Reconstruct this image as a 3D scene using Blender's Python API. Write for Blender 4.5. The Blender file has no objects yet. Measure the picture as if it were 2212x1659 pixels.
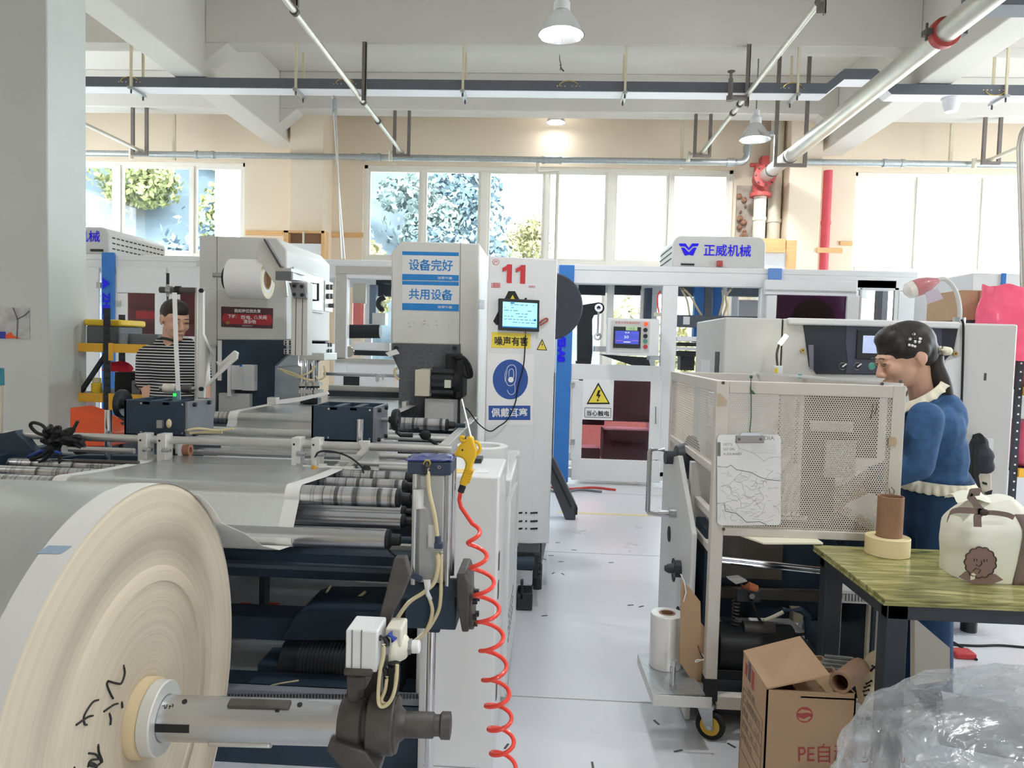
import bpy, bmesh, math, random
from math import sin, cos, pi, radians
from mathutils import Vector, Matrix, noise
scene = bpy.context.scene
COL = scene.collection
random.seed(7)

# ---------------------------------------------------------------- camera
F_PX, IMG_W, IMG_H, CAM_Z = 1600.0, 2212.0, 1659.0, 1.45
_dy = Vector((1188 - IMG_W / 2, IMG_H / 2 - 750, -F_PX)).normalized()
_d2 = Vector((2188 - IMG_W / 2, IMG_H / 2 - 777, -F_PX)).normalized()
_dz = _d2.cross(_dy).normalized()
if _dz.y < 0: _dz = -_dz
_dx = _dy.cross(_dz)
ROT = Matrix((_dx, _dy, _dz))            # camera axes -> room axes
cam_data = bpy.data.cameras.new('camera')
cam_data.sensor_fit = 'HORIZONTAL'; cam_data.sensor_width = 36.0
cam_data.lens = 36.0 * F_PX / IMG_W
cam_data.clip_start = 0.05; cam_data.clip_end = 400
cam = bpy.data.objects.new('camera', cam_data); COL.objects.link(cam)
M4 = ROT.to_4x4(); M4.translation = (0, 0, CAM_Z); cam.matrix_world = M4
scene.camera = cam

def ray(px, py): return ROT @ Vector((px - IMG_W / 2, IMG_H / 2 - py, -F_PX))
def PY(px, py, y):                        # point of the room at depth y seen at a pixel
    d = ray(px, py); return d * (y / d.y) + Vector((0, 0, CAM_Z))
def PZ(px, py, z):
    d = ray(px, py); return d * ((z - CAM_Z) / d.z) + Vector((0, 0, CAM_Z))
def PX(px, py, x):
    d = ray(px, py); return d * (x / d.x) + Vector((0, 0, CAM_Z))

# ---------------------------------------------------------------- world, light, exposure
world = bpy.data.worlds.new('daylight'); scene.world = world; world.use_nodes = True
wn, wl = world.node_tree.nodes, world.node_tree.links
bg = wn['Background']
tc = wn.new('ShaderNodeTexCoord'); sp = wn.new('ShaderNodeSeparateXYZ'); wl.new(tc.outputs['Generated'], sp.inputs[0])
rmp = wn.new('ShaderNodeValToRGB'); wl.new(sp.outputs['Z'], rmp.inputs[0])
rmp.color_ramp.elements[0].position = 0.0; rmp.color_ramp.elements[0].color = (0.56, 0.63, 0.68, 1)
rmp.color_ramp.elements[1].position = 0.35; rmp.color_ramp.elements[1].color = (0.84, 0.93, 1.0, 1)
wl.new(rmp.outputs[0], bg.inputs['Color']); bg.inputs['Strength'].default_value = 6.2
sun_d = bpy.data.lights.new('sun', 'SUN'); sun_d.energy = 1.6; sun_d.angle = 0.02; sun_d.color = (1, .95, .82)
sun = bpy.data.objects.new('sun', sun_d); COL.objects.link(sun); sun.rotation_euler = (radians(28), radians(22), 0)
scene.view_settings.view_transform = 'Standard'; scene.view_settings.look = 'None'
scene.view_settings.gamma = 1.0; scene.view_settings.use_curve_mapping = False
scene.view_settings.exposure = 1.02
scene.cycles.use_denoising = True
scene.cycles.max_bounces = 10; scene.cycles.diffuse_bounces = 6; scene.cycles.transparent_max_bounces = 24
scene.cycles.sample_clamp_indirect = 8.0

# ---------------------------------------------------------------- materials
def lin(c):
    c = c / 255.0
    return c / 12.92 if c <= 0.04045 else ((c + 0.055) / 1.055) ** 2.4
def rgb(r, g, b): return (lin(r), lin(g), lin(b), 1.0)
MATS = {}
def mat(name, col, rough=0.5, metal=0.0, var=0.06, scale=6.0, bump=0.0, bscale=80.0, trans=0.0, alpha=1.0, emit=None, estr=0.0, stretch=None, coat=0.0, ior=1.45, rvar=0.0):
    m = bpy.data.materials.new(name); m.use_nodes = True
    N, L = m.node_tree.nodes, m.node_tree.links
    b = N['Principled BSDF']
    c = rgb(*col); b.inputs['Base Color'].default_value = c
    b.inputs['Roughness'].default_value = rough; b.inputs['Metallic'].default_value = metal
    b.inputs['Transmission Weight'].default_value = trans; b.inputs['Alpha'].default_value = alpha
    b.inputs['Coat Weight'].default_value = coat; b.inputs['IOR'].default_value = ior
    if emit: b.inputs['Emission Color'].default_value = rgb(*emit); b.inputs['Emission Strength'].default_value = estr
    if var or bump or rvar:
        t = N.new('ShaderNodeTexCoord'); mp = N.new('ShaderNodeMapping'); L.new(t.outputs['Object'], mp.inputs[0])
        if stretch: mp.inputs['Scale'].default_value = stretch
        nz = N.new('ShaderNodeTexNoise'); nz.inputs['Scale'].default_value = scale; nz.inputs['Detail'].default_value = 5
        L.new(mp.outputs[0], nz.inputs['Vector'])
        if var:
            r = N.new('ShaderNodeValToRGB'); L.new(nz.outputs['Fac'], r.inputs[0])
            r.color_ramp.elements[0].position = .3; r.color_ramp.elements[1].position = .7
            r.color_ramp.elements[0].color = tuple(x * (1 - var) for x in c[:3]) + (1,)
            r.color_ramp.elements[1].color = tuple(min(1, x * (1 + var)) for x in c[:3]) + (1,)
            L.new(r.outputs[0], b.inputs['Base Color'])
        if rvar:
            mr = N.new('ShaderNodeMapRange'); L.new(nz.outputs['Fac'], mr.inputs[0])
            mr.inputs[1].default_value = .3; mr.inputs[2].default_value = .7
            mr.inputs[3].default_value = max(.02, rough - rvar); mr.inputs[4].default_value = rough + rvar
            L.new(mr.outputs[0], b.inputs['Roughness'])
        if bump:
            n2 = N.new('ShaderNodeTexNoise'); n2.inputs['Scale'].default_value = bscale; L.new(mp.outputs[0], n2.inputs['Vector'])
            bp = N.new('ShaderNodeBump'); bp.inputs['Strength'].default_value = bump; bp.inputs['Distance'].default_value = .01
            L.new(n2.outputs['Fac'], bp.inputs['Height']); L.new(bp.outputs[0], b.inputs['Normal'])
    MATS[name] = m; return m
def nodes(m): return m.node_tree.nodes, m.node_tree.links, m.node_tree.nodes['Principled BSDF']

wall_m = mat('wall_paint', (234, 218, 196), .85, var=.03, scale=1.2, bump=.05, bscale=40)
beam_m = mat('beam_paint', (214, 210, 203), .85, var=.03, scale=1.0, bump=.05, bscale=30)
colm_m = mat('column_paint', (208, 212, 208), .8, var=.03, scale=2, bump=.05, bscale=40)
frame_m = mat('window_frame', (236, 232, 222), .4, var=.02)
glass_m = mat('window_glass', (255, 255, 255), 0.0, var=0, trans=1.0, ior=1.01)
machine_m = mat('machine_grey', (205, 205, 203), .45, var=.025, scale=3)
machine_w = mat('machine_white', (226, 227, 228), .4, var=.02, scale=3)
press_m = mat('press_grey', (206, 207, 204), .5, var=.04, scale=4, bump=.03, bscale=120)
cart_m = mat('cart_paint', (204, 198, 190), .5, var=.05, scale=8)
cream_m = mat('cream_paint', (216, 210, 192), .5, var=.04, scale=8)
dark_m = mat('hazed_dark', (52, 57, 65), .5, var=.12, scale=7)  # grey-blue lift of black parts stands in for veiling haze
deep_m = mat('hazed_black', (44, 60, 76), .55, var=.15, scale=5)  # black machine parts with hazy glare painted in as blue
black_m = mat('black_plastic', (36, 38, 42), .45, var=.08)
rubber_m = mat('black_rubber', (30, 31, 33), .7, var=.1)
iron_m = mat('dark_iron', (92, 88, 86), .55, .5, var=.15, scale=20)
cast_m = mat('cast_iron', (84, 80, 78), .5, .4, var=.2, scale=25, bump=.1, bscale=60)
steel_m = mat('steel', (196, 198, 202), .27, .9, var=.03, scale=12)
chrome_m = mat('chrome', (215, 216, 220), .12, 1.0, var=.02)
alu_m = mat('aluminium', (205, 205, 203), .4, .75, var=.04, scale=10)
alup_m = mat('aluminium_plate', (216, 216, 212), .45, .35, var=.04, scale=14)
galv_m = mat('galvanised', (178, 184, 186), .35, .7, var=.12, scale=30)
silver_m = mat('silver_pipe', (200, 196, 188), .38, .65, var=.05, scale=6)
hang_m = mat('hanger_steel', (122, 114, 110), .6, .3, var=.12, scale=20)
rod_m = mat('hanger_rod', (222, 212, 186), .5, .2, var=.05)
tray_m = mat('tray_grey', (98, 102, 110), .5, var=.05)
trayb_m = mat('tray_white', (232, 231, 236), .5, var=.02)
red_m = mat('red_paint', (186, 58, 62), .5, var=.1)
redv_m = mat('red_valve', (176, 74, 70), .5, var=.2, scale=25)
pink_m = mat('red_pipe', (206, 84, 98), .5, var=.05)
blue_m = mat('blue_paint', (52, 120, 196), .45, var=.04)
ink_m = mat('blue_letter', (24, 6, 236), .6, var=0)
signb_m = mat('sign_blue', (44, 138, 214), .5, var=.06, scale=20)
signd_m = mat('sign_navy', (44, 84, 160), .5, var=.03)
white_m = mat('white_sheet', (236, 236, 236), .6, var=.02)
paper_m = mat('white_paper', (232, 230, 224), .8, var=.03)
yellow_m = mat('yellow_paint', (236, 200, 56), .45, var=.05)
signy_m = mat('sign_yellow', (236, 214, 76), .5, var=.03)
rack_y = mat('rack_yellow', (240, 184, 64), .45, var=.05)
ink_k = mat('ink_black', (34, 34, 36), .6, var=0)
ink_w = mat('ink_white', (240, 240, 240), .6, var=0)
ink_r = mat('ink_red', (206, 62, 66), .6, var=.03)
ink_g = mat('ink_grey', (120, 120, 118), .7, var=0)
wood_m = mat('pale_wood', (222, 178, 124), .6, var=.12, scale=6, stretch=(1, 1, 9))
card_m = mat('cardboard', (176, 146, 116), .85, var=.05, scale=9, bump=.05, bscale=60)
core_m = mat('core_board', (150, 116, 92), .85, var=.05, scale=30)
tint_m = mat('red_tinted_acrylic', (150, 60, 66), .08, var=0, trans=.9, ior=1.1, alpha=1)
purple_m = mat('purple_tinted_acrylic', (140, 90, 150), .08, var=0, trans=.85, ior=1.1)
tube_m = mat('air_tube', (214, 200, 160), .3, var=.04, coat=.3)
hose_m = mat('red_hose', (246, 76, 62), .35, var=.03, coat=.3)
gun_m = mat('yellow_gun', (238, 192, 44), .4, var=.03)
orange_m = mat('orange_cover', (238, 96, 52), .5, var=.05)
skin_m = mat('skin', (216, 172, 148), .55, var=.05, scale=12)
hair_m = mat('hair', (42, 36, 34), .5, var=.25, scale=40, stretch=(1, 1, .15))
denim_m = mat('denim', (56, 92, 136), .85, var=.2, scale=34, bump=.15, bscale=200)
denim_d = mat('denim_trousers', (40, 70, 106), .85, var=.15, scale=10, bump=.15, bscale=200)
lace_m = mat('cream_cotton', (232, 226, 204), .8, var=.04)
trouser_m = mat('dark_trousers', (48, 50, 60), .85, var=.08)
bulb_m = mat('led_bulb', (255, 255, 255), .4, var=0, emit=(255, 255, 255), estr=12)
led_m = mat('led_tube', (255, 255, 240), .4, var=0, emit=(255, 253, 200), estr=5)
refl_m = mat('lamp_reflector', (226, 228, 230), .18, .9, var=.02)
screen_m = mat('lit_screen', (150, 205, 226), .3, var=0, emit=(140, 205, 228), estr=.55)
screen_b = mat('blue_screen', (60, 70, 170), .3, var=.25, scale=14, emit=(56, 70, 180), estr=.35)
green_m = mat('green_button', (76, 150, 128), .4, var=0)
greenl_m = mat('green_led', (30, 240, 60), .4, var=0, emit=(30, 240, 60), estr=1.5)
orangel_m = mat('orange_button', (246, 90, 48), .4, var=0, emit=(246, 90, 48), estr=.3)
film_m = mat('film_roll', (226, 224, 220), .22, .25, var=.05, stretch=(1, 1, .05), scale=14, coat=.5)
bagw_m = mat('bag_white', (236, 236, 222), .7, var=.02, bump=.1, bscale=14)
bagb_m = mat('bag_brown', (128, 110, 104), .75, var=.06, bump=.1, bscale=14)
pinkbag_m = mat('pink_bag', (250, 96, 130), .3, var=.12, scale=9, coat=.3, bump=.3, bscale=20)
tape_m = mat('masking_tape', (232, 214, 168), .5, var=.05, stretch=(1, 1, 20), scale=6)
brass_m = mat('brass', (206, 180, 110), .3, .8, var=.05)
amber_m = mat('amber_sensor', (206, 150, 56), .35, var=.03)
teal_m = mat('teal_plastic', (58, 140, 156), .5, var=.03)
bgrey_m = mat('bin_grey', (108, 112, 118), .6, var=.05)

# wound paper end face: fine concentric rings
ring_m = mat('paper_roll_edge', (200, 188, 166), .8, var=0)
N, L, B = nodes(ring_m)
t = N.new('ShaderNodeTexCoord'); s = N.new('ShaderNodeSeparateXYZ'); L.new(t.outputs['Object'], s.inputs[0])
cmb = N.new('ShaderNodeCombineXYZ'); L.new(s.outputs['Y'], cmb.inputs[0]); L.new(s.outputs['Z'], cmb.inputs[1])
ln = N.new('ShaderNodeVectorMath'); ln.operation = 'LENGTH'; L.new(cmb.outputs[0], ln.inputs[0])
nz = N.new('ShaderNodeTexNoise'); nz.noise_dimensions = '1D'; nz.inputs['Scale'].default_value = 70; nz.inputs['Detail'].default_value = 8; nz.inputs['Roughness'].default_value = .75
L.new(ln.outputs['Value'], nz.inputs['W'])
r = N.new('ShaderNodeValToRGB'); L.new(nz.outputs['Fac'], r.inputs[0])
r.color_ramp.elements[0].position = .25; r.color_ramp.elements[0].color = rgb(192, 179, 157)
r.color_ramp.elements[1].position = .6; r.color_ramp.elements[1].color = rgb(205, 193, 172)
L.new(r.outputs[0], B.inputs['Base Color'])
bp = N.new('ShaderNodeBump'); bp.inputs['Strength'].default_value = .35; bp.inputs['Distance'].default_value = .004
L.new(nz.outputs['Fac'], bp.inputs['Height']); L.new(bp.outputs[0], B.inputs['Normal'])

foil_m = mat('silver_foil', (206, 208, 208), .3, .8, var=.03, scale=5, stretch=(6, 1, 1), bump=.03, bscale=9)
margin_m = mat('white_margin', (214, 213, 210), .6, var=.02)

# dirty roller: steel with dark bands around the circumference
roller_m = mat('dirty_roller', (196, 197, 200), .25, .85, var=0)
N, L, B = nodes(roller_m)
t = N.new('ShaderNodeTexCoord'); s = N.new('ShaderNodeSeparateXYZ'); L.new(t.outputs['Object'], s.inputs[0])
nz = N.new('ShaderNodeTexNoise'); nz.noise_dimensions = '1D'; nz.inputs['Scale'].default_value = 26; nz.inputs['Detail'].default_value = 6; nz.inputs['Roughness'].default_value = .7
L.new(s.outputs['X'], nz.inputs['W'])
r = N.new('ShaderNodeValToRGB'); L.new(nz.outputs['Fac'], r.inputs[0])
r.color_ramp.elements[0].position = .36; r.color_ramp.elements[0].color = rgb(104, 106, 110)
r.color_ramp.elements[1].position = .5; r.color_ramp.elements[1].color = rgb(212, 213, 216)
L.new(r.outputs[0], B.inputs['Base Color'])

# striped shirt
stripe_m = mat('striped_shirt', (34, 34, 38), .85, var=0)
N, L, B = nodes(stripe_m)
t = N.new('ShaderNodeTexCoord'); wv = N.new('ShaderNodeTexWave'); wv.bands_direction = 'Z'; wv.inputs['Scale'].default_value = 17.5
wv.inputs['Distortion'].default_value = .6; wv.inputs['Detail'].default_value = 1; wv.inputs['Detail Scale'].default_value = .25
L.new(t.outputs['Object'], wv.inputs['Vector'])
r = N.new('ShaderNodeValToRGB'); r.color_ramp.interpolation = 'CONSTANT'; L.new(wv.outputs['Fac'], r.inputs[0])
r.color_ramp.elements[0].color = rgb(36, 37, 42); r.color_ramp.elements[1].position = .78; r.color_ramp.elements[1].color = rgb(222, 222, 222)
L.new(r.outputs[0], B.inputs['Base Color'])

# polished floor
floor_m = mat('floor_epoxy', (212, 214, 219), .3, var=.02, scale=.7, rvar=.05)
# green stone-look board
board_m = mat('green_stone_board', (160, 158, 104), .22, var=0)
N, L, B = nodes(board_m)
t = N.new('ShaderNodeTexCoord'); mp = N.new('ShaderNodeMapping'); mp.inputs['Scale'].default_value = (1.5, 9, 9); L.new(t.outputs['Object'], mp.inputs[0])
nz = N.new('ShaderNodeTexNoise'); nz.inputs['Scale'].default_value = 3.2; nz.inputs['Detail'].default_value = 9; nz.inputs['Distortion'].default_value = 1.2; L.new(mp.outputs[0], nz.inputs['Vector'])
r = N.new('ShaderNodeValToRGB'); L.new(nz.outputs['Fac'], r.inputs[0])
e = r.color_ramp.elements; e[0].position = .3; e[0].color = rgb(98, 102, 66); e[1].position = .7; e[1].color = rgb(196, 190, 134)
x = e.new(.5); x.color = rgb(150, 146, 92)
L.new(r.outputs[0], B.inputs['Base Color'])
# foliage seen through the windows, pale blue haze painted into some leaf colours
leaf_ms = []
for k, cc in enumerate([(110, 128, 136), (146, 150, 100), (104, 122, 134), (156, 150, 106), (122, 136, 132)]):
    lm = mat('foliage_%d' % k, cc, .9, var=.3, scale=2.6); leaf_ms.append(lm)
hill_m = mat('hill_hazed', (78, 90, 98), .9, var=.3, scale=.4)  # hillside colour turned blue-grey to stand in for distance haze

# ---------------------------------------------------------------- objects
def tag(o, label=None, cat=None, group=None, kind=None):
    if label: o['label'] = label
    if cat: o['category'] = cat
    if group: o['group'] = group
    if kind: o['kind'] = kind
    return o
WM = {}
def thing(name, label, cat, loc=(0, 0, 0), rotz=0.0, group=None, kind=None):
    o = bpy.data.objects.new(name, None); COL.objects.link(o); o.empty_display_size = .05
    o.location = loc; o.rotation_euler = (0, 0, rotz)
    WM[o.name] = Matrix.Translation(loc) @ Matrix.Rotation(rotz, 4, 'Z')
    return tag(o, label, cat, group, kind)
def V(*a): return Vector(a[0]) if len(a) == 1 else Vector(a)

SPLIT = set('bolt clamp_bolt strut coupling grey_plate dark_header inner_post blue_lift drive_box hinge levelling_foot screw knob latch joint_bolt pipe_collar pipe_ring cross_rail nut dark_works steel_slide lower_frame_bar inner_rail panel_seam flange_bolt bracket_bolt roller_axle open_flap'.split())
class MB:
    def __init__(s): s.v = []; s.f = []; s.mi = []; s.cur = 0; s.k = []
    def m(s, i): s.cur = i; return s
    def add(s, vs, fs):
        n = len(s.v); s.k.append((n, len(s.f))); s.v += [Vector(p) for p in vs]
        s.f += [[n + i for i in f] for f in fs]; s.mi += [s.cur] * len(fs); return s
    def box(s, x0, x1, y0, y1, z0, z1):
        return s.add([(x0, y0, z0), (x1, y0, z0), (x1, y1, z0), (x0, y1, z0), (x0, y0, z1), (x1, y0, z1), (x1, y1, z1), (x0, y1, z1)],
                     [(0, 3, 2, 1), (4, 5, 6, 7), (0, 1, 5, 4), (1, 2, 6, 5), (2, 3, 7, 6), (3, 0, 4, 7)])
    def obox(s, c, ux, uy, uz):           # centre and half axis vectors
        c, ux, uy, uz = V(c), V(ux), V(uy), V(uz)
        p = [c + a * ux + b * uy + d * uz for d in (-1, 1) for a, b in ((-1, -1), (1, -1), (1, 1), (-1, 1))]
        return s.add(p, [(0, 3, 2, 1), (4, 5, 6, 7), (0, 1, 5, 4), (1, 2, 6, 5), (2, 3, 7, 6), (3, 0, 4, 7)])
    def bar(s, a, b, w, h=None, up=(0, 0, 1)):   # rectangular bar between two points
        a, b = V(a), V(b); d = (b - a).normalized(); h = h or w; up = V(up)
        if abs(d.dot(up)) > .95: up = V(0, 1, 0)
        r = d.cross(up).normalized(); u = r.cross(d)
        return s.obox((a + b) / 2, (b - a) / 2, r * w / 2, u * h / 2)
    def frame_of(s, d):
        d = V(d).normalized(); a = V(0, 0, 1) if abs(d.z) < .9 else V(1, 0, 0)
        r = d.cross(a).normalized(); return r, r.cross(d)
    def cyl(s, a, b, r0, r1=None, n=20, caps=True, hole=0):
        a, b = V(a), V(b); r1 = r0 if r1 is None else r1; u, w = s.frame_of(b - a)
        ring = lambda c, r: [c + u * (r * cos(2 * pi * i / n)) + w * (r * sin(2 * pi * i / n)) for i in range(n)]
        vs = ring(a, r0) + ring(b, r1)
        fs = [(i, (i + 1) % n, n + (i + 1) % n, n + i) for i in range(n)]
        if hole:
            vs += ring(a, hole) + ring(b, hole)
            fs += [(2 * n + (i + 1) % n, 2 * n + i, 3 * n + i, 3 * n + (i + 1) % n) for i in range(n)]
            fs += [((i + 1) % n, i, 2 * n + i, 2 * n + (i + 1) % n) for i in range(n)]
            fs += [(n + i, n + (i + 1) % n, 3 * n + (i + 1) % n, 3 * n + i) for i in range(n)]
        elif caps: fs += [tuple(range(n - 1, -1, -1)), tuple(range(n, 2 * n))]
        return s.add(vs, fs)
    def lathe(s, prof, o, ax=(0, 0, 1), n=28, caps=True):   # prof: (radius, distance along the axis)
        o, ax = V(o), V(ax).normalized(); u, w = s.frame_of(ax); vs = []; fs = []
        for r, t in prof: vs += [o + ax * t + u * (r * cos(2 * pi * i / n)) + w * (r * sin(2 * pi * i / n)) for i in range(n)]
        for k in range(len(prof) - 1):
            fs += [(k * n + i, k * n + (i + 1) % n, (k + 1) * n + (i + 1) % n, (k + 1) * n + i) for i in range(n)]
        if caps and prof[0][0] > 1e-5: fs.append(tuple(range(n - 1, -1, -1)))
        if caps and prof[-1][0] > 1e-5: fs.append(tuple(range((len(prof) - 1) * n, len(prof) * n)))
        return s.add(vs, fs)
    def tube(s, pts, r, n=8, closed=False):
        pts = [V(p) for p in pts]; vs = []; fs = []; K = len(pts); u = None
        for k, p in enumerate(pts):
            d = (pts[min(k + 1, K - 1)] - pts[max(k - 1, 0)]).normalized()
            if u is None: u, w = s.frame_of(d)
            else:
                u = (u - d * u.dot(d)).normalized(); w = u.cross(d) * -1
                w = d.cross(u)
            rr = r[k] if isinstance(r, (list, tuple)) else r
            vs += [p + u * (rr * cos(2 * pi * i / n)) + w * (rr * sin(2 * pi * i / n)) for i in range(n)]
        for k in range(K - 1):
            fs += [(k * n + i, k * n + (i + 1) % n, (k + 1) * n + (i + 1) % n, (k + 1) * n + i) for i in range(n)]
        fs += [tuple(range(n - 1, -1, -1)), tuple(range((K - 1) * n, K * n))]
        return s.add(vs, fs)
    def ribbon(s, pts, side, t=.001):      # strip following pts, side = half width vector, with thickness
        pts = [V(p) for p in pts]; side = V(side); K = len(pts); vs = []
        for k, p in enumerate(pts):
            d = (pts[min(k + 1, K - 1)] - pts[max(k - 1, 0)]).normalized(); nn = d.cross(side).normalized() * t / 2
            vs += [p - side - nn, p + side - nn, p + side + nn, p - side + nn]
        fs = []
        for k in range(K - 1):
            for i in range(4): fs.append((4 * k + i, 4 * k + (i + 1) % 4, 4 * k + 4 + (i + 1) % 4, 4 * k + 4 + i))
        fs += [(3, 2, 1, 0), tuple(4 * (K - 1) + i for i in range(4))]
        return s.add(vs, fs)
    def prism(s, poly, d):                 # 3-D polygon extruded along d
        d = V(d); n = len(poly); a = [V(p) for p in poly]; b = [p + d for p in a]
        nrm = sum(((a[i] - a[0]).cross(a[(i + 1) % n] - a[0]) for i in range(n)), V(0, 0, 0))
        if nrm.dot(d) > 0: a.reverse(); b.reverse()
        return s.add(a + b, [tuple(range(n)), tuple(range(2 * n - 1, n - 1, -1))] + [(i, n + i, n + (i + 1) % n, (i + 1) % n) for i in range(n)])
    def pxz(s, pts, y0, y1): return s.prism([(x, y0, z) for x, z in pts], (0, y1 - y0, 0))
    def pyz(s, pts, x0, x1): return s.prism([(x0, y, z) for y, z in pts], (x1 - x0, 0, 0))
    def pxy(s, pts, z0, z1): return s.prism([(x, y, z0) for x, y in pts], (0, 0, z1 - z0))
    def ball(s, c, rx, ry=None, rz=None, n=14, rot=None):
        ry = ry or rx; rz = rz or rx; c = V(c); vs = []; m2 = max(6, n // 2 + 1); fs = []
        for j in range(1, m2):
            t = pi * j / m2
            for i in range(n):
                a = 2 * pi * i / n; p = V(rx * sin(t) * cos(a), ry * sin(t) * sin(a), rz * cos(t))
                vs.append(c + (rot @ p if rot else p))
        top, bot = V(0, 0, rz), V(0, 0, -rz)
        vs += [c + (rot @ top if rot else top), c + (rot @ bot if rot else bot)]; T, Bm = len(vs) - 2, len(vs) - 1
        for j in range(m2 - 2): fs += [(j * n + i, (j + 1) * n + i, (j + 1) * n + (i + 1) % n, j * n + (i + 1) % n) for i in range(n)]
        fs += [(T, i, (i + 1) % n) for i in range(n)] + [(Bm, (m2 - 2) * n + (i + 1) % n, (m2 - 2) * n + i) for i in range(n)]
        return s.add(vs, fs)
    def cap(s, a, b, r0, r1, n=12):        # tapered capsule for bodies
        s.cyl(a, b, r0, r1, n); s.ball(a, r0, n=n); s.ball(b, r1, n=n); return s
    def grid(s, fn, nu, nv):
        vs = [fn(i / nu, j / nv) for j in range(nv + 1) for i in range(nu + 1)]
        fs = [(j * (nu + 1) + i, j * (nu + 1) + i + 1, (j + 1) * (nu + 1) + i + 1, (j + 1) * (nu + 1) + i) for j in range(nv) for i in range(nu)]
        return s.add(vs, fs)
    def build(s, name, mats, parent=None, bevel=0, local=False, smooth=True, ang=35, label=None, seg=2):
        if parent is not None and name in SPLIT and len(s.k) > 1:     # every bolt, post or bracket a mesh of its own
            for (v0, f0), (v1, f1) in zip(s.k, s.k[1:] + [(len(s.v), len(s.f))]):
                q = MB(); q.add(s.v[v0:v1], [[i - v0 for i in f] for f in s.f[f0:f1]]); o = q.build(name, mats, parent, bevel, local, smooth, ang, label, seg)
            return o
        me = bpy.data.meshes.new(name)
        inv = WM[parent.name].inverted() if (parent is not None and not local) else None
        vs = [inv @ p for p in s.v] if inv is not None else s.v
        org = None
        if parent is None and not local and vs:     # origin at the base of a single-mesh thing
            lo = [min(p[i] for p in vs) for i in range(3)]; hi = [max(p[i] for p in vs) for i in range(3)]
            org = V((lo[0] + hi[0]) / 2, (lo[1] + hi[1]) / 2, lo[2]); vs = [p - org for p in vs]
        me.from_pydata([tuple(p) for p in vs], [], s.f)
        if not isinstance(mats, (list, tuple)): mats = [mats]
        for m in mats: me.materials.append(m)
        if len(mats) > 1: me.polygons.foreach_set('material_index', s.mi)
        if smooth:
            me.polygons.foreach_set('use_smooth', [True] * len(me.polygons)); me.set_sharp_from_angle(angle=radians(ang))
        me.update()
        o = bpy.data.objects.new(name, me); COL.objects.link(o)
        if parent is not None: o.parent = parent; WM[o.name] = WM[parent.name].copy()
        else:
            if org is not None: o.location = org
            WM[o.name] = Matrix.Translation(org) if org is not None else Matrix()
        if bevel:
            b = o.modifiers.new('soft_edges', 'BEVEL'); b.width = bevel; b.segments = seg; b.limit_method = 'ANGLE'; b.angle_limit = radians(40)
        if label: o['label'] = label
        return o
def struct(o): o['kind'] = 'structure'; return o
def copy_tree(o, loc=None, rotz=None, parent=None, label=None):
    c = o.copy(); COL.objects.link(c)
    if parent: c.parent = parent
    if loc is not None: c.location = loc
    if rotz is not None: c.rotation_euler = (0, 0, rotz)
    if label: c['label'] = label
    for ch in list(o.children): copy_tree(ch, parent=c)
    return c

def text(s, name, m, parent, o, right, up, size, width=None, bold=0.0, align='LEFT', depth=.0006):
    """lettering on a surface: o = anchor (baseline), right/up = directions, size = letter height"""
    cu = bpy.data.curves.new(name, 'FONT'); cu.body = s; cu.size = 1.0; cu.resolution_u = 3; cu.align_x = align; cu.offset = bold
    cu.extrude = 0.0
    tmp = bpy.data.objects.new('tmp', cu); COL.objects.link(tmp)
    me = bpy.data.meshes.new_from_object(tmp.evaluated_get(bpy.context.evaluated_depsgraph_get()))
    bpy.data.objects.remove(tmp); bpy.data.curves.remove(cu)
    vs = [v.co.copy() for v in me.vertices]; fs = [tuple(p.vertices) for p in me.polygons]
    bpy.data.meshes.remove(me)
    if not vs: return None
    x0, x1 = min(v.x for v in vs), max(v.x for v in vs); y0, y1 = min(v.y for v in vs), max(v.y for v in vs)
    k = size / (y1 - y0); kx = (width / (x1 - x0)) if width else k
    right, up = V(right).normalized(), V(up).normalized(); nn = right.cross(up)
    ax = {'LEFT': x0, 'CENTER': (x0 + x1) / 2, 'RIGHT': x1}[align]
    b = MB(); b.add([V(o) + right * ((v.x - ax) * kx) + up * ((v.y - y0) * k) + nn * depth for v in vs], fs)
    return b.build(name, m, parent, smooth=False)
def blob(name, mb, m, parent, voxel=.008, it=4):
    """one continuous organic surface from overlapping volumes"""
    o = mb.build(name, m, parent)
    r = o.modifiers.new('skin', 'REMESH'); r.mode = 'VOXEL'; r.voxel_size = voxel; r.use_smooth_shade = True
    s = o.modifiers.new('smooth', 'SMOOTH'); s.factor = .5; s.iterations = it
    me = bpy.data.meshes.new_from_object(o.evaluated_get(bpy.context.evaluated_depsgraph_get()))
    o.modifiers.clear(); o.data = me; me.name = name
    if not me.materials: me.materials.append(m)
    me.polygons.foreach_set('use_smooth', [True] * len(me.polygons))
    return o
def spline(pts, n=8):
    pts = [V(p) for p in pts]; out = []
    P = [pts[0] * 2 - pts[1]] + pts + [pts[-1] * 2 - pts[-2]]
    for i in range(1, len(P) - 2):
        for k in range(n):
            t = k / n; a, b, c, d = P[i - 1], P[i], P[i + 1], P[i + 2]
            out.append(.5 * ((2 * b) + (c - a) * t + (2 * a - 5 * b + 4 * c - d) * t * t + (3 * b - a - 3 * c + d) * t ** 3))
    out.append(pts[-1]); return out
def bx(b, px0, px1, py0, py1, y0, y1):     # box whose front face fills a pixel rectangle at depth y0
    a, c = PY(px0, (py0 + py1) / 2, y0), PY(px1, (py0 + py1) / 2, y0)
    xm = (px0 + px1) / 2; t, d = PY(xm, py0, y0), PY(xm, py1, y0)
    return b.box(a.x, c.x, y0, y1, d.z, t.z)
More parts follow.
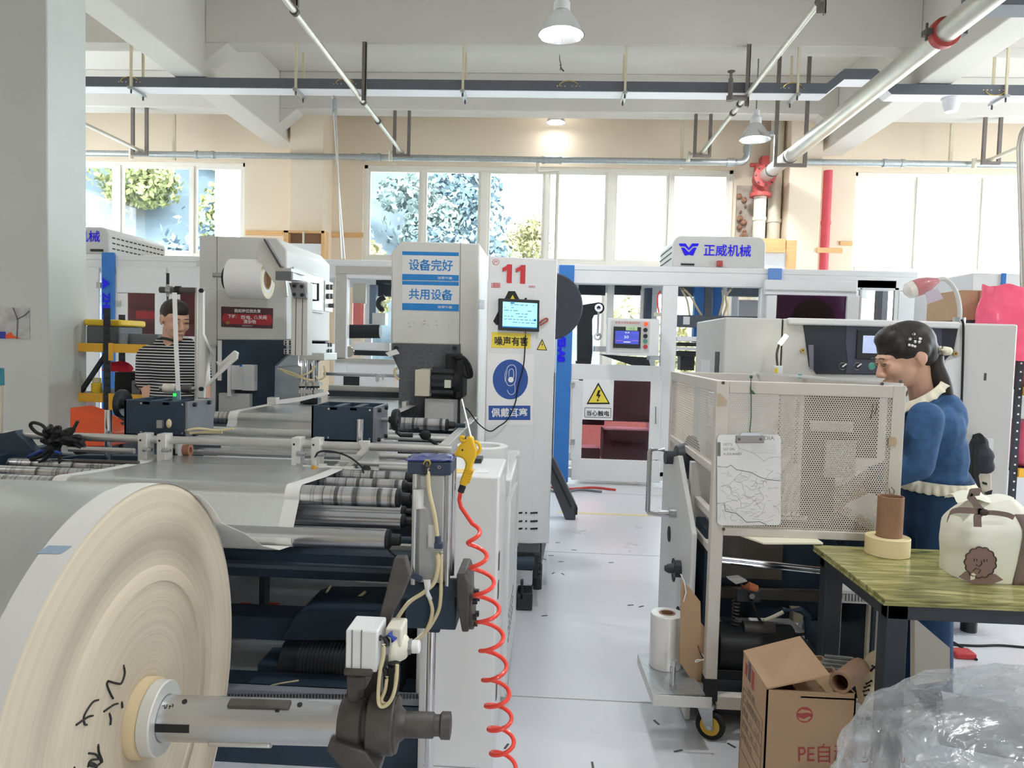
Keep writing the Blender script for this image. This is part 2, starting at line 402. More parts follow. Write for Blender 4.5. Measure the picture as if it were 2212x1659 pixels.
def perf(b, o, u, v, nu, nv, cell, t, hole=.36):
    """perforated sheet: honeycomb cells, each with a real six-sided hole; o corner, u/v unit vectors"""
    o, u, v = V(o), V(u), V(v); nn = u.cross(v).normalized() * t; w = cell; h = cell * .866
    for j in range(nv):
        for i in range(nu):
            c = o + u * ((i + .5 + (.5 if j % 2 else 0)) * w) + v * ((j + .5) * h)
            R = w / math.sqrt(3); vs = []
            for k in range(6):
                a = pi / 6 + k * pi / 3; d = u * cos(a) + v * sin(a)
                vs += [c + d * R, c + d * (w * hole)]
            b.add(vs, [(2 * k, 2 * ((k + 1) % 6), 2 * ((k + 1) % 6) + 1, 2 * k + 1) for k in range(6)])

def bxp(name, m, parent, px0, px1, py0, py1, y0, y1, bevel=0):
    b = MB(); bx(b, px0, px1, py0, py1, y0, y1); return b.build(name, m, parent, bevel=bevel)
def txt(s, px0, px1, py0, py1, y, m, parent, bold=0, name='lettering'):
    a, r, u = PY(px0, py1, y), PY(px1, py1, y), PY(px0, py0, y)
    return text(s, name, m, parent, (a.x, y, a.z), (1, 0, 0), (0, 0, 1), u.z - a.z, r.x - a.x, bold)
def ring(b, px0, px1, py0, py1, qx0, qx1, qy0, qy1, y0, y1):   # door leaf around an opening
    bx(b, px0, px1, py0, qy0, y0, y1); bx(b, px0, px1, qy1, py1, y0, y1); bx(b, px0, qx0, qy0, qy1, y0, y1); bx(b, qx1, px1, qy0, qy1, y0, y1); return b
# ================================================================ SETTING
def pane_mat(name, col, gloss=.08):
    m = bpy.data.materials.new(name); m.use_nodes = True; N, L = m.node_tree.nodes, m.node_tree.links
    N.clear(); o = N.new('ShaderNodeOutputMaterial'); mx = N.new('ShaderNodeMixShader'); t = N.new('ShaderNodeBsdfTransparent'); g = N.new('ShaderNodeBsdfGlossy')
    fr = N.new('ShaderNodeFresnel'); fr.inputs[0].default_value = 1.45
    t.inputs[0].default_value = rgb(*col); g.inputs['Roughness'].default_value = gloss; g.inputs[0].default_value = (.9, .9, .9, 1)
    L.new(fr.outputs[0], mx.inputs[0]); L.new(t.outputs[0], mx.inputs[1]); L.new(g.outputs[0], mx.inputs[2]); L.new(mx.outputs[0], o.inputs[0]); return m
glass_m = pane_mat('window_glass_pane', (248, 252, 252), .02)
clear_m = pane_mat('clear_acrylic', (240, 244, 244), .05)
tint_m = pane_mat('red_tinted_acrylic_pane', (243, 192, 199), .06)
purple_m = pane_mat('purple_tinted_acrylic_pane', (160, 110, 156), .06)

XL, XR, YB, YF, ZC = -8.5, 8.5, 11.0, -6.0, 5.16
struct(MB().box(XL, XR, YF, YB + .3, -.1, 0).build('floor', floor_m))
struct(MB().box(XL, XR, YF, YB + .3, ZC, ZC + .15).build('ceiling', beam_m))
WIN = [(-8.2, -4.63), (-2.84, 2.59), (4.31, 8.2)]; WZ0, WZ1 = 1.0, 4.09
b = MB(); b.box(XL, XR, YB, YB + .24, 0, WZ0); b.box(XL, XR, YB, YB + .24, WZ1, ZC)
xs = [XL] + [v for w in WIN for v in w] + [XR]
for i in range(0, len(xs), 2): b.box(xs[i], xs[i + 1], YB, YB + .24, WZ0, WZ1)
struct(b.build('wall_back', wall_m))
# windows: fixed frame, posts, rails, panes
posts = [[(-6.63, .11), (-5.46, .05)], [(-1.955, .05), (-1.04, .11), (-.12, .05), (.83, .11), (1.69, .05)], [(5.22, .05), (6.17, .12), (7.1, .05)]]
for k, ((x0, x1), ps) in enumerate(zip(WIN, posts)):
    root = struct(thing('window_%d' % (k + 1), None, None, ((x0 + x1) / 2, YB, WZ0)))
    b = MB(); t = .06
    b.box(x0, x1, YB + .06, YB + .13, WZ1 - t, WZ1); b.box(x0, x1, YB + .06, YB + .13, WZ0, WZ0 + t)
    b.box(x0, x0 + t, YB + .06, YB + .13, WZ0, WZ1); b.box(x1 - t, x1, YB + .06, YB + .13, WZ0, WZ1)
    b.build('window_frame', frame_m, root, bevel=.006)
    b = MB()
    for x, w in ps: b.box(x - w / 2, x + w / 2, YB + .05, YB + .14, WZ0 + t, WZ1 - t)
    b.build('window_post', frame_m, root, bevel=.006)
    b = MB(); b.box(x0 + t, x1 - t, YB + .055, YB + .12, 2.62, 2.73); b.build('window_rail', frame_m, root, bevel=.006)
    es = [x0 + t] + [v for x, w in ps for v in (x - w / 2, x + w / 2)] + [x1 - t]
    for i in range(0, len(es), 2):
        for z0, z1 in ((2.73, WZ1 - t), (WZ0 + t, 2.62)):
            b = MB(); f = .035; X0, X1 = es[i], es[i + 1]
            b.box(X0, X1, YB + .07, YB + .11, z1 - f, z1); b.box(X0, X1, YB + .07, YB + .11, z0, z0 + f)
            b.box(X0, X0 + f, YB + .07, YB + .11, z0 + f, z1 - f); b.box(X1 - f, X1, YB + .07, YB + .11, z0 + f, z1 - f)
            b.build('window_sash', frame_m, root)
            MB().box(X0 + f, X1 - f, YB + .088, YB + .092, z0 + f, z1 - f).build('window_pane', glass_m, root)
    MB().box(x0 - .04, x1 + .04, YB - .06, YB + .06, WZ0 - .04, WZ0).build('window_sill', frame_m, root, bevel=.008)
# beams
def beam(x0, x1, y0, y1, z0): struct(MB().box(x0, x1, y0, y1, z0, ZC).build('ceiling_beam', beam_m, bevel=.012))
beam(-4.2, -3.84, YF, YB, 4.3); beam(3.75, 4.1, YF, YB, 4.3)
for a, c in ((XL, -4.2), (-3.84, 3.75), (4.1, XR)):
    for y0, y1 in ((-3.2, -2.9), (-.9, -.6), (1.4, 1.7), (3.6, 3.9), (5.75, 6.03), (8.04, 8.3), (10.26, 10.56)):
        if y0 == 5.75: continue
        beam(a, c, y0, y1, 4.65)
# haunches where the cross beams meet the long beams
b = MB()
for X, sg in ((-3.84, 1), (3.75, -1)):
    for y0, y1 in ((8.04, 8.3), (10.26, 10.56)):
        b.prism([(X, y0, 4.65), (X + sg * .25, y0, 4.65), (X, y0, 4.45)], (0, y1 - y0, 0))
struct(b.build('beam_haunch', beam_m))
# columns
struct(MB().box(-4.45, -3.75, 5.37, 5.83, 0, 4.3).build('column_front', colm_m, bevel=.01))
struct(MB().box(-3.79, -3.3, 10.55, 11, 0, ZC).build('column_rear_left', wall_m, bevel=.01))
struct(MB().box(3.235, 3.675, 10.55, 11, 0, ZC).build('column_rear_right', wall_m, bevel=.01))
# side and rear walls of the hall (beyond the frame) with unseen openings sized to balance the light
for nm, x0, x1 in (('wall_left', XL - .2, XL), ('wall_right', XR, XR + .2)):
    b = MB(); b.box(x0, x1, YF, YB + .24, 0, 1.0); b.box(x0, x1, YF, YB + .24, 4.1, ZC)
    for y in (-6, -2, 2, 6, 10.0): b.box(x0, x1, y, y + (4 if y < (5 if x0 < 0 else 1) else 1.0), 1.0, 4.1)
    struct(b.build(nm, wall_m))
b = MB(); b.box(XL, XR, YF - .2, YF, 0, 1.0); b.box(XL, XR, YF - .2, YF, 3.9, ZC)
for x, w in ((-8.5, 10.4), (3.4, 5.1)): b.box(x, x + w, YF - .2, YF, 1.0, 3.9)
struct(b.build('wall_front', wall_m))

# floor lines: yellow safety line, expansion joints
b = MB()
b.box(.1, 4, 6.45, 6.5, .0005, .0015); struct(b.build('floor_marking', mat('worn_yellow', (222, 206, 150), .6, var=.12, scale=30)))
b = MB()
for y in (3.0, 5.2, 7.4): b.box(-6, 6, y, y + .006, .0004, .0012)
struct(b.build('floor_joint', mat('joint', (172, 168, 162), .7)))

# ---------------------------------------------------------------- outside
def crown_mesh(nm, seed, n=2600):
    """a crown of many small leaves spread over lumpy clumps"""
    r_ = random.Random(seed); clumps = [(V(0, 0, 0), .72)]
    for i in range(13):
        d = V(r_.gauss(0, 1), r_.gauss(0, 1), r_.gauss(.1, .9)).normalized(); clumps.append((d * r_.uniform(.4, .72), r_.uniform(.28, .46)))
    vs = []; fs = []
    for i in range(n):
        c, r = r_.choice(clumps); d = V(r_.gauss(0, 1), r_.gauss(0, 1), r_.gauss(0, 1)).normalized(); p = c + d * r * r_.uniform(.75, 1.05)
        q = (d + V(r_.gauss(0, .5), r_.gauss(0, .5), r_.gauss(0, .5))).normalized(); t = q.orthogonal().normalized(); t.rotate(Matrix.Rotation(r_.uniform(0, 6.28), 3, q)); u = q.cross(t); k = r_.uniform(.05, .095); m_ = len(vs)
        vs += [p - t * k, p + u * k * .55, p + t * k, p - u * k * .55]; fs.append((m_, m_ + 1, m_ + 2, m_ + 3))
    me = bpy.data.meshes.new(nm); me.from_pydata([tuple(v) for v in vs], [], fs); return me
crowns = []
for k in range(5):
    me = crown_mesh('crown_shape', k); me.materials.append(leaf_ms[k]); crowns.append(me)
trunk_me = None
def tree(x, y, z, r, k, group, label):
    global trunk_me
    t = thing('tree', label, 'tree', (x, y, z), 0, group)
    c = bpy.data.objects.new('crown', crowns[k % 5]); COL.objects.link(c); c.parent = t; c.location = (0, 0, r * 1.1)
    c.scale = (r, r, r * random.uniform(.9, 1.25)); c.rotation_euler = (0, 0, random.uniform(0, 6))
    if trunk_me is None:
        o = MB().cyl((0, 0, -1.5), (0, 0, 1), .12, .08, n=8).build('trunk', iron_m, t, local=True); trunk_me = o.data
    else:
        o = bpy.data.objects.new('trunk', trunk_me); COL.objects.link(o); o.parent = t
    o.scale = (1, 1, r)
def hill(u, v):
    x = -34 + 62 * u; y = 19 + 22 * v
    h = max(0.0, 19 * v * max(0, min(1.25, (2 - x) / 22 + .18)))
    return V(x, y, -1 + h + .8 * noise.noise(V(x * .2, y * .2, 0)))
struct(MB().grid(hill, 30, 14).build('hill', hill_m))
struct(MB().box(-40, 40, YB + .6, 60, -1.2, -1.0).build('ground_outside', mat('pale_yard', (206, 204, 196), .9)))  # yard paled to bounce daylight up onto the ceiling
rr = random.Random(4)
placed = []; n = 0
for row, v in enumerate((.04, .2, .38, .56, .78, .98)):
    for i in range(26):
        u = (i + rr.uniform(.1, .9)) / 26
        p = hill(u, v)
        if p.x > 5: continue
        if p.x > -9 and p.z > 6.5 + rr.random(): continue
        if p.x > 3 or (row and p.x > -1.5): continue
        R_ = rr.uniform(1.4, 2.3)
        if any((p - q).length < .8 * (R_ + r2) for q, r2 in placed): continue
        placed.append((p, R_))
        tree(p.x, p.y, p.z - .4, R_, rr.randrange(5), 'trees on the hillside',
             'leafy tree of the hazy hillside outside the left and middle windows'); n += 1
t = thing('silo', 'pale round tower with bands outside the left window', 'tower', (-8.1, 19.0, -1))
MB().cyl((-8.1, 19, -1), (-8.1, 19, 7.0), .62, n=40).build('body', mat('pale_render', (232, 230, 214), .8), t)
b = MB()
for i in range(8): b.cyl((-8.1, 19, .5 + i * .8), (-8.1, 19, .56 + i * .8), .64, n=40)
b.build('banding_rib', mat('grey_band', (200, 200, 190), .8), t)
b = MB(); b.lathe([(.66, 0), (.66, .1), (.5, .35), (0, .5)], (-8.1, 19, 7.0)); b.build('roof', mat('pale_roof', (224, 222, 206), .8), t)

# ================================================================ UNDER THE CEILING
TY0, TY1, TZ0, TZ1 = 8.06, 8.27, 4.175, 4.288
tr = thing('cable_tray', 'long dark grey cable trunking with white underside hung across the hall', 'cable tray', (0, TY0, TZ0))
xa, xb, xc, xd = PY(1785, 205, TY0).x, PY(1822, 205, TY0).x, PY(1870, 205, TY0).x, PY(1905, 205, TY0).x
JZ = .15
def tray_run(b, p0, z0, p1, z1, lo, hi):
    b.prism([(p0, TY0, z0 + lo), (p1, TY0, z1 + lo), (p1, TY0, z1 + hi), (p0, TY0, z0 + hi)], (0, TY1 - TY0, 0))
for nm, m, lo, hi in (('trunking', tray_m, TZ0 + .006, TZ1), ('underside', trayb_m, TZ0, TZ0 + .006)):
    b = MB()
    for p0, z0, p1, z1 in ((-8, 0, xa, 0), (xa, 0, xb, JZ), (xb, JZ, xc + .1, JZ), (xc + .1, JZ, xd + .1, 0), (xd + .1, 0, 8, 0)): tray_run(b, p0, z0, p1, z1, lo, hi)
    b.build(nm, m, tr)
for px, sag in ((280, 1), (745, 1), (1228, 1), (1712, 1), (2150, -1)):
    p = PY(px, 195, TY0); x = p.x
    MB().tube([(x + .1 * cos(a), TY0 - .006, 4.232 + sag * .055 * sin(a)) for a in [pi * i / 10 for i in range(11)]], .005, 6).build('earth_wire', brass_m, tr)
    b = MB()
    for i in range(-3, 4):
        if i: b.cyl((x + i * .04, TY0 - .004, 4.232), (x + i * .04, TY0 + .01, 4.232), .007, n=8)
    b.build('joint_bolt', steel_m, tr)
def tray_hanger(px):
    x = PY(px, 190, TY0).x
    t = thing('tray_hanger', None, 'hanger', (x, TY0, TZ0), group='threaded rod hangers of the cable trunking')
    for y in (TY0 - .015, TY1 + .015): MB().box(x - .012, x + .012, y - .012, y + .012, TZ0 - .03, 4.65).build('hanger_rod', rod_m, t)
    MB().box(x - .022, x + .022, TY0 - .05, TY1 + .05, TZ0 - .03, TZ0).build('cross_bracket', galv_m, t)
    b = MB()
    for y in (TY0 - .015, TY1 + .015): b.cyl((x, y, TZ0 - .07), (x, y, TZ0 - .03), .01, n=8)
    b.build('nut', iron_m, t); return t
for px, lab in ((285, 'pale rod hanger holding the trunking beside the column'), (640, 'pale rod hanger holding the trunking left of the crossing sprinkler pipe'),
                (1000, 'pale rod hanger holding the trunking left of the ceiling lamp'), (1350, 'pale rod hanger holding the trunking right of the ceiling lamp'),
                (1722, 'pale rod hanger holding the trunking at the raised step'), (2172, 'pale rod hanger holding the trunking beside the white smoke detector')):
    tray_hanger(px)['label'] = lab
t = thing('smoke_detector', 'white cup shaped smoke detector under the cable trunking', 'smoke detector', PY(2055, 245, 8.16))
c = PY(2055, 226, 8.16); MB().cyl((c.x, c.y, TZ0 - .015), (c.x, c.y, TZ0), .1, n=28).build('base', trayb_m, t)
MB().lathe([(.09, 0), (.075, .08), (.06, .12), (0, .125)], (c.x, c.y, TZ0 - .015), (0, 0, -1)).build('housing', trayb_m, t)

# sprinkler branch pipes running towards the windows
def branch(x, z, y0, y1, label, clampy=()):
    t = thing('sprinkler_pipe', label, 'pipe', (x, y0, z))
    MB().cyl((x, y0, z), (x, y1, z), .026, n=14).build('pipe', silver_m if y0 < 7 else cream_m, t)
    for y in clampy:
        b = MB(); b.cyl((x, y - .02, z), (x, y + .02, z), .036, n=14); b.build('clamp', iron_m, t)
    b = MB(); b.cyl((x, y1 - .05, z), (x, y1 + .03, z), .034, n=14); b.cyl((x, y1, z), (x - .17, y1, z - .02), .03, n=12); b.cyl((x - .17, y1, z + .03), (x - .17, y1, z - .1), .03, n=12)
    b.build('elbow', cream_m, t); return t
PXS = [-5.85, -2.1, 2.14, 6.1]
branch(-5.85, 4.06, 6.0, 10.38, 'thin sprinkler pipe slanting down beside the column at far left')
branch(-2.13, 4.09, 5.75, 10.38, 'thin sprinkler pipe sloping in from the upper left over the punch presses', (6.0, 8.2, 8.9))
branch(1.98, 4.14, 5.6, 10.38, 'thin sprinkler pipe sloping down left of the big silver pipe', (5.9, 8.3, 8.6))
branch(5.78, 4.1, 8.6, 10.38, 'thin sprinkler pipe near the right window')
def u_hanger(x, y, z0, w, label, ztop=4.66):
    t = thing('pipe_hanger', label, 'hanger', (x, y, z0), group='square steel pipe hangers'); s = .04
    for q in (-1, 1): MB().box(x + q * w / 2 - s / 2, x + q * w / 2 + s / 2, y - s / 2, y + s / 2, z0, ztop).build('upright', hang_m, t)
    MB().box(x - w / 2 - s / 2, x + w / 2 + s / 2, y - s / 2, y + s / 2, z0 - s, z0).build('crossbar', hang_m, t); return t
u_hanger(-5.85, 10.3, 4.032, .2, 'square steel hanger holding the sprinkler pipe above the left window')
u_hanger(-2.13, 10.3, 4.062, .2, 'square steel hanger holding the sprinkler pipe above the left end of the middle window')
u_hanger(1.98, 10.3, 4.112, .2, 'square steel hanger holding the sprinkler pipe above the right end of the middle window')
u_hanger(5.78, 10.3, 4.072, .2, 'square steel hanger holding the sprinkler pipe above the right window')
u_hanger(2.88, 9.4, 3.785, .36, 'tall square steel hanger carrying the big silver pipe', ZC)
for x, z, lab in ((-5.52, 4.0, 'pale square post beside the hanger above the left window'), (-2.3, 4.0, 'pale square post behind the hanger left of the middle window'),
                  (1.76, 4.0, 'pale square post above the middle window beside the thin pipe'), (5.42, 4.0, 'pale square post above the right window')):
    p = MB().box(x - .022, x + .022, 10.6, 10.64, z, 4.66).build('hanger_post', rod_m, bevel=.003); tag(p, lab, 'hanger', 'pale posts of the sprinkler line')
for px, pa, pb, y, lab in ((785, 118, 217, 8.0, 'dark steel drop bar clamped to the left sprinkler pipe'), (1613, 126, 229, 8.0, 'dark steel drop bar clamped to the right sprinkler pipe'),
                           (633, -14, 12, 6.1, 'short dark steel angle at the top edge over the left sprinkler pipe'), (1774, -20, 28, 5.85, 'short dark steel angle at the top edge over the right sprinkler pipe')):
    a, c = PY(px, pb, y), PY(px, pa, y); hw = .022 if y > 7 else .035
    b = MB(); b.box(a.x - hw, a.x + hw, y, y + .008, a.z, max(c.z, 4.66)); b.box(a.x + hw - .008, a.x + hw, y, y + .045, a.z, max(c.z, 4.66))
    tag(b.build('drop_bar', hang_m), lab, 'hanger', 'dark steel drop bars')
# galvanised main along the wall
def wall_pipe(x0, x1, label, y=10.49, z=4.06):
    t = thing('wall_pipe', label, 'pipe', (x0, y, z)); MB().cyl((x0, y, z), (x1, y, z), .042, n=16).build('pipe', galv_m, t)
    b = MB()
    for x in [v for v in (-5.0, -2.6, -.05, 4.6, 6.9) if x0 + .2 < v < x1 - .2]:
        b.cyl((x - .12, y, z), (x + .12, y, z), .05, n=16); b.cyl((x - .14, y, z), (x - .1, y, z), .058, n=16); b.cyl((x + .1, y, z), (x + .14, y, z), .058, n=16)
    b.build('coupling', galv_m, t); return t
wl1 = wall_pipe(-8, 2.49, 'galvanised water main along the wall above the left and middle windows')
x = 2.85; b = MB(); b.tube(spline([(2.47, 10.49, 4.06), (2.58, 10.49, 4.075), (2.63, 10.49, 4.16), (2.63, 10.49, 4.32), (2.67, 10.49, 4.43), (2.98, 10.49, 4.45)], 6), .046, 12)
b.cyl((2.36, 10.49, 4.06), (2.46, 10.49, 4.06), .058, n=14); b.cyl((2.63, 10.49, 4.2), (2.63, 10.49, 4.28), .056, n=14); b.build('bend', galv_m, wl1)
wall_pipe(3.4, 8.3, 'galvanised water main along the wall above the right window', 10.49, 4.08)
# big silver pipe, valve, riser
BX, BZ = 2.88, 3.88
t = thing('fire_main', 'thick silver pipe descending across the upper right to the red valve', 'pipe', (BX, 4.2, BZ))
MB().cyl((BX, 4.0, BZ), (BX, 10.45, BZ), .085, n=32).build('pipe', silver_m, t)
b = MB(); b.cyl((BX, 5.8, BZ), (BX, 5.86, BZ), .112, n=32); b.cyl((BX, 5.785, BZ), (BX, 5.875, BZ), .097, n=32); cp = b.build('coupling', redv_m, t)
b = MB(); b.box(BX - .15, BX - .1, 5.79, 5.87, BZ - .02, BZ + .02); b.cyl((BX - .13, 5.83, BZ - .06), (BX - .13, 5.83, BZ + .07), .01, n=8); b.box(BX + .1, BX + .15, 5.79, 5.87, BZ - .02, BZ + .02); b.build('clamp_bolt', iron_m, cp)
b = MB()
for y in (9.38, 10.1): b.cyl((BX, y, BZ), (BX, y + .035, BZ), .092, n=28)
b.build('pipe_ring', iron_m, t)
v = thing('fire_valve', 'red cast valve on the elbow where the thick pipe meets the riser', 'valve', (BX, 10.6, 3.8))
b = MB(); b.lathe([(.1, 0), (.15, .01), (.15, .05), (.12, .07), (.14, .09), (.14, .14), (.1, .18)], (BX, 10.44, BZ), (0, 1, 0)); b.ball((BX, 10.66, BZ - .01), .125); b.cyl((BX, 10.66, BZ), (BX, 10.66, BZ - .22), .11, n=24); b.cyl((BX, 10.66, BZ - .2), (BX, 10.66, BZ - .25), .15, n=24)
b.build('body', redv_m, v)
b = MB()
for i in range(8):
    a = 2 * pi * i / 8; b.cyl((BX + .13 * cos(a), 10.42, BZ + .13 * sin(a)), (BX + .13 * cos(a), 10.52, BZ + .13 * sin(a)), .012, n=6)
b.build('bolt', iron_m, v)
b = MB(); b.box(BX - .1, BX + .02, 10.58, 10.7, BZ + .1, BZ + .2); b.box(BX - .03, BX + .08, 10.56, 10.72, BZ + .17, BZ + .3); b.cyl((BX - .17, 10.62, BZ + .18), (BX - .05, 10.62, BZ + .18), .03, n=12); b.build('gearbox', redv_m, v, bevel=.01)
def riser(x, y, r, z0, z1, m, nm, lab):
    t = thing(nm, lab, 'pipe', (x, y, z0)); MB().cyl((x, y, z0), (x, y, z1), r, n=24).build('pipe', m, t)
    b = MB()
    for z in (2.6, 3.3): b.cyl((x, y, z), (x, y, z + .05), r * 1.12, n=24)
    if y > 10.7:
        for z in (2.6, 3.3): MB().box(x - .02, x + .02, y + r, 10.955, z + .01, z + .04).build('wall_bracket', m, t)
    b.build('pipe_collar', m, t); return t
riser(BX, 10.66, .085, 0, BZ - .25, cream_m, 'riser_pipe', 'cream riser pipe below the red valve')
riser(3.12, 10.8, .09, 0, 5.1, cream_m, 'drain_pipe', 'wide cream pipe standing beside the right wall column')
riser(3.875, 10.88, .062, 2.4, 4.06, pink_m, 'red_pipe', 'bright red vertical pipe right of the wall column')
b = MB(); b.box(2.63, 3.34, 10.96, 10.995, 2.4, 3.85); o = b.build('wall_patch', mat('raw_concrete', (170, 158, 146), .9, var=.35, scale=5, bump=.3, bscale=20)); struct(o)
b = MB(); rr = random.Random(9)
for i in range(26): b.ball((rr.choice((2.7, 2.98)) + rr.uniform(-.06, .06), 10.93, 3.3 + rr.uniform(-.25, .45)), rr.uniform(.02, .06), n=8)
b.build('broken_brickwork', mat('brick_rubble', (150, 112, 88), .9, var=.4, scale=20), o)
# pendant lamps
def lamp(px, py, y, label, R=.2, watt=18, at=None):
    c = V(at) if at else PY(px, py, y)
    t = thing('pendant_lamp', label, 'lamp', (c.x, c.y, c.z), group='pendant lamps')
    prof = [(R, 0), (R * .93, .03), (R * .72, .1), (R * .45, .17), (R * .33, .2)]
    b = MB(); b.lathe(prof + [(p[0] - .006, p[1]) for p in reversed(prof)], c, n=40, caps=False)
    o = b.build('lamp_shade', refl_m, t)
    o.data.polygons.foreach_set('use_smooth', [True] * len(o.data.polygons))
    MB().lathe([(0, .0), (.06, .004), (.08, .03), (.08, .16), (.05, .19)], c + V(0, 0, .0)).build('bulb', bulb_m, t)
    MB().lathe([(.07, .2), (.07, .27), (.045, .3), (.045, .36), (.02, .38)], c).build('lamp_socket', machine_w, t)
    MB().cyl(c + V(0, 0, .38), (c.x, c.y, ZC), .008, n=8).build('cord', bgrey_m, t)
    ld = bpy.data.lights.new('lamp_light', 'AREA'); ld.shape = 'DISK'; ld.size = R * .8; ld.energy = watt; ld.color = (.96, .98, 1)
    lo = bpy.data.objects.new('lamp_light', ld); COL.objects.link(lo); lo.parent = t; lo.location = (0, 0, -.012); return t
lamp(1212, 76, 6.5, 'large pendant lamp glowing at the top centre')
lamp(1631, 302, 9.7, 'pendant lamp glowing in front of the wall beside the red valve')
lamp(1201, 265, 10.72, 'half hidden pendant lamp showing only its bulb above the middle window', .14, .6)
for x, y in ((.1, 2.3), (3.9, 2.6), (-6.2, 1.0), (1.9, -.8)): lamp(0, 0, 0, 'unseen pendant lamp added overhead to light the near machines and floor', at=(x, y, 4.21))  # added lamps out of view, placed to brighten the near floor and machines
a_ = PY(2108, 10, 5.55); e_ = thing('cable_tray', 'end of another dark trunking across the silver pipe at the upper right corner', 'cable tray', (a_.x + .5, 5.55, a_.z))
MB().box(a_.x, a_.x + 1.6, 5.55, 5.75, a_.z, a_.z + .12).build('trunking', tray_m, e_); MB().box(a_.x, a_.x + .05, 5.54, 5.55, a_.z, a_.z + .12).build('end_clip', iron_m, e_)
for x in (a_.x + .3, a_.x + 1.3): MB().box(x - .012, x + .012, 5.64, 5.664, a_.z + .12, ZC).build('hanger_rod', rod_m, e_)
# sundry pipes and wires
def drop(px0, py0, px1, py1, y, r, m, label, top=None):
    t = thing('drop_pipe', label, 'pipe', PY(px1, py1, y)); pts = ([PY(q[0], q[1], q[2] if len(q) > 2 else y) for q in top] if top else []) + [PY(px0, py0, y), PY(px1, py1, y)]
    MB().tube(pts if not top else spline(pts[:-1], 5) + [pts[-1]], r, 12).build('pipe', m, t); return t
t = drop(721, 208, 741, 560, 8.2, .026, silver_m, 'grey air drop pipe slanting behind the left punch press')
a, c = PY(721, 216, 8.2), PY(722, 245, 8.2); MB().cyl(a, c, .032, n=14).build('joint_sleeve', galv_m, t)
drop(1205, 372, 1198, 640, 10.6, .026, cream_m, 'cream drop pipe in front of the middle window', [(1160, 345, 10.5), (1162, 360, 10.55), (1164, 372), (1200, 371)])
drop(2204, 330, 2212, 620, 6.0, .026, silver_m, 'pale vertical pipe at the right edge of the picture', [(2240, 268), (2214, 280), (2205, 310)])
t = thing('sprinkler', 'upright grey sprinkler fitting in front of the trunking beside the right drop bar', 'sprinkler', PY(1578, 220, 7.95))
a, c = PY(1579, 170, 7.95), PY(1577, 218, 7.95); b = MB(); b.cyl(c, a, .025, n=12); b.cyl(c, c + V(0, 0, .05), .04, n=12); b.cyl(a, a + V(0, 0, .06), .015, n=10); b.cyl(a + V(0, 0, .07), a + V(0, 0, .078), .04, n=12); b.build('body', hang_m, t)
MB().cyl(PY(1577, 211, 7.95), PY(1611, 212, 7.98), .028, n=10).build('side_pipe', hang_m, t)
t = thing('dangling_wire', 'short dark wire dangling from the ceiling below the lamp', 'wire', PY(1212, 152, 8.9))
MB().tube([PY(*q, 8.9) for q in ((1208, 105), (1209, 130), (1212, 140), (1210, 152))], .006, 6).build('strand', iron_m, t)
b = MB(); b.tube([PY(*q, 8.9) for q in ((1210, 140), (1214, 150), (1218, 154))], .009, 6); b.build('bare_end', iron_m, t)
tag(MB().tube(spline([PY(1752, 191, 8.95), PY(1775, 186, 8.95), PY(1800, 180, 8.95), PY(1812, 176, 8.95)], 5), .018, 8).build('black_cable', rubber_m), 'black cable entering the raised step of the trunking', 'cable')
# timber trim along the wall and boards
def timber(px0, px1, py0, py1, y, nm, lab, m=None, dpt=.03):
    b = MB(); bx(b, px0, px1, py0, py1, y, y + dpt); return tag(b.build(nm, m or wood_m, bevel=.004), lab, 'board')
timber(530, 610, 498, 508, 10.97, 'timber_rail', 'pale timber rail on the wall right of the left window')
timber(700, 784, 502, 512, 10.97, 'timber_rail', 'pale timber rail on the wall left of the middle window')
timber(1765, 1820, 535, 546, 10.52, 'timber_rail', 'pale timber ledge below the red pipe')
timber(1815, 1842, 521, 530, 10.97, 'timber_rail', 'short pale timber rail left of the right window')
t = thing('noticeboard', 'shallow timber framed wall box above the left punch press', 'board', PY(655, 640, 10.4))
b = MB(); bx(b, 612, 700, 498, 503, 10.35, 10.55); bx(b, 612, 622, 498, 640, 10.35, 10.55); bx(b, 693, 700, 498, 640, 10.35, 10.55); b.build('wood_frame', wood_m, t)
b = MB(); bx(b, 622, 693, 526, 640, 10.36, 10.5); b.build('white_front', machine_w, t); b = MB(); bx(b, 622, 693, 503, 526, 10.45, 10.5); b.build('back_panel', core_m, t)
b = MB(); bx(b, 653, 657, 500, 527, 10.34, 10.36); b.build('divider', cream_m, t)
t = thing('partition_frame', 'pale timber and white partition above the machine right of its blue lettering', 'partition', PY(1680, 640, 10.2))
b = MB(); bx(b, 1645, 1697, 515, 534, 10.2, 10.25); bx(b, 1645, 1697, 534, 545, 10.15, 10.25); bx(b, 1697, 1719, 519, 640, 10.2, 10.25); b.build('wood_frame', wood_m, t)
b = MB(); bx(b, 1645, 1697, 545, 640, 10.21, 10.24); b.build('white_panel', machine_w, t)
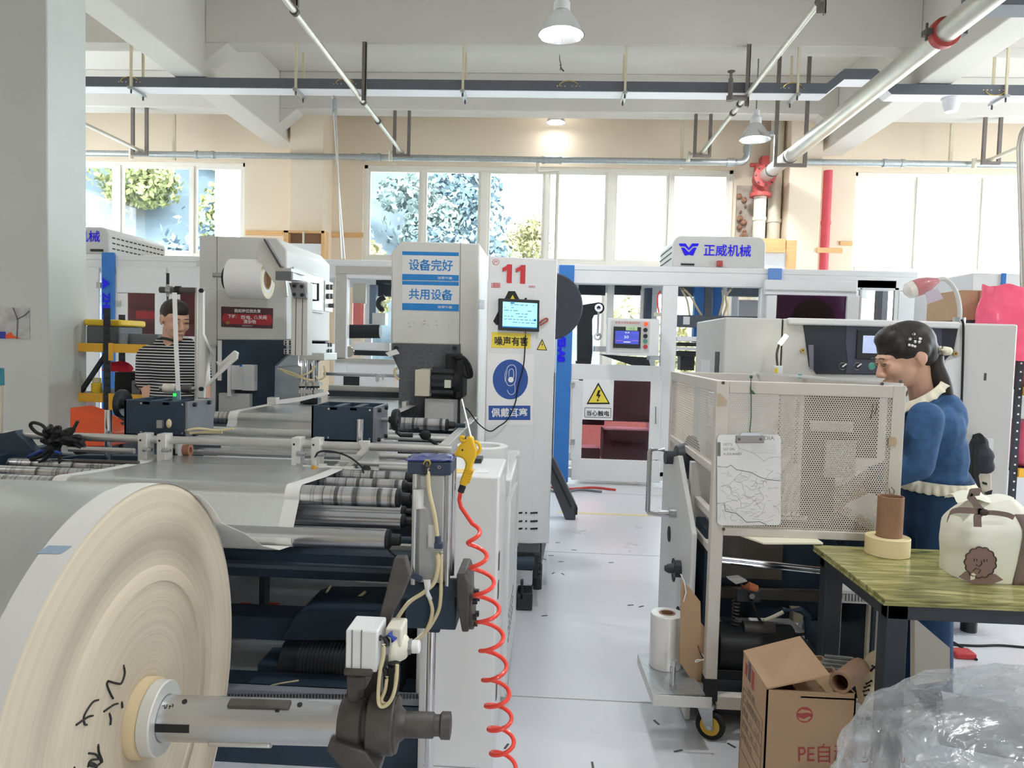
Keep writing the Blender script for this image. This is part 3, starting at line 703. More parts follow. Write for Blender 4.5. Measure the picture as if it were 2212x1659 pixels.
# ================================================================ BACK ROW OF MACHINES
FY, RY = 7.9, 9.2
def blue_letters(t, px, py0, py1, s='ZHENGWEI-A8'):
    a, c = PY(px - 8, py0, FY - .02), PY(px - 8, py1, FY - .02)
    L0 = a.z - c.z; h = .085
    text(s, 'lettering', ink_m, t, (a.x, FY - .042, a.z - .16), (0, 0, -1), (1, 0, 0), h, L0 - .16, .06)
    b = MB(); b.prism([(a.x, FY - .042, a.z - .13), (a.x, FY - .042, a.z), (a.x + h, FY - .042, a.z - .065)], (0, -.001, 0)); b.build('triangle_mark', ink_m, t)
def hood(t, x0, x1, y0, y1, z0, z1, r=.09):
    pts = [(x0, z0)] + [(x0 + r - r * cos(a), z1 - r + r * sin(a)) for a in [pi * i / 12 for i in range(7)]] + [(x1 - r + r * sin(a), z1 - r + r * cos(a)) for a in [pi * i / 12 for i in range(7)]] + [(x1, z0)]
    return MB().pxz(pts, y0, y1).build('hood', machine_m, t, bevel=.012)
def vents(t, x, y0, y1, z0, rows=3):
    b = MB()
    for j in range(rows):
        k = 0; y = y0
        while y < y1: b.box(x - .003, x + .003, y, y + .05, z0 + j * .06, z0 + j * .06 + .014); y += .085
    return b.build('vent_grille', black_m, t)
def frame_box(t, x0, x1, z1=2.33, hb=.2, posts=(), sill=None):
    b = MB(); b.box(x0, x1, FY, RY, z1 - .06, z1); b.box(x0, x1, FY, FY + .1, z1 - hb, z1 - .06); b.box(x0, x1, RY - .08, RY, z1 - hb, z1 - .06)
    for x, w in posts:
        b.box(x - w / 2, x + w / 2, FY, FY + .1, .1, z1 - hb); b.box(x - .04, x + .04, RY - .08, RY, .1, z1 - hb)
    b.box(x0, x1, FY, FY + .1, .06, .16); b.box(x0, x1, RY - .08, RY, .06, .16)
    b.build('frame', machine_w, t, bevel=.008)
    b = MB()
    n = max(2, int((x1 - x0) / 1.4) + 1)
    for i in range(n):
        x = x0 + .15 + (x1 - x0 - .3) * i / (n - 1)
        for y in (FY + .12, RY - .12): b.cyl((x, y, 0), (x, y, .07), .05, n=12)
    b.build('levelling_foot', black_m, t)
def button(t, px, py, y, m, r=.022, nm='push_button'):
    c = PY(px, py, y); b = MB(); b.cyl(c, c + V(0, -.018, 0), r, n=16); return b.build(nm, m, t)
# ---------------------------------------------------------------- machine with the number plate side (right)
bm_ = thing('forming_machine', 'long white carton machine with blue post, lettered hood and lightning sign beyond the aisle', 'machine', (1.7, FY, 0))
X = lambda px: PY(px, 750, FY).x
frame_box(bm_, X(1186), X(1975), posts=[(X(1194), .08), (X(1444), .16), (X(1955), .18), (X(1646), .07)])
b = MB(); bx(b, 1201, 1234, 572, 1042, FY - .035, FY); b.build('blue_post', blue_m, bm_, bevel=.006)
blue_letters(bm_, 1217, 602, 782)
b = MB(); bx(b, 1660, 1690, 579, 612, FY - .03, FY); b.build('blue_cap', mat('blue_cap', (104, 146, 208), .5), bm_, bevel=.01)
hd = hood(bm_, X(1447), X(1648), FY + .05, FY + .95, 2.33, 2.66)
vents(bm_, X(1447) - .002, FY + .12, FY + .9, 2.42)
txt('正威机械', 1520, 1622, 527, 553, FY + .045, ink_m, bm_, .012)
def px3(b, pts, y, m=None): b.prism([PY(x, yy, y) for x, yy in pts], (0, -.002, 0))
b = MB()
for sgn in (-1, 1):
    mx = lambda x: 1488 + sgn * (x)
    px3(b, [(mx(22), 526), (mx(7), 526), (mx(0), 536), (mx(0), 541), (mx(9), 532), (mx(19), 532)], FY + .046)
    px3(b, [(mx(17), 535), (mx(10), 535), (mx(0), 545), (mx(0), 550), (mx(6), 552), (mx(9), 552)], FY + .046)
b.build('logo', ink_m, bm_)
bxp('name_plate', black_m, bm_, 1471, 1500, 569, 573, FY + .04, FY + .05); bxp('beacon', redv_m, bm_, 1550, 1561, 563, 575, FY - .0, FY + .05)
# lower door with tinted window
b = MB(); ring(b, 1234, 1426, 788, 1040, 1258, 1403, 822, 993, FY - .03, FY); d = b.build('door', machine_w, bm_, bevel=.006)
bxp('door_window', tint_m, d, 1258, 1403, 822, 993, FY - .015, FY - .01)
b = MB()
for py in (832, 955): bx(b, 1232, 1242, py - 6, py + 6, FY - .045, FY - .028)
b.build('hinge', galv_m, d)
c0, c1 = PY(1417, 880, FY - .07), PY(1417, 915, FY - .07); b = MB(); b.tube([c0 + V(0, .04, 0), c0, c1, c1 + V(0, .04, 0)], .008, 8); b.build('handle', steel_m, d)
sg = thing('warning_sign', 'white sign with yellow lightning triangle on the tinted door', 'sign', PY(1291, 907, FY - .032))
bxp('panel', white_m, sg, 1258, 1325, 820, 907, FY - .036, FY - .03)
def tri(b, cx, top, bot, half, y): b.prism([PY(cx - half, bot, y), PY(cx + half, bot, y), PY(cx, top, y)], (0, -.001, 0))
def warn(t, cx, top, bot, half, y, bolt=True):
    b = MB(); tri(b, cx, top, bot, half, y); b.build('black_border', ink_k, t); h = bot - top
    b = MB(); tri(b, cx, top + h * .13, bot - h * .07, half * .83, y - .0015); b.build('yellow_triangle', signy_m, t)
    if bolt:
        b = MB(); q = lambda u, v: PY(cx + u * half, top + v * h, y - .003)
        b.prism([q(-.02, .36), q(.2, .36), q(.06, .55), q(.22, .57), q(-.06, .8), q(.0, .64), q(-.18, .62)], (0, -.001, 0))
        b.prism([q(-.12, .78), q(.08, .8), q(-.1, .9)], (0, -.001, 0)); b.build('lightning_mark', ink_k, t)
warn(sg, 1292.5, 826, 873, 25.5, FY - .037)
b = MB(); ring(b, 1263, 1320, 881, 902, 1264, 1319, 882, 901, FY - .0375, FY - .036); b.build('border_line', ink_k, sg)
txt('当心触电', 1267, 1316, 886, 898, FY - .037, ink_k, sg, .02)
# control box
cb = thing('control_box', 'white control box with lit blue touch screen and coloured buttons on the carton machine', 'control panel', PY(1367, 768, 7.8))
bxp('housing', machine_w, cb, 1312, 1424, 688, 768, 7.72, 7.86, .006); bxp('face_plate', machine_m, cb, 1319, 1403, 693, 761, 7.715, 7.72)
bxp('screen_bezel', black_m, cb, 1325, 1384, 706, 752, 7.705, 7.715, .002); bxp('screen', screen_b, cb, 1329, 1380, 715, 743, 7.703, 7.705)
txt('50', 1348, 1358, 725, 731, 7.7025, ink_w, cb, .02); txt('主页', 1350, 1360, 716.5, 720, 7.7025, ink_w, cb, .02); bxp('screen_bar', ink_w, cb, 1347, 1362, 737.5, 740, 7.702, 7.703); bxp('screen_line', mat('screen_violet', (196, 120, 220), .4), cb, 1329.5, 1345, 735, 736.5, 7.702, 7.703); bxp('screen_line', MATS['screen_violet'], cb, 1365, 1379.5, 735, 736.5, 7.702, 7.703); txt('智能立体纸盒成型机', 1329, 1383, 694, 699, 7.7145, ink_r, cb, .0)
bxp('note', mat('green_note', (196, 222, 176), .7), cb, 1352, 1377, 705, 714, 7.702, 7.705); txt('-112-', 1357, 1372, 707, 712, 7.7015, ink_k, cb)
for px, py, m in ((1395, 700, orangel_m), (1394, 713, black_m), (1394, 726, black_m), (1394, 737, green_m), (1394, 749, red_m)): button(cb, px, py, 7.715, m)
bxp('bracket', galv_m, cb, 1404, 1424, 768, 778, 7.75, 8.0)
# works inside
b = MB(); a = PY(1293, 665, 8.35)
pts = [PY(1248, 660, 8.3)] + [PY(1293 + 13 * sin(q), 665 - 13 * cos(q) + .5, 8.3) for q in [pi * i / 8 for i in range(9)]] + [PY(1284, 680, 8.3), PY(1280, 690, 8.3), PY(1280, 760, 8.3), PY(1277, 785, 8.3), PY(1247, 785, 8.3)]
b.prism(pts, (0, .22, 0)); b.build('swing_arm', black_m, bm_, bevel=.008)
p, q = PY(1293, 665, 8.26), PY(1291, 727, 8.26); b = MB(); b.cyl(p, q, .014, n=10)
for c in (p, q): b.cyl(c + V(0, -.02, 0), c + V(0, .03, 0), .045, n=18, hole=.02)
b.build('link_rod', steel_m, bm_)
bxp('arm_base', black_m, bm_, 1245, 1277, 780, 790, 8.25, 8.6); bxp('conveyor', steel_m, bm_, 1285, 1315, 748, 760, 8.2, 8.6)
b = MB(); bx(b, 1250, 1308, 616, 637, 8.9, 9.0); bx(b, 1328, 1385, 616, 637, 8.9, 9.0); b.build('dark_header', dark_m, bm_)
b = MB(); bx(b, 1312, 1326, 612, 700, 8.5, 8.58); bx(b, 1384, 1393, 625, 700, 8.6, 8.68); b.build('inner_post', alu_m, bm_)
bxp('inner_column', mat('slate', (70, 84, 108), .5), bm_, 1394, 1408, 622, 700, 8.5, 8.7)
b = MB(); b.prism([PY(1295, 765, 8.4), PY(1400, 772, 8.4), PY(1405, 790, 8.4), PY(1375, 792, 8.4)], (0, .3, 0)); b.build('slanted_tray', black_m, bm_)
MB().tube(spline([PY(1427, 628, 7.97), PY(1421, 640, 7.97), PY(1421, 660, 7.97), PY(1424, 680, 7.97)], 5), .009, 8).build('red_air_line', hose_m, bm_)
bxp('terminal_block', cream_m, bm_, 1413, 1430, 675, 683, 7.95, 8.0)
b = MB(); bx(b, 1302, 1408, 930, 998, 8.2, 8.6); bx(b, 1250, 1296, 968, 1000, 8.2, 8.5); bx(b, 1250, 1306, 886, 918, 8.3, 8.6); bx(b, 1326, 1410, 815, 906, 8.5, 8.6); bx(b, 1250, 1330, 815, 880, 8.7, 8.75); b.build('drive_box', dark_m, bm_, bevel=.01)
b = MB(); bx(b, 1258, 1403, 903, 910, 8.1, 8.2); bx(b, 1330, 1395, 955, 960, 8.1, 8.2); b.build('inner_rail', black_m, bm_)
# second bay works
bxp('crossbar', mat('slate_bar', (84, 92, 104), .5), bm_, 1462, 1638, 682, 708, 8.15, 8.35)
bxp('white_sticker', white_m, bm_, 1476, 1490, 684, 701, 8.145, 8.15)
b = MB(); bx(b, 1500, 1520, 616, 740, 8.5, 8.62); bx(b, 1540, 1560, 616, 700, 8.55, 8.7); b.build('blue_lift', blue_m, bm_)
b = MB(); bx(b, 1522, 1538, 616, 700, 8.5, 8.6); bx(b, 1462, 1500, 616, 640, 8.7, 8.8); bx(b, 1575, 1640, 616, 640, 8.7, 8.8); b.build('grey_plate', mat('plate_slate', (104, 112, 124), .5), bm_)
b = MB(); bx(b, 1596, 1637, 648, 684, 8.8, 8.85); b.build('cabinet_panel', machine_m, bm_)
for k, pts in enumerate((((1475, 622), (1492, 640), (1505, 664), (1516, 682)), ((1582, 622), (1568, 640), (1570, 660), (1562, 682)), ((1470, 622), (1484, 648), (1490, 682)), ((1560, 622), (1562, 650), (1554, 682)))):
    MB().tube(spline([PY(*q, 8.2) for q in pts], 5), .012, 7).build('cable', tube_m, bm_)
b = MB(); bx(b, 1463, 1520, 740, 748, 8.1, 8.5); bx(b, 1462, 1515, 758, 770, 8.1, 8.5); bx(b, 1470, 1500, 770, 800, 8.2, 8.4); b.build('dark_works', black_m, bm_)
b = MB(); bx(b, 1463, 1515, 727, 737, 8.05, 8.4); bx(b, 1462, 1520, 750, 757, 8.05, 8.3); b.build('steel_slide', steel_m, bm_)
# sliding door frame with purple window, open bay
b = MB(); ring(b, 1653, 1852, 606, 860, 1674, 1826, 638, 850, FY - .12, FY - .05); sd = b.build('sliding_door', machine_w, bm_, bevel=.006)
bxp('door_window', purple_m, sd, 1674, 1826, 638, 850, FY - .085, FY - .08); bxp('top_track', galv_m, sd, 1652, 1850, 627, 631, FY - .125, FY - .12)
b = MB(); b.lathe([(.24, 0), (.24, .05)], PY(1757, 692, 8.5), (0, 1, 0), n=40); b.build('dark_wheel', black_m, bm_); bxp('dark_wall', mat('inner_mauve', (150, 138, 152), .6, var=.1), bm_, 1676, 1822, 640, 850, 8.9, 8.95)
b = MB(); bx(b, 1902, 1914, 622, 840, 8.3, 8.5); b.build('bay_post', mat('post_grey', (120, 122, 126), .5), bm_)  # grey upright inside the open bay
b = MB(); ring(b, 1853, 1936, 606, 850, 1857, 1928, 622, 845, FY, FY + .04); b.build('bay_trim', alu_m, bm_)
bxp('left_panel', machine_w, bm_, 1186, 1201, 805, 1040, FY, FY + .03); bxp('relay_rack', white_m, bm_, 1187, 1201, 735, 784, FY + .1, FY + .2)
b = MB()
for i in range(9): bx(b, 1192, 1200, 736 + i * 5, 738 + i * 5, FY + .09, FY + .1)
b.build('relay_grille', black_m, bm_); bxp('red_latch', red_m, bm_, 1181, 1189, 891, 904, FY - .05, FY)
# ---------------------------------------------------------------- machine at the left
am = thing('forming_machine', 'long white carton machine behind the man with tinted windows, left of the middle aisle', 'machine', (-3.6, FY, 0))
frame_box(am, -6.6, X(880), posts=[(X(238), .05), (X(735), .14), (X(868), .1), (-6.5, .1)])
b = MB(); bx(b, 219, 246, 545, 960, FY - .035, FY); b.build('blue_post', blue_m, am, bevel=.006); blue_letters(am, 232, 600, 778)
hood(am, -6.3, X(229), FY + .05, FY + 1.25, 2.33, 2.63); vents(am, X(229) + .002, FY + .12, FY + 1.2, 2.4)
text('正威机械', 'lettering', ink_m, am, (X(211), FY + .045, PY(211, 522, FY).z), (1, 0, 0), (0, 0, 1), .125, .53, .012, 'RIGHT')
bxp('name_plate', black_m, am, 195, 222, 538, 543, FY + .04, FY + .05)
b = MB(); bx(b, 130, 214, 577, 1040, FY - .02, FY); d = b.build('door', machine_w, am, bevel=.005); bxp('hinge', galv_m, d, 208, 217, 610, 622, FY - .035, FY - .015)
for x0, x1, q0, q1, yy in ((252, 358, 275, 334, (633, 727)), (364, 474, 388, 446, (633, 727))):
    b = MB(); ring(b, x0, x1, 577, 1040, q0, q1, yy[0], yy[1], FY - .02, FY); d = b.build('door', machine_w, am, bevel=.005); bxp('door_window', tint_m, d, q0, q1, yy[0], yy[1], FY - .012, FY - .008)
    bxp('hinge', galv_m, d, x0 - 3, x0 + 8, 650, 662, FY - .035, FY - .015)
bxp('door_seal', dark_m, am, 359, 364, 590, 640, FY - .01, FY + .02)
b = MB(); bx(b, 262, 340, 660, 668, 8.4, 8.5); bx(b, 262, 345, 700, 708, 8.4, 8.5); bx(b, 285, 330, 708, 740, 8.3, 8.6); bx(b, 375, 450, 690, 700, 8.4, 8.5); b.build('dark_works', dark_m, am)
bxp('back_wall', mat('inner_dark', (66, 60, 66), .6), am, 252, 474, 600, 940, 9.0, 9.05)
b = MB(); bx(b, 294, 330, 672, 688, 8.5, 8.55); b.build('pink_board', pink_m, am)
bxp('hex_emblem', machine_m, am, 424, 436, 562, 576, FY - .006, FY)
bxp('lower_panel', machine_w, am, 748, 850, 780, 1040, FY, FY + .03); b = MB(); ring(b, 725, 860, 575, 785, 747, 845, 592, 775, FY - .01, FY + .02); b.build('bay_trim', alu_m, am)
b = MB(); bx(b, 762, 790, 612, 655, 8.6, 8.64); b.build('blind', cream_m, am); bxp('tinted_pane', tint_m, am, 762, 786, 655, 702, 8.6, 8.61)
b = MB(); bx(b, 798, 812, 615, 700, 8.4, 8.5); b.build('inner_post', mat('slate2', (116, 132, 150), .5), am); b = MB(); bx(b, 812, 845, 605, 640, 8.6, 8.7); bx(b, 825, 845, 596, 612, 8.3, 8.5); b.build('dark_header', dark_m, am)
bxp('white_box', white_m, am, 804, 832, 676, 702, 8.2, 8.35); b = MB(); p = PY(746, 716, 8.1); q = PY(822, 716, 8.1); b.cyl(p, q, .075, n=20); bx(b, 742, 750, 700, 745, 8.0, 8.2); b.build('motor', black_m, am)
b = MB(); bx(b, 762, 842, 740, 757, 7.95, 8.05); b.build('white_guard', machine_w, am, bevel=.01); b = MB(); bx(b, 745, 842, 757, 768, 8.1, 8.3); b.build('dark_works', black_m, am)
b = MB(); b.lathe([(.06, 0), (.06, .04)], PY(752, 760, 7.93), (0, 1, 0)); b.build('fan_grille', steel_m, am); b = MB(); b.tube(spline([PY(828, 672, 8.1), PY(818, 660, 8.1), PY(820, 648, 8.1), PY(832, 642, 8.1)], 6), .03, 8); b.build('cable_chain', black_m, am)
bxp('notice_plate', black_m, am, 742, 776, 811, 835, FY - .006, FY)
# ---------------------------------------------------------------- machine at the far right
cm = thing('wrapping_machine', 'white machine with thin blue stripe behind the cardboard box at the right edge', 'machine', (4.6, 6.6, 0))
b = MB(); b.box(PY(2100, 600, 6.6).x, 6.2, 6.6, 7.6, .08, PY(2110, 590, 6.6).z); b.build('body', machine_w, cm, bevel=.01); bxp('blue_stripe', blue_m, cm, 2162, 2171, 590, 700, 6.585, 6.6)
b = MB(); bx(b, 2120, 2260, 740, 1000, 6.585, 6.6); b.build('lower_door', machine_m, cm, bevel=.004); b = MB()
for x in (3.9, 6.0):
    for y in (6.7, 7.5): b.cyl((x, y, 0), (x, y, .09), .05, n=12)
b.build('levelling_foot', black_m, cm)
# ================================================================ PAPER ROLL ON ITS SHAFT
RC, RYAW, RR = V(-.9, 1.604, .5825), .0496, .528
RN = V(cos(RYAW), sin(RYAW), 0)
def on_face(px, py, off=.0015):            # point of the roll's end face seen at a pixel
    o = V(0, 0, CAM_Z); d = ray(px, py); return o + d * ((RC - o).dot(RN) / d.dot(RN)) + RN * off
roll = thing('paper_roll', 'huge roll of silver faced paper with handwriting on its cream end, on the near shaft', 'paper roll', RC, RYAW)
b = MB(); b.cyl((-.95, 0, 0), (-.062, 0, 0), RR, n=160, caps=False); b.build('foil_wrap', foil_m, roll, local=True)
b = MB(); b.cyl((-.062, 0, 0), (0, 0, 0), RR + .0008, n=160, caps=False); b.build('white_margin', margin_m, roll, local=True)
b = MB()                                   # end face with slightly stepped windings
prof = [(.088, -.004), (.1, 0), (.3, .0), (.302, .004), (.335, .003), (.338, -.002), (.4, 0), (.402, .003), (.46, .001), (.5, .0), (.524, -.001), (RR, -.004)]
b.lathe(prof, (0, 0, 0), (1, 0, 0), 160, caps=False); b.build('end_face', ring_m, roll, local=True, ang=60)
MB().cyl((-.95, 0, 0), (-.949, 0, 0), RR, n=80).build('far_end', ring_m, roll, local=True)
MB().cyl((-.95, 0, 0), (.02, 0, 0), .088, n=48, hole=.074).build('core', mat('core_cream', (214, 194, 158), .6, var=.06), roll, local=True)
def strokes(t, name, lines, r=.0022, fn=on_face, m=None):
    for ln_ in lines:
        MB().tube(spline([fn(*q) for q in ln_], 4), r, 6).build(name, m or ink_k, t)
strokes(roll, 'ink_stroke', [((266, 1437), (268, 1455), (262, 1474), (255, 1477), (232, 1471)), ((231, 1472), (230, 1480), (237, 1498), (243, 1509)), ((262, 1516), (263, 1529)),
                             ((253, 1520), (245, 1522), (233, 1530), (223, 1537)), ((235, 1541), (238, 1553), (237, 1566)), ((211, 1512), (200, 1516), (188, 1532), (180, 1548), (181, 1563), (186, 1566)),
                             ((199, 1546), (188, 1549), (163, 1566)), ((211, 1608), (212, 1624), (218, 1640), (219, 1647)), ((190, 1627), (206, 1630), (217, 1645), (205, 1655), (190, 1652), (196, 1642), (212, 1640)),
                             ((188, 1656), (196, 1648), (208, 1656), (195, 1666)), ((159, 1657), (160, 1670))])
# adhesive tabs on the white margin
def on_margin(xl, ang): return RC + Matrix.Rotation(RYAW, 3, 'Z') @ V(xl, -(RR + .0016) * sin(ang), (RR + .0016) * cos(ang))
tb = mat('blue_tab', (150, 170, 190), .5)
for a0, a1, x0, x1 in ((1.08, 1.2, -.058, -.022), (.5, .54, -.055, -.01)):
    MB().add([on_margin(x0, a0), on_margin(x1, a0), on_margin(x1 - .012, a1), on_margin(x0 - .012, a1)], [(0, 1, 2, 3)]).build('tab', tb, roll)
sh = thing('unwind_shaft', 'bright steel expanding shaft through the big paper roll', 'shaft', RC, RYAW)
MB().cyl((-1.0, 0, 0), (.45, 0, 0), .0495, n=48).build('shaft_body', steel_m, sh, local=True)
b = MB(); b.cyl((.02, 0, 0), (.05, 0, 0), .082, n=48, hole=.0497); b.build('collar', alup_m, sh, local=True, bevel=.003)
for a, x0, x1, m in ((1.2, .2, .34, alu_m), (-1.05, .16, .3, alu_m)):
    c = V(0, -cos(a) * .05, sin(a) * .05); b = MB(); u = V(0, -cos(a), sin(a)); w = V(0, sin(a), cos(a))
    b.obox(c + V((x0 + x1) / 2, 0, 0), V((x1 - x0) / 2, 0, 0), u * .006, w * .012); b.build('expanding_key', iron_m if a > 0 else alu_m, sh, local=True, bevel=.004)
b = MB(); u = V(0, -1, .05).normalized(); b.obox(V(.085, 0, 0) + u * .0485, V(.04, 0, 0), u * .002, V(0, .05, 1).normalized() * .009); b.build('key_slot', rubber_m, sh, local=True)
b = MB(); b.lathe([(.0495, .45), (.054, .46), (.054, .5), (.046, .505), (.046, .56), (.062, .56), (.062, .58), (.04, .585), (.026, .6)], (0, 0, 0), (1, 0, 0), 40); b.build('bearing_end', cast_m, sh, local=True)
b = MB(); b.lathe([(.0285, .57), (.0285, .66), (.0235, .665), (.0235, .675), (.03, .68), (.03, .7), (.02, .702)], (0, 0, 0), (1, 0, 0), 32); b.build('stub_end', iron_m, sh, local=True)
MB().cyl((.31, -.03, .0405), (.318, -.0303, .0408), .004, n=8).build('bore', rubber_m, sh, local=True)
for k, (x, an) in enumerate(((.1, 1.25), (.36, 1.25))):
    MB().cyl((x, -.05 * cos(an), .05 * sin(an)), (x, -.0515 * cos(an), .0515 * sin(an)), .006, n=8).build('stud', rubber_m, sh, local=True)
def on_shaft(px, py):
    o = V(0, 0, CAM_Z); d = ray(px, py).normalized(); k_ = (RC - o); w0 = k_ - RN * k_.dot(RN); dd = d - RN * d.dot(RN); t_ = (dd.dot(w0) - math.sqrt(max(0, dd.dot(w0) ** 2 - dd.dot(dd) * (w0.dot(w0) - .0497 ** 2)))) / dd.dot(dd); return o + d * t_
strokes(sh, 'pen_mark', [((352, 1524), (353, 1525)), ((356, 1523), (356, 1529)), ((361, 1522), (359, 1529), (355, 1530)), ((364, 1526), (368, 1524)), ((369, 1524), (365, 1531)), ((373, 1521), (374, 1525), (371, 1527))], .0011, on_shaft)
# ================================================================ SWING ARM AND CYLINDER
ay = 1.62
arm = thing('swing_arm', 'dark steel swing arm with white brake block holding the right end of the roll shaft', 'arm', PY(850, 1640, ay))
pl = [(852, 1205), (876, 1205), (886, 1245), (868, 1290), (846, 1330), (832, 1380), (824, 1440), (822, 1500), (838, 1512), (842, 1560), (836, 1610), (812, 1670), (800, 1720), (760, 1690), (704, 1620), (712, 1600), (752, 1596), (742, 1530), (748, 1495), (752, 1460), (800, 1440), (815, 1350)]
MB().prism([PY(x, y, ay + .09) for x, y in pl], (0, .03, 0)).build('arm_plate', iron_m, arm, bevel=.004)
b = MB(); b.prism([PY(x, y, ay - .06) for x, y in ((704, 1622), (712, 1600), (790, 1625), (815, 1668), (800, 1720), (770, 1690))], (0, .12, 0)); b.build('foot_bracket', cast_m, arm, bevel=.004)
b = MB(); c = RC + RN * .545; b.cyl(c - RN * .03, c + RN * .03, .066, n=36, hole=.05); b.build('bearing_housing', cast_m, arm, bevel=.004)
b = MB(); bx(b, 746, 815, 1362, 1452, ay - .02, ay + .07); blk = b.build('clamp_cylinder', machine_w, arm, bevel=.004)
b = MB()
for px in (759, 779): bx(b, px, px + 2, 1362, 1452, ay - .022, ay - .018)
b.build('groove', ink_g, blk); bxp('base_block', cast_m, blk, 741, 803, 1448, 1462, ay - .03, ay + .06, .004)
b = MB(); b.prism([PY(x, y, ay - .0) for x, y in ((748, 1462), (790, 1462), (790, 1490), (776, 1495), (770, 1535), (752, 1535), (748, 1495))], (0, .06, 0)); b.build('clamp_finger', cast_m, arm, bevel=.004)
v = PY(862, 1400, ay); b = MB()
bx(b, 832, 868, 1357, 1400, ay + .02, ay + .09); b.lathe([(.045, 0), (.045, .012), (.034, .02), (.026, .034), (.02, .04)], PY(846, 1396, ay + .05), (1, .05, -.05), 24); bx(b, 838, 858, 1396, 1432, ay + .03, ay + .07)
vb = b.build('brake_caliper', mat('ivory_cast', (224, 220, 204), .5, var=.05), arm, bevel=.005)
a, c = PY(876, 1396, ay + .05), PY(889, 1397, ay + .05); MB().cyl(a, c, .018, n=6).build('hex_nut', galv_m, vb); MB().cyl(c, PY(907, 1397, ay + .05), .015, n=16).build('white_fitting', white_m, vb, bevel=.003)
def elbow(parent, px, py, y, m=black_m, dx=14, dy=16):
    b = MB(); b.tube([PY(px, py, y), PY(px + dx * .7, py, y), PY(px + dx, py + dy * .4, y), PY(px + dx, py + dy, y)], .007, 10); b.cyl(PY(px - 6, py, y), PY(px + 1, py, y), .0065, n=6); return b.build('tube_fitting', m, parent)
elbow(arm, 822, 1378, ay + .0); elbow(arm, 820, 1444, ay + .0)
def tube(parent, pts, y, r=.0042, m=None, name='air_tube', n=6):
    return MB().tube(spline([PY(q[0], q[1], q[2] if len(q) > 2 else y) for q in pts], n), r, 8).build(name, m or tube_m, parent)
tube(arm, ((829, 1392), (828, 1420), (821, 1450), (817, 1500), (820, 1524), (834, 1524), (848, 1505), (856, 1470), (858, 1436)), ay - .03)
tube(arm, ((836, 1462), (832, 1490), (824, 1512), (831, 1520), (842, 1516), (852, 1490), (856, 1455)), ay - .02, .004)
tube(arm, ((852, 1432), (850, 1470), (845, 1500)), ay + .0, .014, rubber_m, 'black_hose')
b = MB(); b.tube([PY(841, 1368, ay + .0), PY(852, 1383, ay + .0)], .009, 8); b.build('blue_clip', mat('clip_blue', (50, 70, 160), .5), arm)
# upright pneumatic cylinder
cy_ = 2.0
ac = thing('air_cylinder', 'tall grey aluminium air cylinder with dark blue cap standing before the white cabinet', 'cylinder', PY(935, 1659, cy_))
P0, P1 = PY(935, 1018, cy_), PY(935, 1248, cy_); rad = .049
b = MB(); b.box(P1.x - .036, P1.x + .036, cy_ - .048, cy_ + .048, P1.z, P0.z); b.cyl((P1.x, cy_, P1.z), (P1.x, cy_, P0.z), .046, n=32); b.build('barrel', mat('brushed_grey', (184, 186, 188), .4, .55, var=.04, stretch=(1, 1, .2)), ac, bevel=.006)
for sx in (-1, 1):
    for sy in (-1, 1): MB().cyl((P1.x + sx * .046, cy_ + sy * .046, P1.z - .005), (P1.x + sx * .046, cy_ + sy * .046, P0.z + .005), .0075, n=12).build('tie_rod', steel_m, ac)
navy_m = mat('navy_cap', (58, 70, 92), .5, var=.05)
b = MB(); b.box(P0.x - .06, P0.x + .058, cy_ - .058, cy_ + .058, P0.z, P0.z + .036); b.build('top_cap', navy_m, ac, bevel=.004)
b = MB(); b.grid(lambda u, w: V(P0.x - .065 + .125 * u, cy_ - .062 + .124 * w, P0.z + .037 + .006 * noise.noise(V(u * 6, w * 6, 1)) + .003), 14, 12); o = b.build('cap_film', mat('blue_film', (52, 62, 130), .25, var=.2, scale=20, coat=.4), ac)
sm = o.modifiers.new('thick', 'SOLIDIFY'); sm.thickness = .003
c = PY(924, 1000, cy_ - .06); b = MB(); b.cyl(c, c + V(0, -.012, 0), .011, n=6, hole=.007); b.build('port_nut', brass_m, ac); b = MB(); b.tube([c, c + V(0, -.02, 0), c + V(0, -.026, -.006), c + V(0, -.026, -.026)], .0062, 10); b.build('tube_fitting', black_m, ac)
c = PY(949, 1009, cy_ - .0585); MB().cyl(c, c + V(0, -.003, 0), .0045, n=14, hole=.0028).build('drain_screw', steel_m, ac)
bxp('spec_label', mat('label_grey', (214, 214, 212), .5), ac, 925, 944, 1134, 1182, cy_ - .0485, cy_ - .048)
c = PY(926, 1180, cy_ - .049); text('CYLINDER', 'lettering', ink_g, ac, (PY(931, 1158, cy_).x, cy_ - .0492, PY(931, 1176, cy_).z), (0, 0, 1), (-1, 0, 0), .005, .04)
o = MB().add([PY(x, y, cy_ - .062) for x, y in ((893, 1058), (916, 1057), (915, 1092), (922, 1098), (893, 1101))], [(0, 1, 2, 3, 4)]).build('paper_tag', white_m, ac); sm = o.modifiers.new('thick', 'SOLIDIFY'); sm.thickness = .001
tube(ac, ((924, 1012), (927, 1060), (938, 1110), (945, 1160)), cy_ - .085, .0055)
b = MB(); c = PY(948, 1175, cy_ - .085); b.box(c.x - .012, c.x + .011, c.y - .008, c.y + .008, c.z - .012, c.z + .005); b.cyl(c + V(-.003, 0, 0), c + V(-.003, 0, .022), .008, n=12); b.build('y_fitting', navy_m, ac, bevel=.003)
tube(ac, ((945, 1192), (946, 1225), (938, 1258), (915, 1280), (885, 1300), (862, 1330), (848, 1360), (842, 1385)), cy_ - .09, .0055)
tube(ac, ((954, 1192), (953, 1230), (952, 1290), (945, 1325), (920, 1365), (895, 1385)), cy_ - .07, .005)
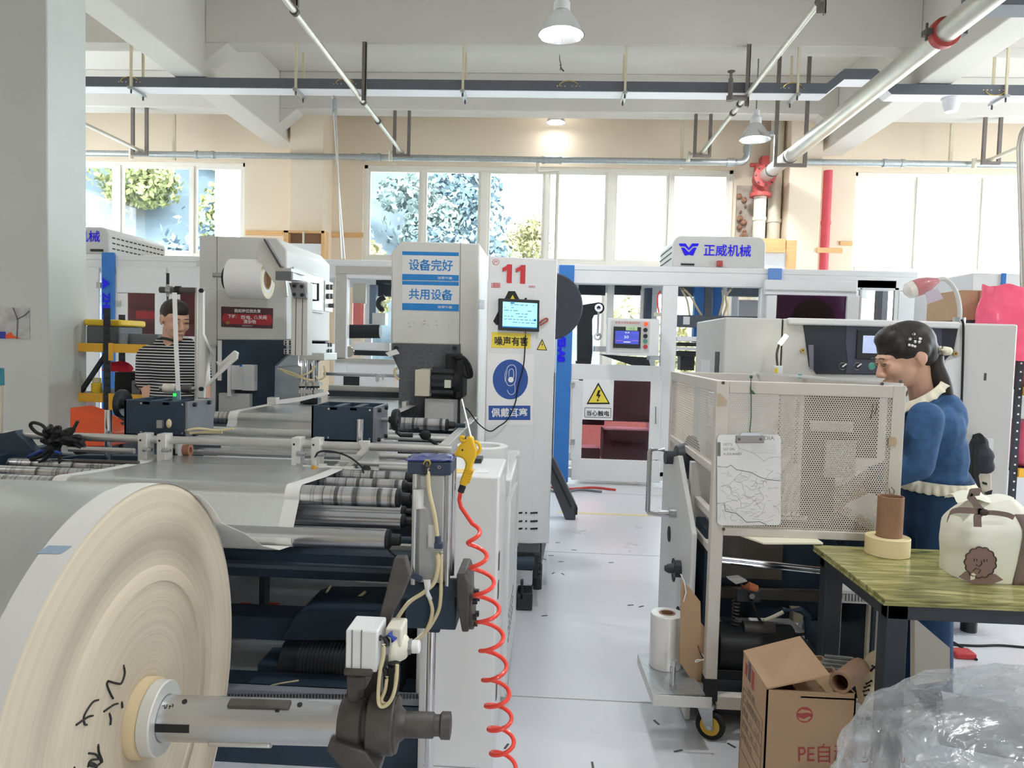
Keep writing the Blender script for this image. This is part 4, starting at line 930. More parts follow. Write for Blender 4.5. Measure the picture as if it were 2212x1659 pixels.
tube(ac, ((867, 1244), (856, 1260), (852, 1285), (852, 1310)), cy_ - .09, .0055); tube(ac, ((925, 1285), (934, 1320), (922, 1360), (900, 1382)), cy_ - .075, .005)
b = MB(); b.tube([PY(864, 1246, cy_ - .09), PY(880, 1240, cy_ - .085), PY(896, 1244, cy_ - .07), PY(908, 1252, cy_ - .06)], .009, 10); b.build('tube_joint', navy_m, ac)
piv = MB(); piv.cyl(PY(848, 1272, cy_), PY(1003, 1270, cy_), .027, n=24); pv = piv.build('pivot_shaft', deep_m, ac, label='black pivot shaft')
b = MB(); bx(b, 875, 985, 1285, 1360, cy_ - .02, cy_ + .08); bx(b, 925, 950, 1355, 1368, cy_ - .01, cy_ + .04); b.build('clevis_block', deep_m, ac, bevel=.005)
b = MB(); a = PY(1003, 1300, cy_); b.prism([PY(x, y, cy_ - .07) for x, y in ((986, 1240), (1004, 1240), (1012, 1262), (1012, 1366), (998, 1366), (986, 1300))], (0, .15, 0)); fl = b.build('flange_plate', cast_m, ac, bevel=.004)
MB().cyl(PY(1010, 1312, cy_), PY(1024, 1312, cy_), .058, n=36).build('flange', cast_m, ac, bevel=.003)
for k in range(6):
    a = 2 * pi * k / 6 + .3; c = PY(1022, 1312, cy_) + V(0, .042 * cos(a), .042 * sin(a)); MB().cyl(c, c + V(.014, 0, 0), .0085, n=12).build('flange_bolt', black_m, fl)
c0, c1 = PY(933, 1362, cy_ + .02), PY(932, 1700, cy_ + .02); MB().cyl(c0, (c0.x, c0.y, 0.12), .0125, n=20).build('piston_rod', chrome_m, ac); b = MB(); b.box(c0.x - .03, c0.x + .03, c0.y - .03, c0.y + .03, 0, .12); b.build('rod_foot', deep_m, ac, bevel=.004)
b = MB(); b.add([PY(x, y, cy_ - .095) for x, y in ((915, 1252), (930, 1252), (931, 1265), (926, 1275), (934, 1293), (929, 1298), (920, 1287))], [(0, 1, 2, 3, 4, 5, 6)]); o = b.build('tape_flag', white_m, ac); sm = o.modifiers.new('thick', 'SOLIDIFY'); sm.thickness = .001
# ================================================================ BAG MACHINE: UNWINDER, ROLLERS, BARS
mc = thing('bag_machine', 'long bag making machine with steel rollers and bars that the silver paper runs through', 'machine', (-1.25, 2.9, 0))
def roller(px0, px1, py, y, r, m, endw=None, nm='roller', shaft=True):
    a, c = PY(px0, py, y), PY(px1, py, y); z = c.z
    rl = MB().cyl((a.x, y, z), (c.x, y, z), r, n=40).build(nm, m, mc, bevel=.002)
    b = MB(); b.lathe([(r * .95, 0), (r * .95, .012), (r * .6, .02), (r * .55, .05), (r * .35, .055)], (c.x, y, z), (1, 0, 0), 28); b.build('roller_cap', black_m, rl)
    b = MB(); b.cyl((c.x, y, z), (-.47, y, z), r * .35, n=16); b.cyl((a.x - .2, y, z), (a.x, y, z), r * .35, n=16); b.build('roller_axle', deep_m, rl); return V(c.x, y, z)
LX = 20
R1 = roller(-60, 835, 1165, 2.6, .037, steel_m)
R3 = roller(-60, 857, 1076, 2.68, .036, roller_m)
R2 = roller(-60, 868, 1106, 2.86, .026, steel_m); R2b = roller(-60, 868, 1126, 2.82, .029, steel_m)
R4 = roller(-60, 870, 1049, 2.98, .024, roller_m)
R5 = roller(23, 877, 1033, 3.22, .03, roller_m)
R6 = roller(440, 963, 918, 4.2, .037, roller_m)
R6b = roller(430, 985, 945, 4.0, .018, steel_m); R6c = roller(430, 985, 965, 3.9, .018, steel_m)
def bar(px0, py0, px1, py1, y, r, m, nm='guide_bar', n=16):
    a, c = PY(px0, py0, y), PY(px1, py1, y); z = (a.z + c.z) / 2; return MB().cyl((a.x, y, z), (c.x, y, z), r, n=n).build(nm, m, mc)
bar(12, 943, 976, 966, 3.3, .0185, alu_m)
bar(410, 930, 738, 940, 3.75, .022, alu_m); bar(400, 948, 740, 956, 3.7, .013, alup_m); bar(420, 975, 760, 985, 3.5, .018, steel_m); bar(440, 990, 960, 1006, 3.45, .011, alup_m)
bar(820, 985, 1005, 990, 3.6, .014, alup_m); bar(820, 1000, 1000, 1006, 3.5, .02, steel_m); bar(820, 1012, 990, 1016, 3.4, .016, alu_m); bar(830, 945, 985, 948, 3.85, .014, alup_m)
bar(150, 970, 290, 974, 3.2, .013, steel_m); bar(160, 995, 300, 1000, 3.15, .009, iron_m); bar(700, 808, 866, 812, 6.0, .014, steel_m, 'rear_bar')
b = MB(); bx(b, 705, 735, 925, 935, 3.72, 3.78); b.prism([PY(x, y, 3.72) for x, y in ((728, 929), (738, 932), (750, 946), (750, 950), (736, 950))], (0, .06, 0)); b.build('bar_end_bracket', alup_m, mc, bevel=.003)
# bar clamps (pairs of white blocks)
def clampb(px, top, bot, y, hole=(955, 985)):
    b = MB(); bx(b, px, px + 20, top, bot, y - .045, y + .02); o = b.build('clamp_block', alup_m, mc, bevel=.003)
    b = MB(); c = PY(px + 6, top + 14, y - .046); b.cyl(c, c + V(0, -.001, 0), .005, n=12); b.build('screw_hole', rubber_m, o)
    for dy in (34, 60):
        c = PY(px + 17, top + dy, y - .045); b = MB(); b.cyl(c + V(-.01, 0, 0), c + V(.02, 0, 0), .012, n=6); b.cyl(c + V(.02, 0, 0), c + V(.03, 0, 0), .0085, n=14, hole=.005); b.build('clamp_nut', steel_m, o)
    return o
clampb(297, 937, 1010, 3.3); clampb(338, 938, 1010, 3.3); clampb(629, 946, 1019, 3.3); clampb(671, 947, 1019, 3.3)
b = MB(); b.prism([PY(x, y, 3.26) for x, y in ((773, 953), (797, 953), (794, 975), (756, 1010), (758, 1025), (746, 1028), (744, 1010), (780, 968))], (0, .03, 0)); b.build('sensor_arm', alup_m, mc, bevel=.003)
b = MB(); b.cyl(PY(655, 1010, 3.25), PY(745, 1013, 3.25), .013, n=16); b.cyl(PY(690, 1010, 3.25), PY(705, 1010, 3.25), .02, n=6); b.cyl(PY(745, 1014, 3.25), PY(765, 1015, 3.25), .018, n=16); b.cyl(PY(765, 1016, 3.25), PY(785, 1016, 3.25), .008, n=12); b.build('sensor_slide', alup_m, mc)
b = MB(); c = PY(791, 1016, 3.25); b.lathe([(.016, -.02), (.02, -.01), (.02, .01), (.014, .02)], c, (0, 0, 1), 10); b.build('knob', rubber_m, mc)
b = MB(); a, c = PY(680, 988, 3.2), PY(678, 1034, 3.2); b.lathe([(.013, 0), (.016, .003), (.016, .02), (.012, .024)], (c.x, c.y, c.z), (0, 0, 1), 20); ws = b.build('web_sensor', rubber_m, mc, label='black capped edge sensor')
MB().cyl((c.x, c.y, c.z + .024), (c.x, c.y, c.z + .06), .0115, n=20).build('amber_body', amber_m, ws); MB().cyl((c.x, c.y, c.z + .06), (c.x, c.y, c.z + .09), .011, n=20).build('clear_top', mat('clear_top', (226, 226, 216), .2, trans=.5, var=0), ws)
tube(mc, ((680, 988), (690, 976), (715, 975), (750, 985), (778, 1005), (785, 1020), (789, 1042)), 3.2, .004, rubber_m, 'sensor_cable')
b = MB(); bx(b, 735, 776, 982, 994, 3.24, 3.3); b.build('alu_block', alu_m, mc, bevel=.002)
b = MB(); bx(b, 770, 786, 905, 958, 3.42, 3.46); a, c = PY(778, 905, 3.44), PY(778, 960, 3.44); b2 = MB().cyl(a, (a.x, a.y, c.z), .017, n=20).build('chrome_post', chrome_m, mc)
a, c = PY(234, 885, 3.4), PY(234, 945, 3.4); MB().cyl(a, (a.x, a.y, c.z - .3), .016, n=20).build('chrome_post', chrome_m, mc)
# black gear boxes over the web
def gearbox(px0, px1, qx, py0, py1, y, nm):
    x0, x1, x2 = PY(px0, py0, y).x, PY(px1, py0, y).x, PY(qx, py0, y).x; z1, z0 = PY(px1, py0, y).z, PY(px1, py1, y).z; d = .26
    b = MB(); b.box(x0, x1, y, y + .012, z0, z1); b.box(x0, x1, y + d - .012, y + d, z0, z1); b.box(x0, x0 + .012, y, y + d, z0, z1); b.box(x0, x1, y, y + d, z0, z0 + .01)
    for q in (.3, .62): b.box(x0 + (x1 - x0) * q, x0 + (x1 - x0) * (q + .12), y, y + d, z1 - .02, z1 - .004)
    g = b.build(nm, deep_m, mc, bevel=.002)
    MB().box(x1, x1 + .014, y - .004, y + d + .004, z0, z1).build('end_plate', mat(nm + '_plate', (128, 132, 140), .45, .4, var=.1), g, bevel=.002)
    for yy in (.05, .2):
        for zz in (.05, .9):
            c = V(x1 + .014, y + yy, z0 + (z1 - z0) * zz); MB().cyl(c, c + V(.014, 0, 0), .011, n=6).build('bolt', black_m, g)
    b = MB()
    for px in (.28, .95):
        for zz in (.1, .92): c = V(x0 + (x1 - x0) * px, y, z0 + (z1 - z0) * zz); b.cyl(c, c + V(0, -.002, 0), .005, n=8)
    b.build('screw', steel_m, g); return g, x0, x1, z0, z1
g1, gx0, gx1, gz0, gz1 = gearbox(268, 401, 436, 868, 944, 3.4, 'web_guide_box')
g2, hx0, hx1, hz0, hz1 = gearbox(673, 806, 830, 880, 956, 3.5, 'drive_box')
def handwheel(parent, c, r, ax, nm='handwheel'):
    b = MB(); ax = V(ax); b.lathe([(r * .3, 0), (r * .34, .03), (r * .9, .018), (r, .03), (r, .045), (r * .88, .05), (r * .4, .04), (r * .2, .05)], c, ax, 32); w = b.build(nm, black_m, parent); return w
handwheel(g2, V(hx1 + .05, 3.63, hz1 - .07), .055, (1, 0, 0)); MB().cyl((hx1, 3.63, hz1 - .07), (hx1 + .06, 3.63, hz1 - .07), .012, n=12).build('wheel_axle', steel_m, g2)
b = MB(); c = V(hx1 + .09, 3.63, hz1 - .07); b.tube([c + V(0, 0, -.03), c + V(0, 0, -.06), c + V(.02, 0, -.075), c + V(.08, 0, -.075)], .011, 10); b.build('crank_handle', black_m, g2)
handwheel(g1, V(gx0 - .05, 3.53, gz1 - .03), .07, (-1, 0, 0)); MB().cyl((gx0 - .06, 3.53, gz1 - .03), (gx0 + .02, 3.53, gz1 - .03), .02, n=14).build('wheel_axle', black_m, g1)
b = MB(); bx(b, 345, 375, 940, 970, 3.42, 3.5); bx(b, 378, 402, 940, 982, 3.4, 3.46); b.build('slide_block', alup_m, g1, bevel=.003)
tube(g1, ((400, 930), (430, 926), (470, 930), (505, 926)), 3.4, .006, tube_m); tube(g1, ((400, 936), (440, 934), (480, 934)), 3.41, .006, tube_m)
bxp('steel_lug', galv_m, g1, 338, 350, 908, 925, 3.385, 3.4); c = PY(365, 915, 3.39); MB().ball(c, .014, .008, .022).build('beige_tie', tube_m, g1)
b = MB(); a = PY(383, 985, 3.42); b.lathe([(.036, 0), (.04, .005), (.04, .02), (.03, .03)], PY(362, 985, 3.4), (1, -.2, 0), 28); b.build('cam_wheel', black_m, g1); b = MB(); a, c = PY(398, 972, 3.38), PY(412, 972, 3.38); b.cyl(a, c, .028, n=26, hole=.014); b.build('copper_bush', mat('copper_bush', (176, 124, 96), .4, .6, var=.1), g1); bxp('white_stop', white_m, g1, 384, 400, 960, 994, 3.37, 3.4)
# tower bracket with strip guide
ty = 3.66
tw = thing('strip_guide', 'tall white aluminium bracket with forked arm and thin white strip on the left black box', 'bracket', PY(430, 870, ty))
b = MB(); b.prism([PY(x, y, ty) for x, y in ((422, 623), (439, 628), (439, 722), (464, 780), (474, 785), (505, 757), (513, 762), (511, 775), (442, 838), (439, 868), (424, 868))], (0, .022, 0))
o = b.build('forked_plate', alup_m, tw, bevel=.003)
h = MB(); h.prism([PY(x, y, ty - .05) for x, y in ((440, 752), (464, 796), (461, 803), (440, 826))], (0, .12, 0)); hb_ = h.build('cutter', alup_m, tw)
bo = o.modifiers.new('cut', 'BOOLEAN'); bo.object = hb_; bo.operation = 'DIFFERENCE'; bo.solver = 'EXACT'
me = bpy.data.meshes.new_from_object(o.evaluated_get(bpy.context.evaluated_depsgraph_get())); o.modifiers.clear(); o.data = me; bpy.data.objects.remove(hb_)
bxp('side_bar', alu_m, tw, 420, 426, 622, 868, ty - .02, ty + .0, .002)
a, c = PY(346, 626, ty - .01), PY(424, 629, ty - .01); b = MB(); b.cyl(a, V(c.x, a.y, a.z), .0155, n=18); tb_ = b.build('top_roller', iron_m, tw)
for px in (365, 384): q = PY(px, 626, ty - .01); MB().cyl(V(q.x - .01, q.y, a.z), V(q.x + .015, q.y, a.z), .021, n=20).build('roller_ring', rubber_m if px > 370 else steel_m, tb_)
c = PY(436, 628, ty - .02); MB().cyl(c, c + V(0, -.012, 0), .012, n=6).build('bolt', rubber_m, tw); c = PY(436, 840, ty - .02); MB().cyl(c, c + V(0, -.012, 0), .012, n=6).build('bolt', rubber_m, tw)
a, c = PY(346, 838, ty - .01), PY(424, 837, ty - .01); low = MB().cyl(a, V(c.x, a.y, a.z), .012, n=16).build('low_roller', steel_m, tw)
for px, w in ((355, 23), (395, 18)): q0, q1 = PY(px, 836, ty - .01), PY(px + w, 836, ty - .01); MB().cyl(V(q0.x, a.y, a.z), V(q1.x, a.y, a.z), .024, n=24).build('white_pulley', mat('pulley_white', (222, 218, 208), .5), low) if px == 355 else MB().cyl(V(q0.x, a.y, a.z), V(q1.x, a.y, a.z), .022, n=24).build('grey_pulley', iron_m, low)
b = MB(); b.ribbon([PY(377, 632, ty - .05), PY(380, 740, ty - .07), PY(386, 864, ty - .06)], (.0115, 0, 0), .0015); b.build('white_strip', white_m, tw)
b = MB(); b.tube([PY(440, 623, ty + .01), PY(490, 627, 4.2)], .0025, 6); b.build('thread', white_m, tw)
bxp('eye_sensor', mat('sensor_teal', (92, 130, 140), .5), tw, 372, 383, 844, 866, ty - .09, ty - .06, .003); bxp('green_light', greenl_m, tw, 374, 380, 850, 856, ty - .092, ty - .09)
bxp('slotted_tab', black_m, tw, 360, 365, 590, 614, ty - .02, ty - .015); bxp('slotted_bar', alu_m, tw, 360, 366, 612, 640, ty + .01, ty + .02); bxp('foot_plate', alup_m, tw, 420, 445, 862, 868, ty - .04, ty + .04)
# left end plate and tied cables
b = MB(); b.prism([PY(x, y, 3.25) for x, y in ((-40, 942), (10, 935), (32, 930), (38, 940), (55, 952), (72, 974), (80, 975), (64, 1003), (-40, 1010))], (0, .05, 0)); b.build('left_end_plate', deep_m, mc, bevel=.003)
b = MB(); b.prism([PY(x, y, 3.4) for x, y in ((110, 992), (170, 983), (300, 985), (300, 1010), (100, 1008))], (0, .05, 0)); b.build('left_slide_rail', deep_m, mc, bevel=.003)
cbn = thing('cable_bundle', 'tangle of black tied cables on the aluminium bar at far left', 'cables', PY(130, 990, 3.22))
rr = random.Random(3); b = MB()
for k in range(16):
    x0 = rr.uniform(100, 180); y0 = rr.uniform(935, 965)
    b.tube(spline([PY(x0 + rr.uniform(-14, 14), y0 + rr.uniform(-16, 16), 3.25 + rr.uniform(-.06, .03)) for _ in range(6)], 5), rr.uniform(.007, .014), 7)
b.build('tangle', rubber_m, cbn)
for pts in (((104, 942), (80, 935), (66, 920), (72, 913), (90, 918), (102, 930)), ((112, 935), (120, 924), (130, 924), (126, 940)), ((150, 945), (160, 925), (168, 910)), ((120, 960), (105, 985), (85, 1000)), ((128, 965), (128, 985), (130, 1003)), ((118, 960), (90, 985), (65, 992))):
    tube(cbn, pts, 3.2, .0075, rubber_m, 'cable_loop')
for pts in (((60, 987), (75, 980), (90, 973)), ((118, 975), (132, 980))): tube(cbn, pts, 3.17, .007, mat('blue_sleeve', (44, 70, 140), .5), 'blue_sleeve')
for pts in (((895, 930), (905, 925)), ((905, 938), (925, 948), (945, 962))): tube(mc, pts, 3.8, .009, rubber_m, 'tied_cable')
c = PY(919, 940, 3.8); MB().ball(c, .03, .02, .026).build('tape_lump', rubber_m, mc)
# frames and dark works below
b = MB(); b.box(-.53, -.49, 2.5, 4.4, .02, .6); b.build('side_frame', dark_m, mc, bevel=.005); b = MB(); b.box(-2.5, -2.45, 2.6, 3.6, .02, .9); b.box(-2.03, -1.98, 3.6, 4.95, .02, .95); b.box(-2.5, -1.98, 3.55, 3.6, .02, .85); b.build('side_frame', deep_m, mc, bevel=.005)
b = MB(); b.box(-.52, -.47, 3.5, 4.95, .55, .97); b.build('upper_side_frame', machine_m, mc, bevel=.004)
b = MB(); bx(b, 300, 905, 1192, 1248, 2.95, 3.05); b.build('cross_beam', deep_m, mc, bevel=.004); b = MB(); bx(b, 300, 905, 1335, 1384, 2.95, 3.1); b.build('cross_beam', deep_m, mc, bevel=.004)
b = MB(); bx(b, 300, 930, 1180, 1192, 3.3, 3.5); bx(b, 300, 930, 1222, 1230, 2.9, 2.95); b.build('cross_rail', mat('rail_slate', (88, 96, 108), .5, var=.1), mc)
b = MB(); bx(b, 560, 572, 1180, 1320, 3.2, 3.26); bx(b, 668, 690, 1195, 1225, 3.2, 3.26); bx(b, 738, 744, 1290, 1340, 3.2, 3.24); b.build('strut', black_m, mc)
mt = MB(); mt.prism([PY(x, y, 2.75) for x, y in ((606, 1384), (640, 1330), (668, 1320), (835, 1322), (870, 1384))], (0, .3, 0)); mt.build('motor_cover', deep_m, mc, bevel=.004)
b = MB(); a, c = PY(648, 1432, 2.75), PY(765, 1434, 2.75); z = a.z; b.cyl((a.x - .06, 2.75, z), (a.x + .25, 2.75, z), .085, n=36); mo = b.build('drive_motor', black_m, mc, bevel=.004)
b = MB()
for k in range(16): x = a.x + .012 + k * .014; b.cyl((x, 2.75, z), (x + .006, 2.75, z), .089, n=36)
b.build('cooling_fins', dark_m, mo); b = MB(); b.box(a.x - .14, a.x - .06, 2.68, 2.84, z - .09, z + .02); b.build('terminal_box', deep_m, mo, bevel=.004)
b = MB(); bx(b, 478, 905, 1498, 1514, 2.42, 2.46); du = b.build('cable_duct', mat('duct_grey', (122, 126, 134), .5), mc); b = MB()
for k in range(60): x = 486 + k * 7; bx(b, x, x + 3.2, 1500, 1510, 2.417, 2.42)
b.build('duct_grille', black_m, du)
b = MB(); bx(b, 420, 905, 1516, 1760, 2.42, 2.5); b.build('lower_panel', deep_m, mc); b = MB(); bx(b, 420, 905, 1482, 1497, 2.55, 2.65); b.build('cross_beam', deep_m, mc)
b = MB(); bx(b, 906, 912, 1160, 1760, 2.38, 2.44); b.build('edge_strip', alu_m, mc)
b = MB(); b.box(-1.98, -.55, 4.5, 4.6, .0, .6); b.build('rear_panel', dark_m, mc)
tube(mc, ((705, 1290), (740, 1300), (770, 1292), (790, 1278)), 2.93, .006, tube_m); tube(mc, ((560, 1494), (590, 1480), (645, 1470)), 2.5, .003, tube_m); tube(mc, ((705, 1280), (715, 1265)), 2.9, .005, tube_m)
tube(mc, ((570, 1480), (585, 1440), (592, 1420)), 3.6, .006, rubber_m, 'black_cable'); tube(mc, ((520, 1478), (555, 1440), (600, 1432)), 3.7, .006, rubber_m, 'black_cable')
tube(mc, ((838, 1186), (850, 1198), (870, 1206), (900, 1206)), 2.6, .004, rubber_m, 'black_cable')
b = MB(); bx(b, 785, 905, 1178, 1190, 3.1, 3.2); bx(b, 795, 830, 1186, 1198, 3.05, 3.1); b.build('bracket', alup_m, mc)
b = MB()
for px in (530, 590): c = PZ(px, 1303, .01); b.box(c.x - .03, c.x + .03, c.y - .02, c.y + .02, .001, .006)
tag(b.build('orange_scraps', orange_m), 'orange offcuts lying under the bag machine', 'offcuts', kind='stuff')
# running web
WXL, WXR = -1.84, -.9
web = thing('paper_web', 'silver paper web with white edges running up from the roll over the rollers', 'paper web', (-1.37, 3.0, .9))
def sheet(name, pts, x0, x1, m, t=.0012):
    xm = (x0 + x1) / 2; return MB().ribbon([(xm, y, z) for y, z in pts], ((x1 - x0) / 2, 0, 0), t).build(name, m, web, ang=50)
r = .002
def over(c, rad, a0, a1, k=8): return [(c.y + (rad + r) * cos(radians(a0 + (a1 - a0) * i / k)), c.z + (rad + r) * sin(radians(a0 + (a1 - a0) * i / k))) for i in range(k + 1)]
path = over(R1, .037, 250, 185, 6) + over(R3, .036, 200, 90, 10) + [(R4.y, R4.z + .026)] + over(R5, .03, 110, 80, 4) + [(3.36, .897), (3.42, .885), (3.5, .84), (3.6, .77), (3.8, .74), (4.05, .8)] + over(R6, .037, 200, 90, 8) + [(4.6, R6.z + .039), (5.5, R6.z + .04), (5.9, R6.z + .04)]
ms = .055
# lead from the roll: leaves its far underside side and climbs to the first roller (twisting edge)
sheet('silver_face', path, WXL + ms, WXR - ms, foil_m); sheet('white_edge', path, WXR - ms, WXR, margin_m, .0013); sheet('white_edge', path, WXL, WXL + ms, margin_m, .0013)
top = (1.604 + .24, .5825 + RR * .89)
lead = [(1.604 + (RR + .002) * sin(radians(a)), .5825 + (RR + .002) * cos(radians(a))) for a in (30, 36, 42, 48)] + [(2.15, .87), (2.3, .79), (2.45, .735), (2.56, .718)] + over(R1, .037, 262, 250, 2)
sheet('lead_sheet', lead, -1.8, WXR, paper_m)
# ---------------------------------------------------------------- helpers on an inclined plane
class Plane:
    def __init__(s, o, n): s.o = V(o); s.n = V(n).normalized()
    def p(s, px, py, off=0):
        c = V(0, 0, CAM_Z); d = ray(px, py); return c + d * ((s.o - c).dot(s.n) / d.dot(s.n)) + s.n * off
    def slab(s, name, m, parent, pts, t=.001, off=0, bevel=0):      # raised flat shape from a pixel outline
        return MB().prism([s.p(x, y, off) for x, y in pts], s.n * t).build(name, m, parent, bevel=bevel)
    def rect(s, name, m, parent, x0, x1, y0, y1, t=.001, off=0, bevel=0, sk=0):
        return s.slab(name, m, parent, [(x0, y0), (x1, y0 + sk), (x1, y1 + sk), (x0, y1)], t, off, bevel)
    def text(s, st, m, parent, x0, x1, y0, y1, off=.001, bold=0, sk=0, name='lettering'):
        a, r, u = s.p(x0, y1, off), s.p(x1, y1 + sk, off), s.p(x0, y0, off)
        return text(st, name, m, parent, a, r - a, u - a, (u - a).length, (r - a).length, bold)
def circ(cx, cy, rx, ry, n=28): return [(cx + rx * cos(2 * pi * i / n), cy + ry * sin(2 * pi * i / n)) for i in range(n)]
# ================================================================ WHITE CABINET OF THE UNWINDER
uc = thing('unwinder_cabinet', 'white sheet metal cabinet with round chimney behind the red spiral hose', 'cabinet', (-.28, 2.45, 0))
b = MB(); b.box(-.425, -.155, 2.46, 2.86, .0, 1.012); b.build('front_body', machine_w, uc, bevel=.008)
b = MB(); b.box(-.45, -.135, 2.88, 3.7, .05, .93); b.build('rear_body', machine_w, uc, bevel=.008)
c = PY(1041, 1000, 3.0); zt = PY(1041, 961, 3.0).z; MB().cyl((c.x, 3.0, .9), (c.x, 3.0, zt), .105, n=48, hole=.072).build('round_chimney', machine_w, uc, bevel=.004)
b = MB(); b.box(-.156, -.152, 2.5, 2.53, .68, .74); b.box(-.156, -.152, 2.5, 2.53, .58, .64); b.box(-.156, -.152, 2.55, 2.58, .2, .28); b.build('latch', iron_m, uc)
b = MB()
for j in range(3):
    for k in range(7): b.box(-.136, -.1335, 2.92 + k * .06, 2.955 + k * .06, .36 - j * .05 - k * .0, .368 - j * .05)
b.build('vent_grille', black_m, uc)
for pts, y in ((((1098, 980), (1114, 976), (1100, 1027)), 3.05), (((1120, 1040), (1110, 1044), (1090, 1092), (1101, 1085)), 2.8), (((1085, 1024), (1090, 1022), (1088, 1066), (1074, 1066)), 2.6)):
    MB().prism([PY(x, q, y) for x, q in pts], (0, .006, 0)).build('open_flap', machine_w, uc)
o = bxp('flap_edge', machine_m, uc, 1112, 1119, 985, 1190, 3.4, 3.42)
b = MB(); p, q = PZ(998, 1008, 1.015), PZ(1043, 994, 1.015); b.box(p.x, q.x, 2.72, 2.8, 1.013, 1.03); b.build('black_case', black_m, uc, bevel=.003)
b = MB(); b.box(-.33, -.25, 2.5, 2.58, 1.0125, 1.0135); b.build('data_sticker', mat('sticker_yellow', (236, 206, 120), .5), uc); b = MB(); b.box(-.24, -.2, 2.52, 2.6, 1.0125, 1.0135); b.build('paper_sticker', white_m, uc)
# ================================================================ NUMBER 11 CONTROL CABINET
A11 = radians(15); o11 = PY(1040, 1185, 4.2); n11 = V(sin(A11), -cos(A11), 0); u11 = V(cos(A11), sin(A11), 0)
p11 = Plane((o11.x, 4.2, 0), n11)
k11 = thing('machine_cabinet', 'tall white machine cabinet numbered 11 in red, with tablet and ear protection sign', 'cabinet', (o11.x, 4.2, 0), A11)
b = MB(); W11 = .402
cA, sA = .75 * sin(A11), .75 * cos(A11); b.pxy([(0, 0), (W11, 0), (W11 + cA, sA), (cA, sA)], .3, 1.955); b.build('housing', machine_w, k11, local=True, bevel=.006)
b = MB(); b.pxy([(.03, .05), (W11 - .03, .05), (W11 + cA * .9, sA * .95), (.03 + cA, sA * .95)], .14, .3); b.build('plinth', black_m, k11, local=True)
b = MB()
for x in (.06, W11 - .06):
    for y in (.1, .6): b.cyl((x + y * .2, y, 0), (x + y * .2, y, .15), .03, n=14)
b.build('levelling_foot', black_m, k11, local=True)
dr = p11.slab('door', machine_w, k11, [(1053, 606), (1157, 615), (1148, 1180), (1046, 1178)], .004, .0, .002)
p11.rect('hinge', galv_m, k11, 1034, 1046, 648, 668, .012, -.004)
for q in (0, 29): p11.slab('numeral', ink_r, k11, [(1085 + q, 579 + q * .05), (1093 + q, 575 + q * .05), (1096 + q, 571 + q * .05), (1106 + q, 571.5 + q * .05), (1105 + q, 612 + q * .05), (1094 + q, 611.5 + q * .05), (1095 + q, 583.5 + q * .05), (1085 + q, 587 + q * .05)], .001, .0045)
p11.slab('round_logo', ink_r, k11, circ(1071, 566, 7.5, 6.5), .001, .0005); p11.slab('round_logo_inner', machine_w, k11, circ(1071, 566, 6.4, 5.5), .0014, .0006); p11.text('JR', ink_r, k11, 1066, 1076, 563, 569, .0026)
b = MB(); rr = random.Random(2); x = 1061
while x < 1081: w = rr.choice((.5, .8, 1.3)); b.prism([p11.p(x, 611, .0046), p11.p(x + w, 611, .0046), p11.p(x + w, 622, .0046), p11.p(x, 622, .0046)], n11 * .0005); x += w + rr.choice((.6, .9))
b.build('bar_marks', ink_r, k11); p11.text('封袋机', ink_r, k11, 1141, 1156, 617, 622, .005)
hs = thing('hazard_triangle', 'black and yellow triangle sign mostly hidden behind the tablet', 'sign', p11.p(1105, 700, .006))
p11.slab('black_border', ink_k, hs, [(1098, 629), (1112, 629), (1146, 692), (1140, 704), (1072, 702), (1065, 694)], .001, .0045); p11.slab('yellow_triangle', signy_m, hs, [(1107, 637), (1133, 690), (1077, 690)], .001, .0056)
tb = thing('tablet', 'black framed tablet with bright pale blue screen on the number 11 cabinet', 'tablet', p11.p(1120, 717, .01))
p11.slab('case', black_m, tb, [(1076, 645), (1163, 649), (1162, 717), (1075, 713)], .022, .008, .003)
p11.slab('screen', screen_m, tb, [(1084, 652), (1158, 656), (1157, 709), (1083, 706)], .001, .0305)
b = MB(); rr = random.Random(8)
for j in range(7):
    x = 1087
    while x < 1150:
        w = rr.uniform(3, 10); y = 657 + j * 6.3 + (x - 1084) * .05
        if rr.random() < .6: b.prism([p11.p(x, y, .0317), p11.p(x + w, y, .0317), p11.p(x + w, y + 1.6, .0317), p11.p(x, y + 1.6, .0317)], n11 * .0003)
        x += w + 3
b.build('screen_text', mat('screen_ink', (96, 160, 200), .5), tb); p11.rect('screen_tab', signb_m, tb, 1100, 1109, 653.5, 656.5, .0006, .0315, sk=.4); p11.slab('screen_button', signb_m, tb, circ(1153, 692, 2.6, 2.6, 14), .0006, .0315)
p11.rect('task_bar', signb_m, tb, 1083, 1157, 704.5, 707, .0006, .0315, sk=3)
p11.slab('camera_knob', black_m, tb, circ(1134, 646, 2.5, 2.5, 10), .01, .012)
tube_pts = [p11.p(x, y, o_) for x, y, o_ in ((1133, 717, .03), (1132, 770, .012), (1128, 800, .012), (1118, 835, .012), (1112, 870, .012), (1095, 905, .02), (1075, 920, .03), (1055, 930, .03), (1030, 912, .02), (1010, 885, .02), (995, 878, .06))]
tag(MB().tube(spline(tube_pts, 6), .0035, 8).build('power_cable', rubber_m), 'thin black cable drooping from the tablet across the ear protection sign', 'cable')
b = MB(); b.tube(spline([p11.p(x, y, .012) for x, y in ((1164, 699), (1172, 691), (1180, 688), (1182, 692), (1174, 698), (1165, 703))], 5), .005, 8); tag(b.build('wire_clip', mat('clip_red', (170, 80, 66), .5)), 'reddish clip sticking out right of the tablet', 'clip')
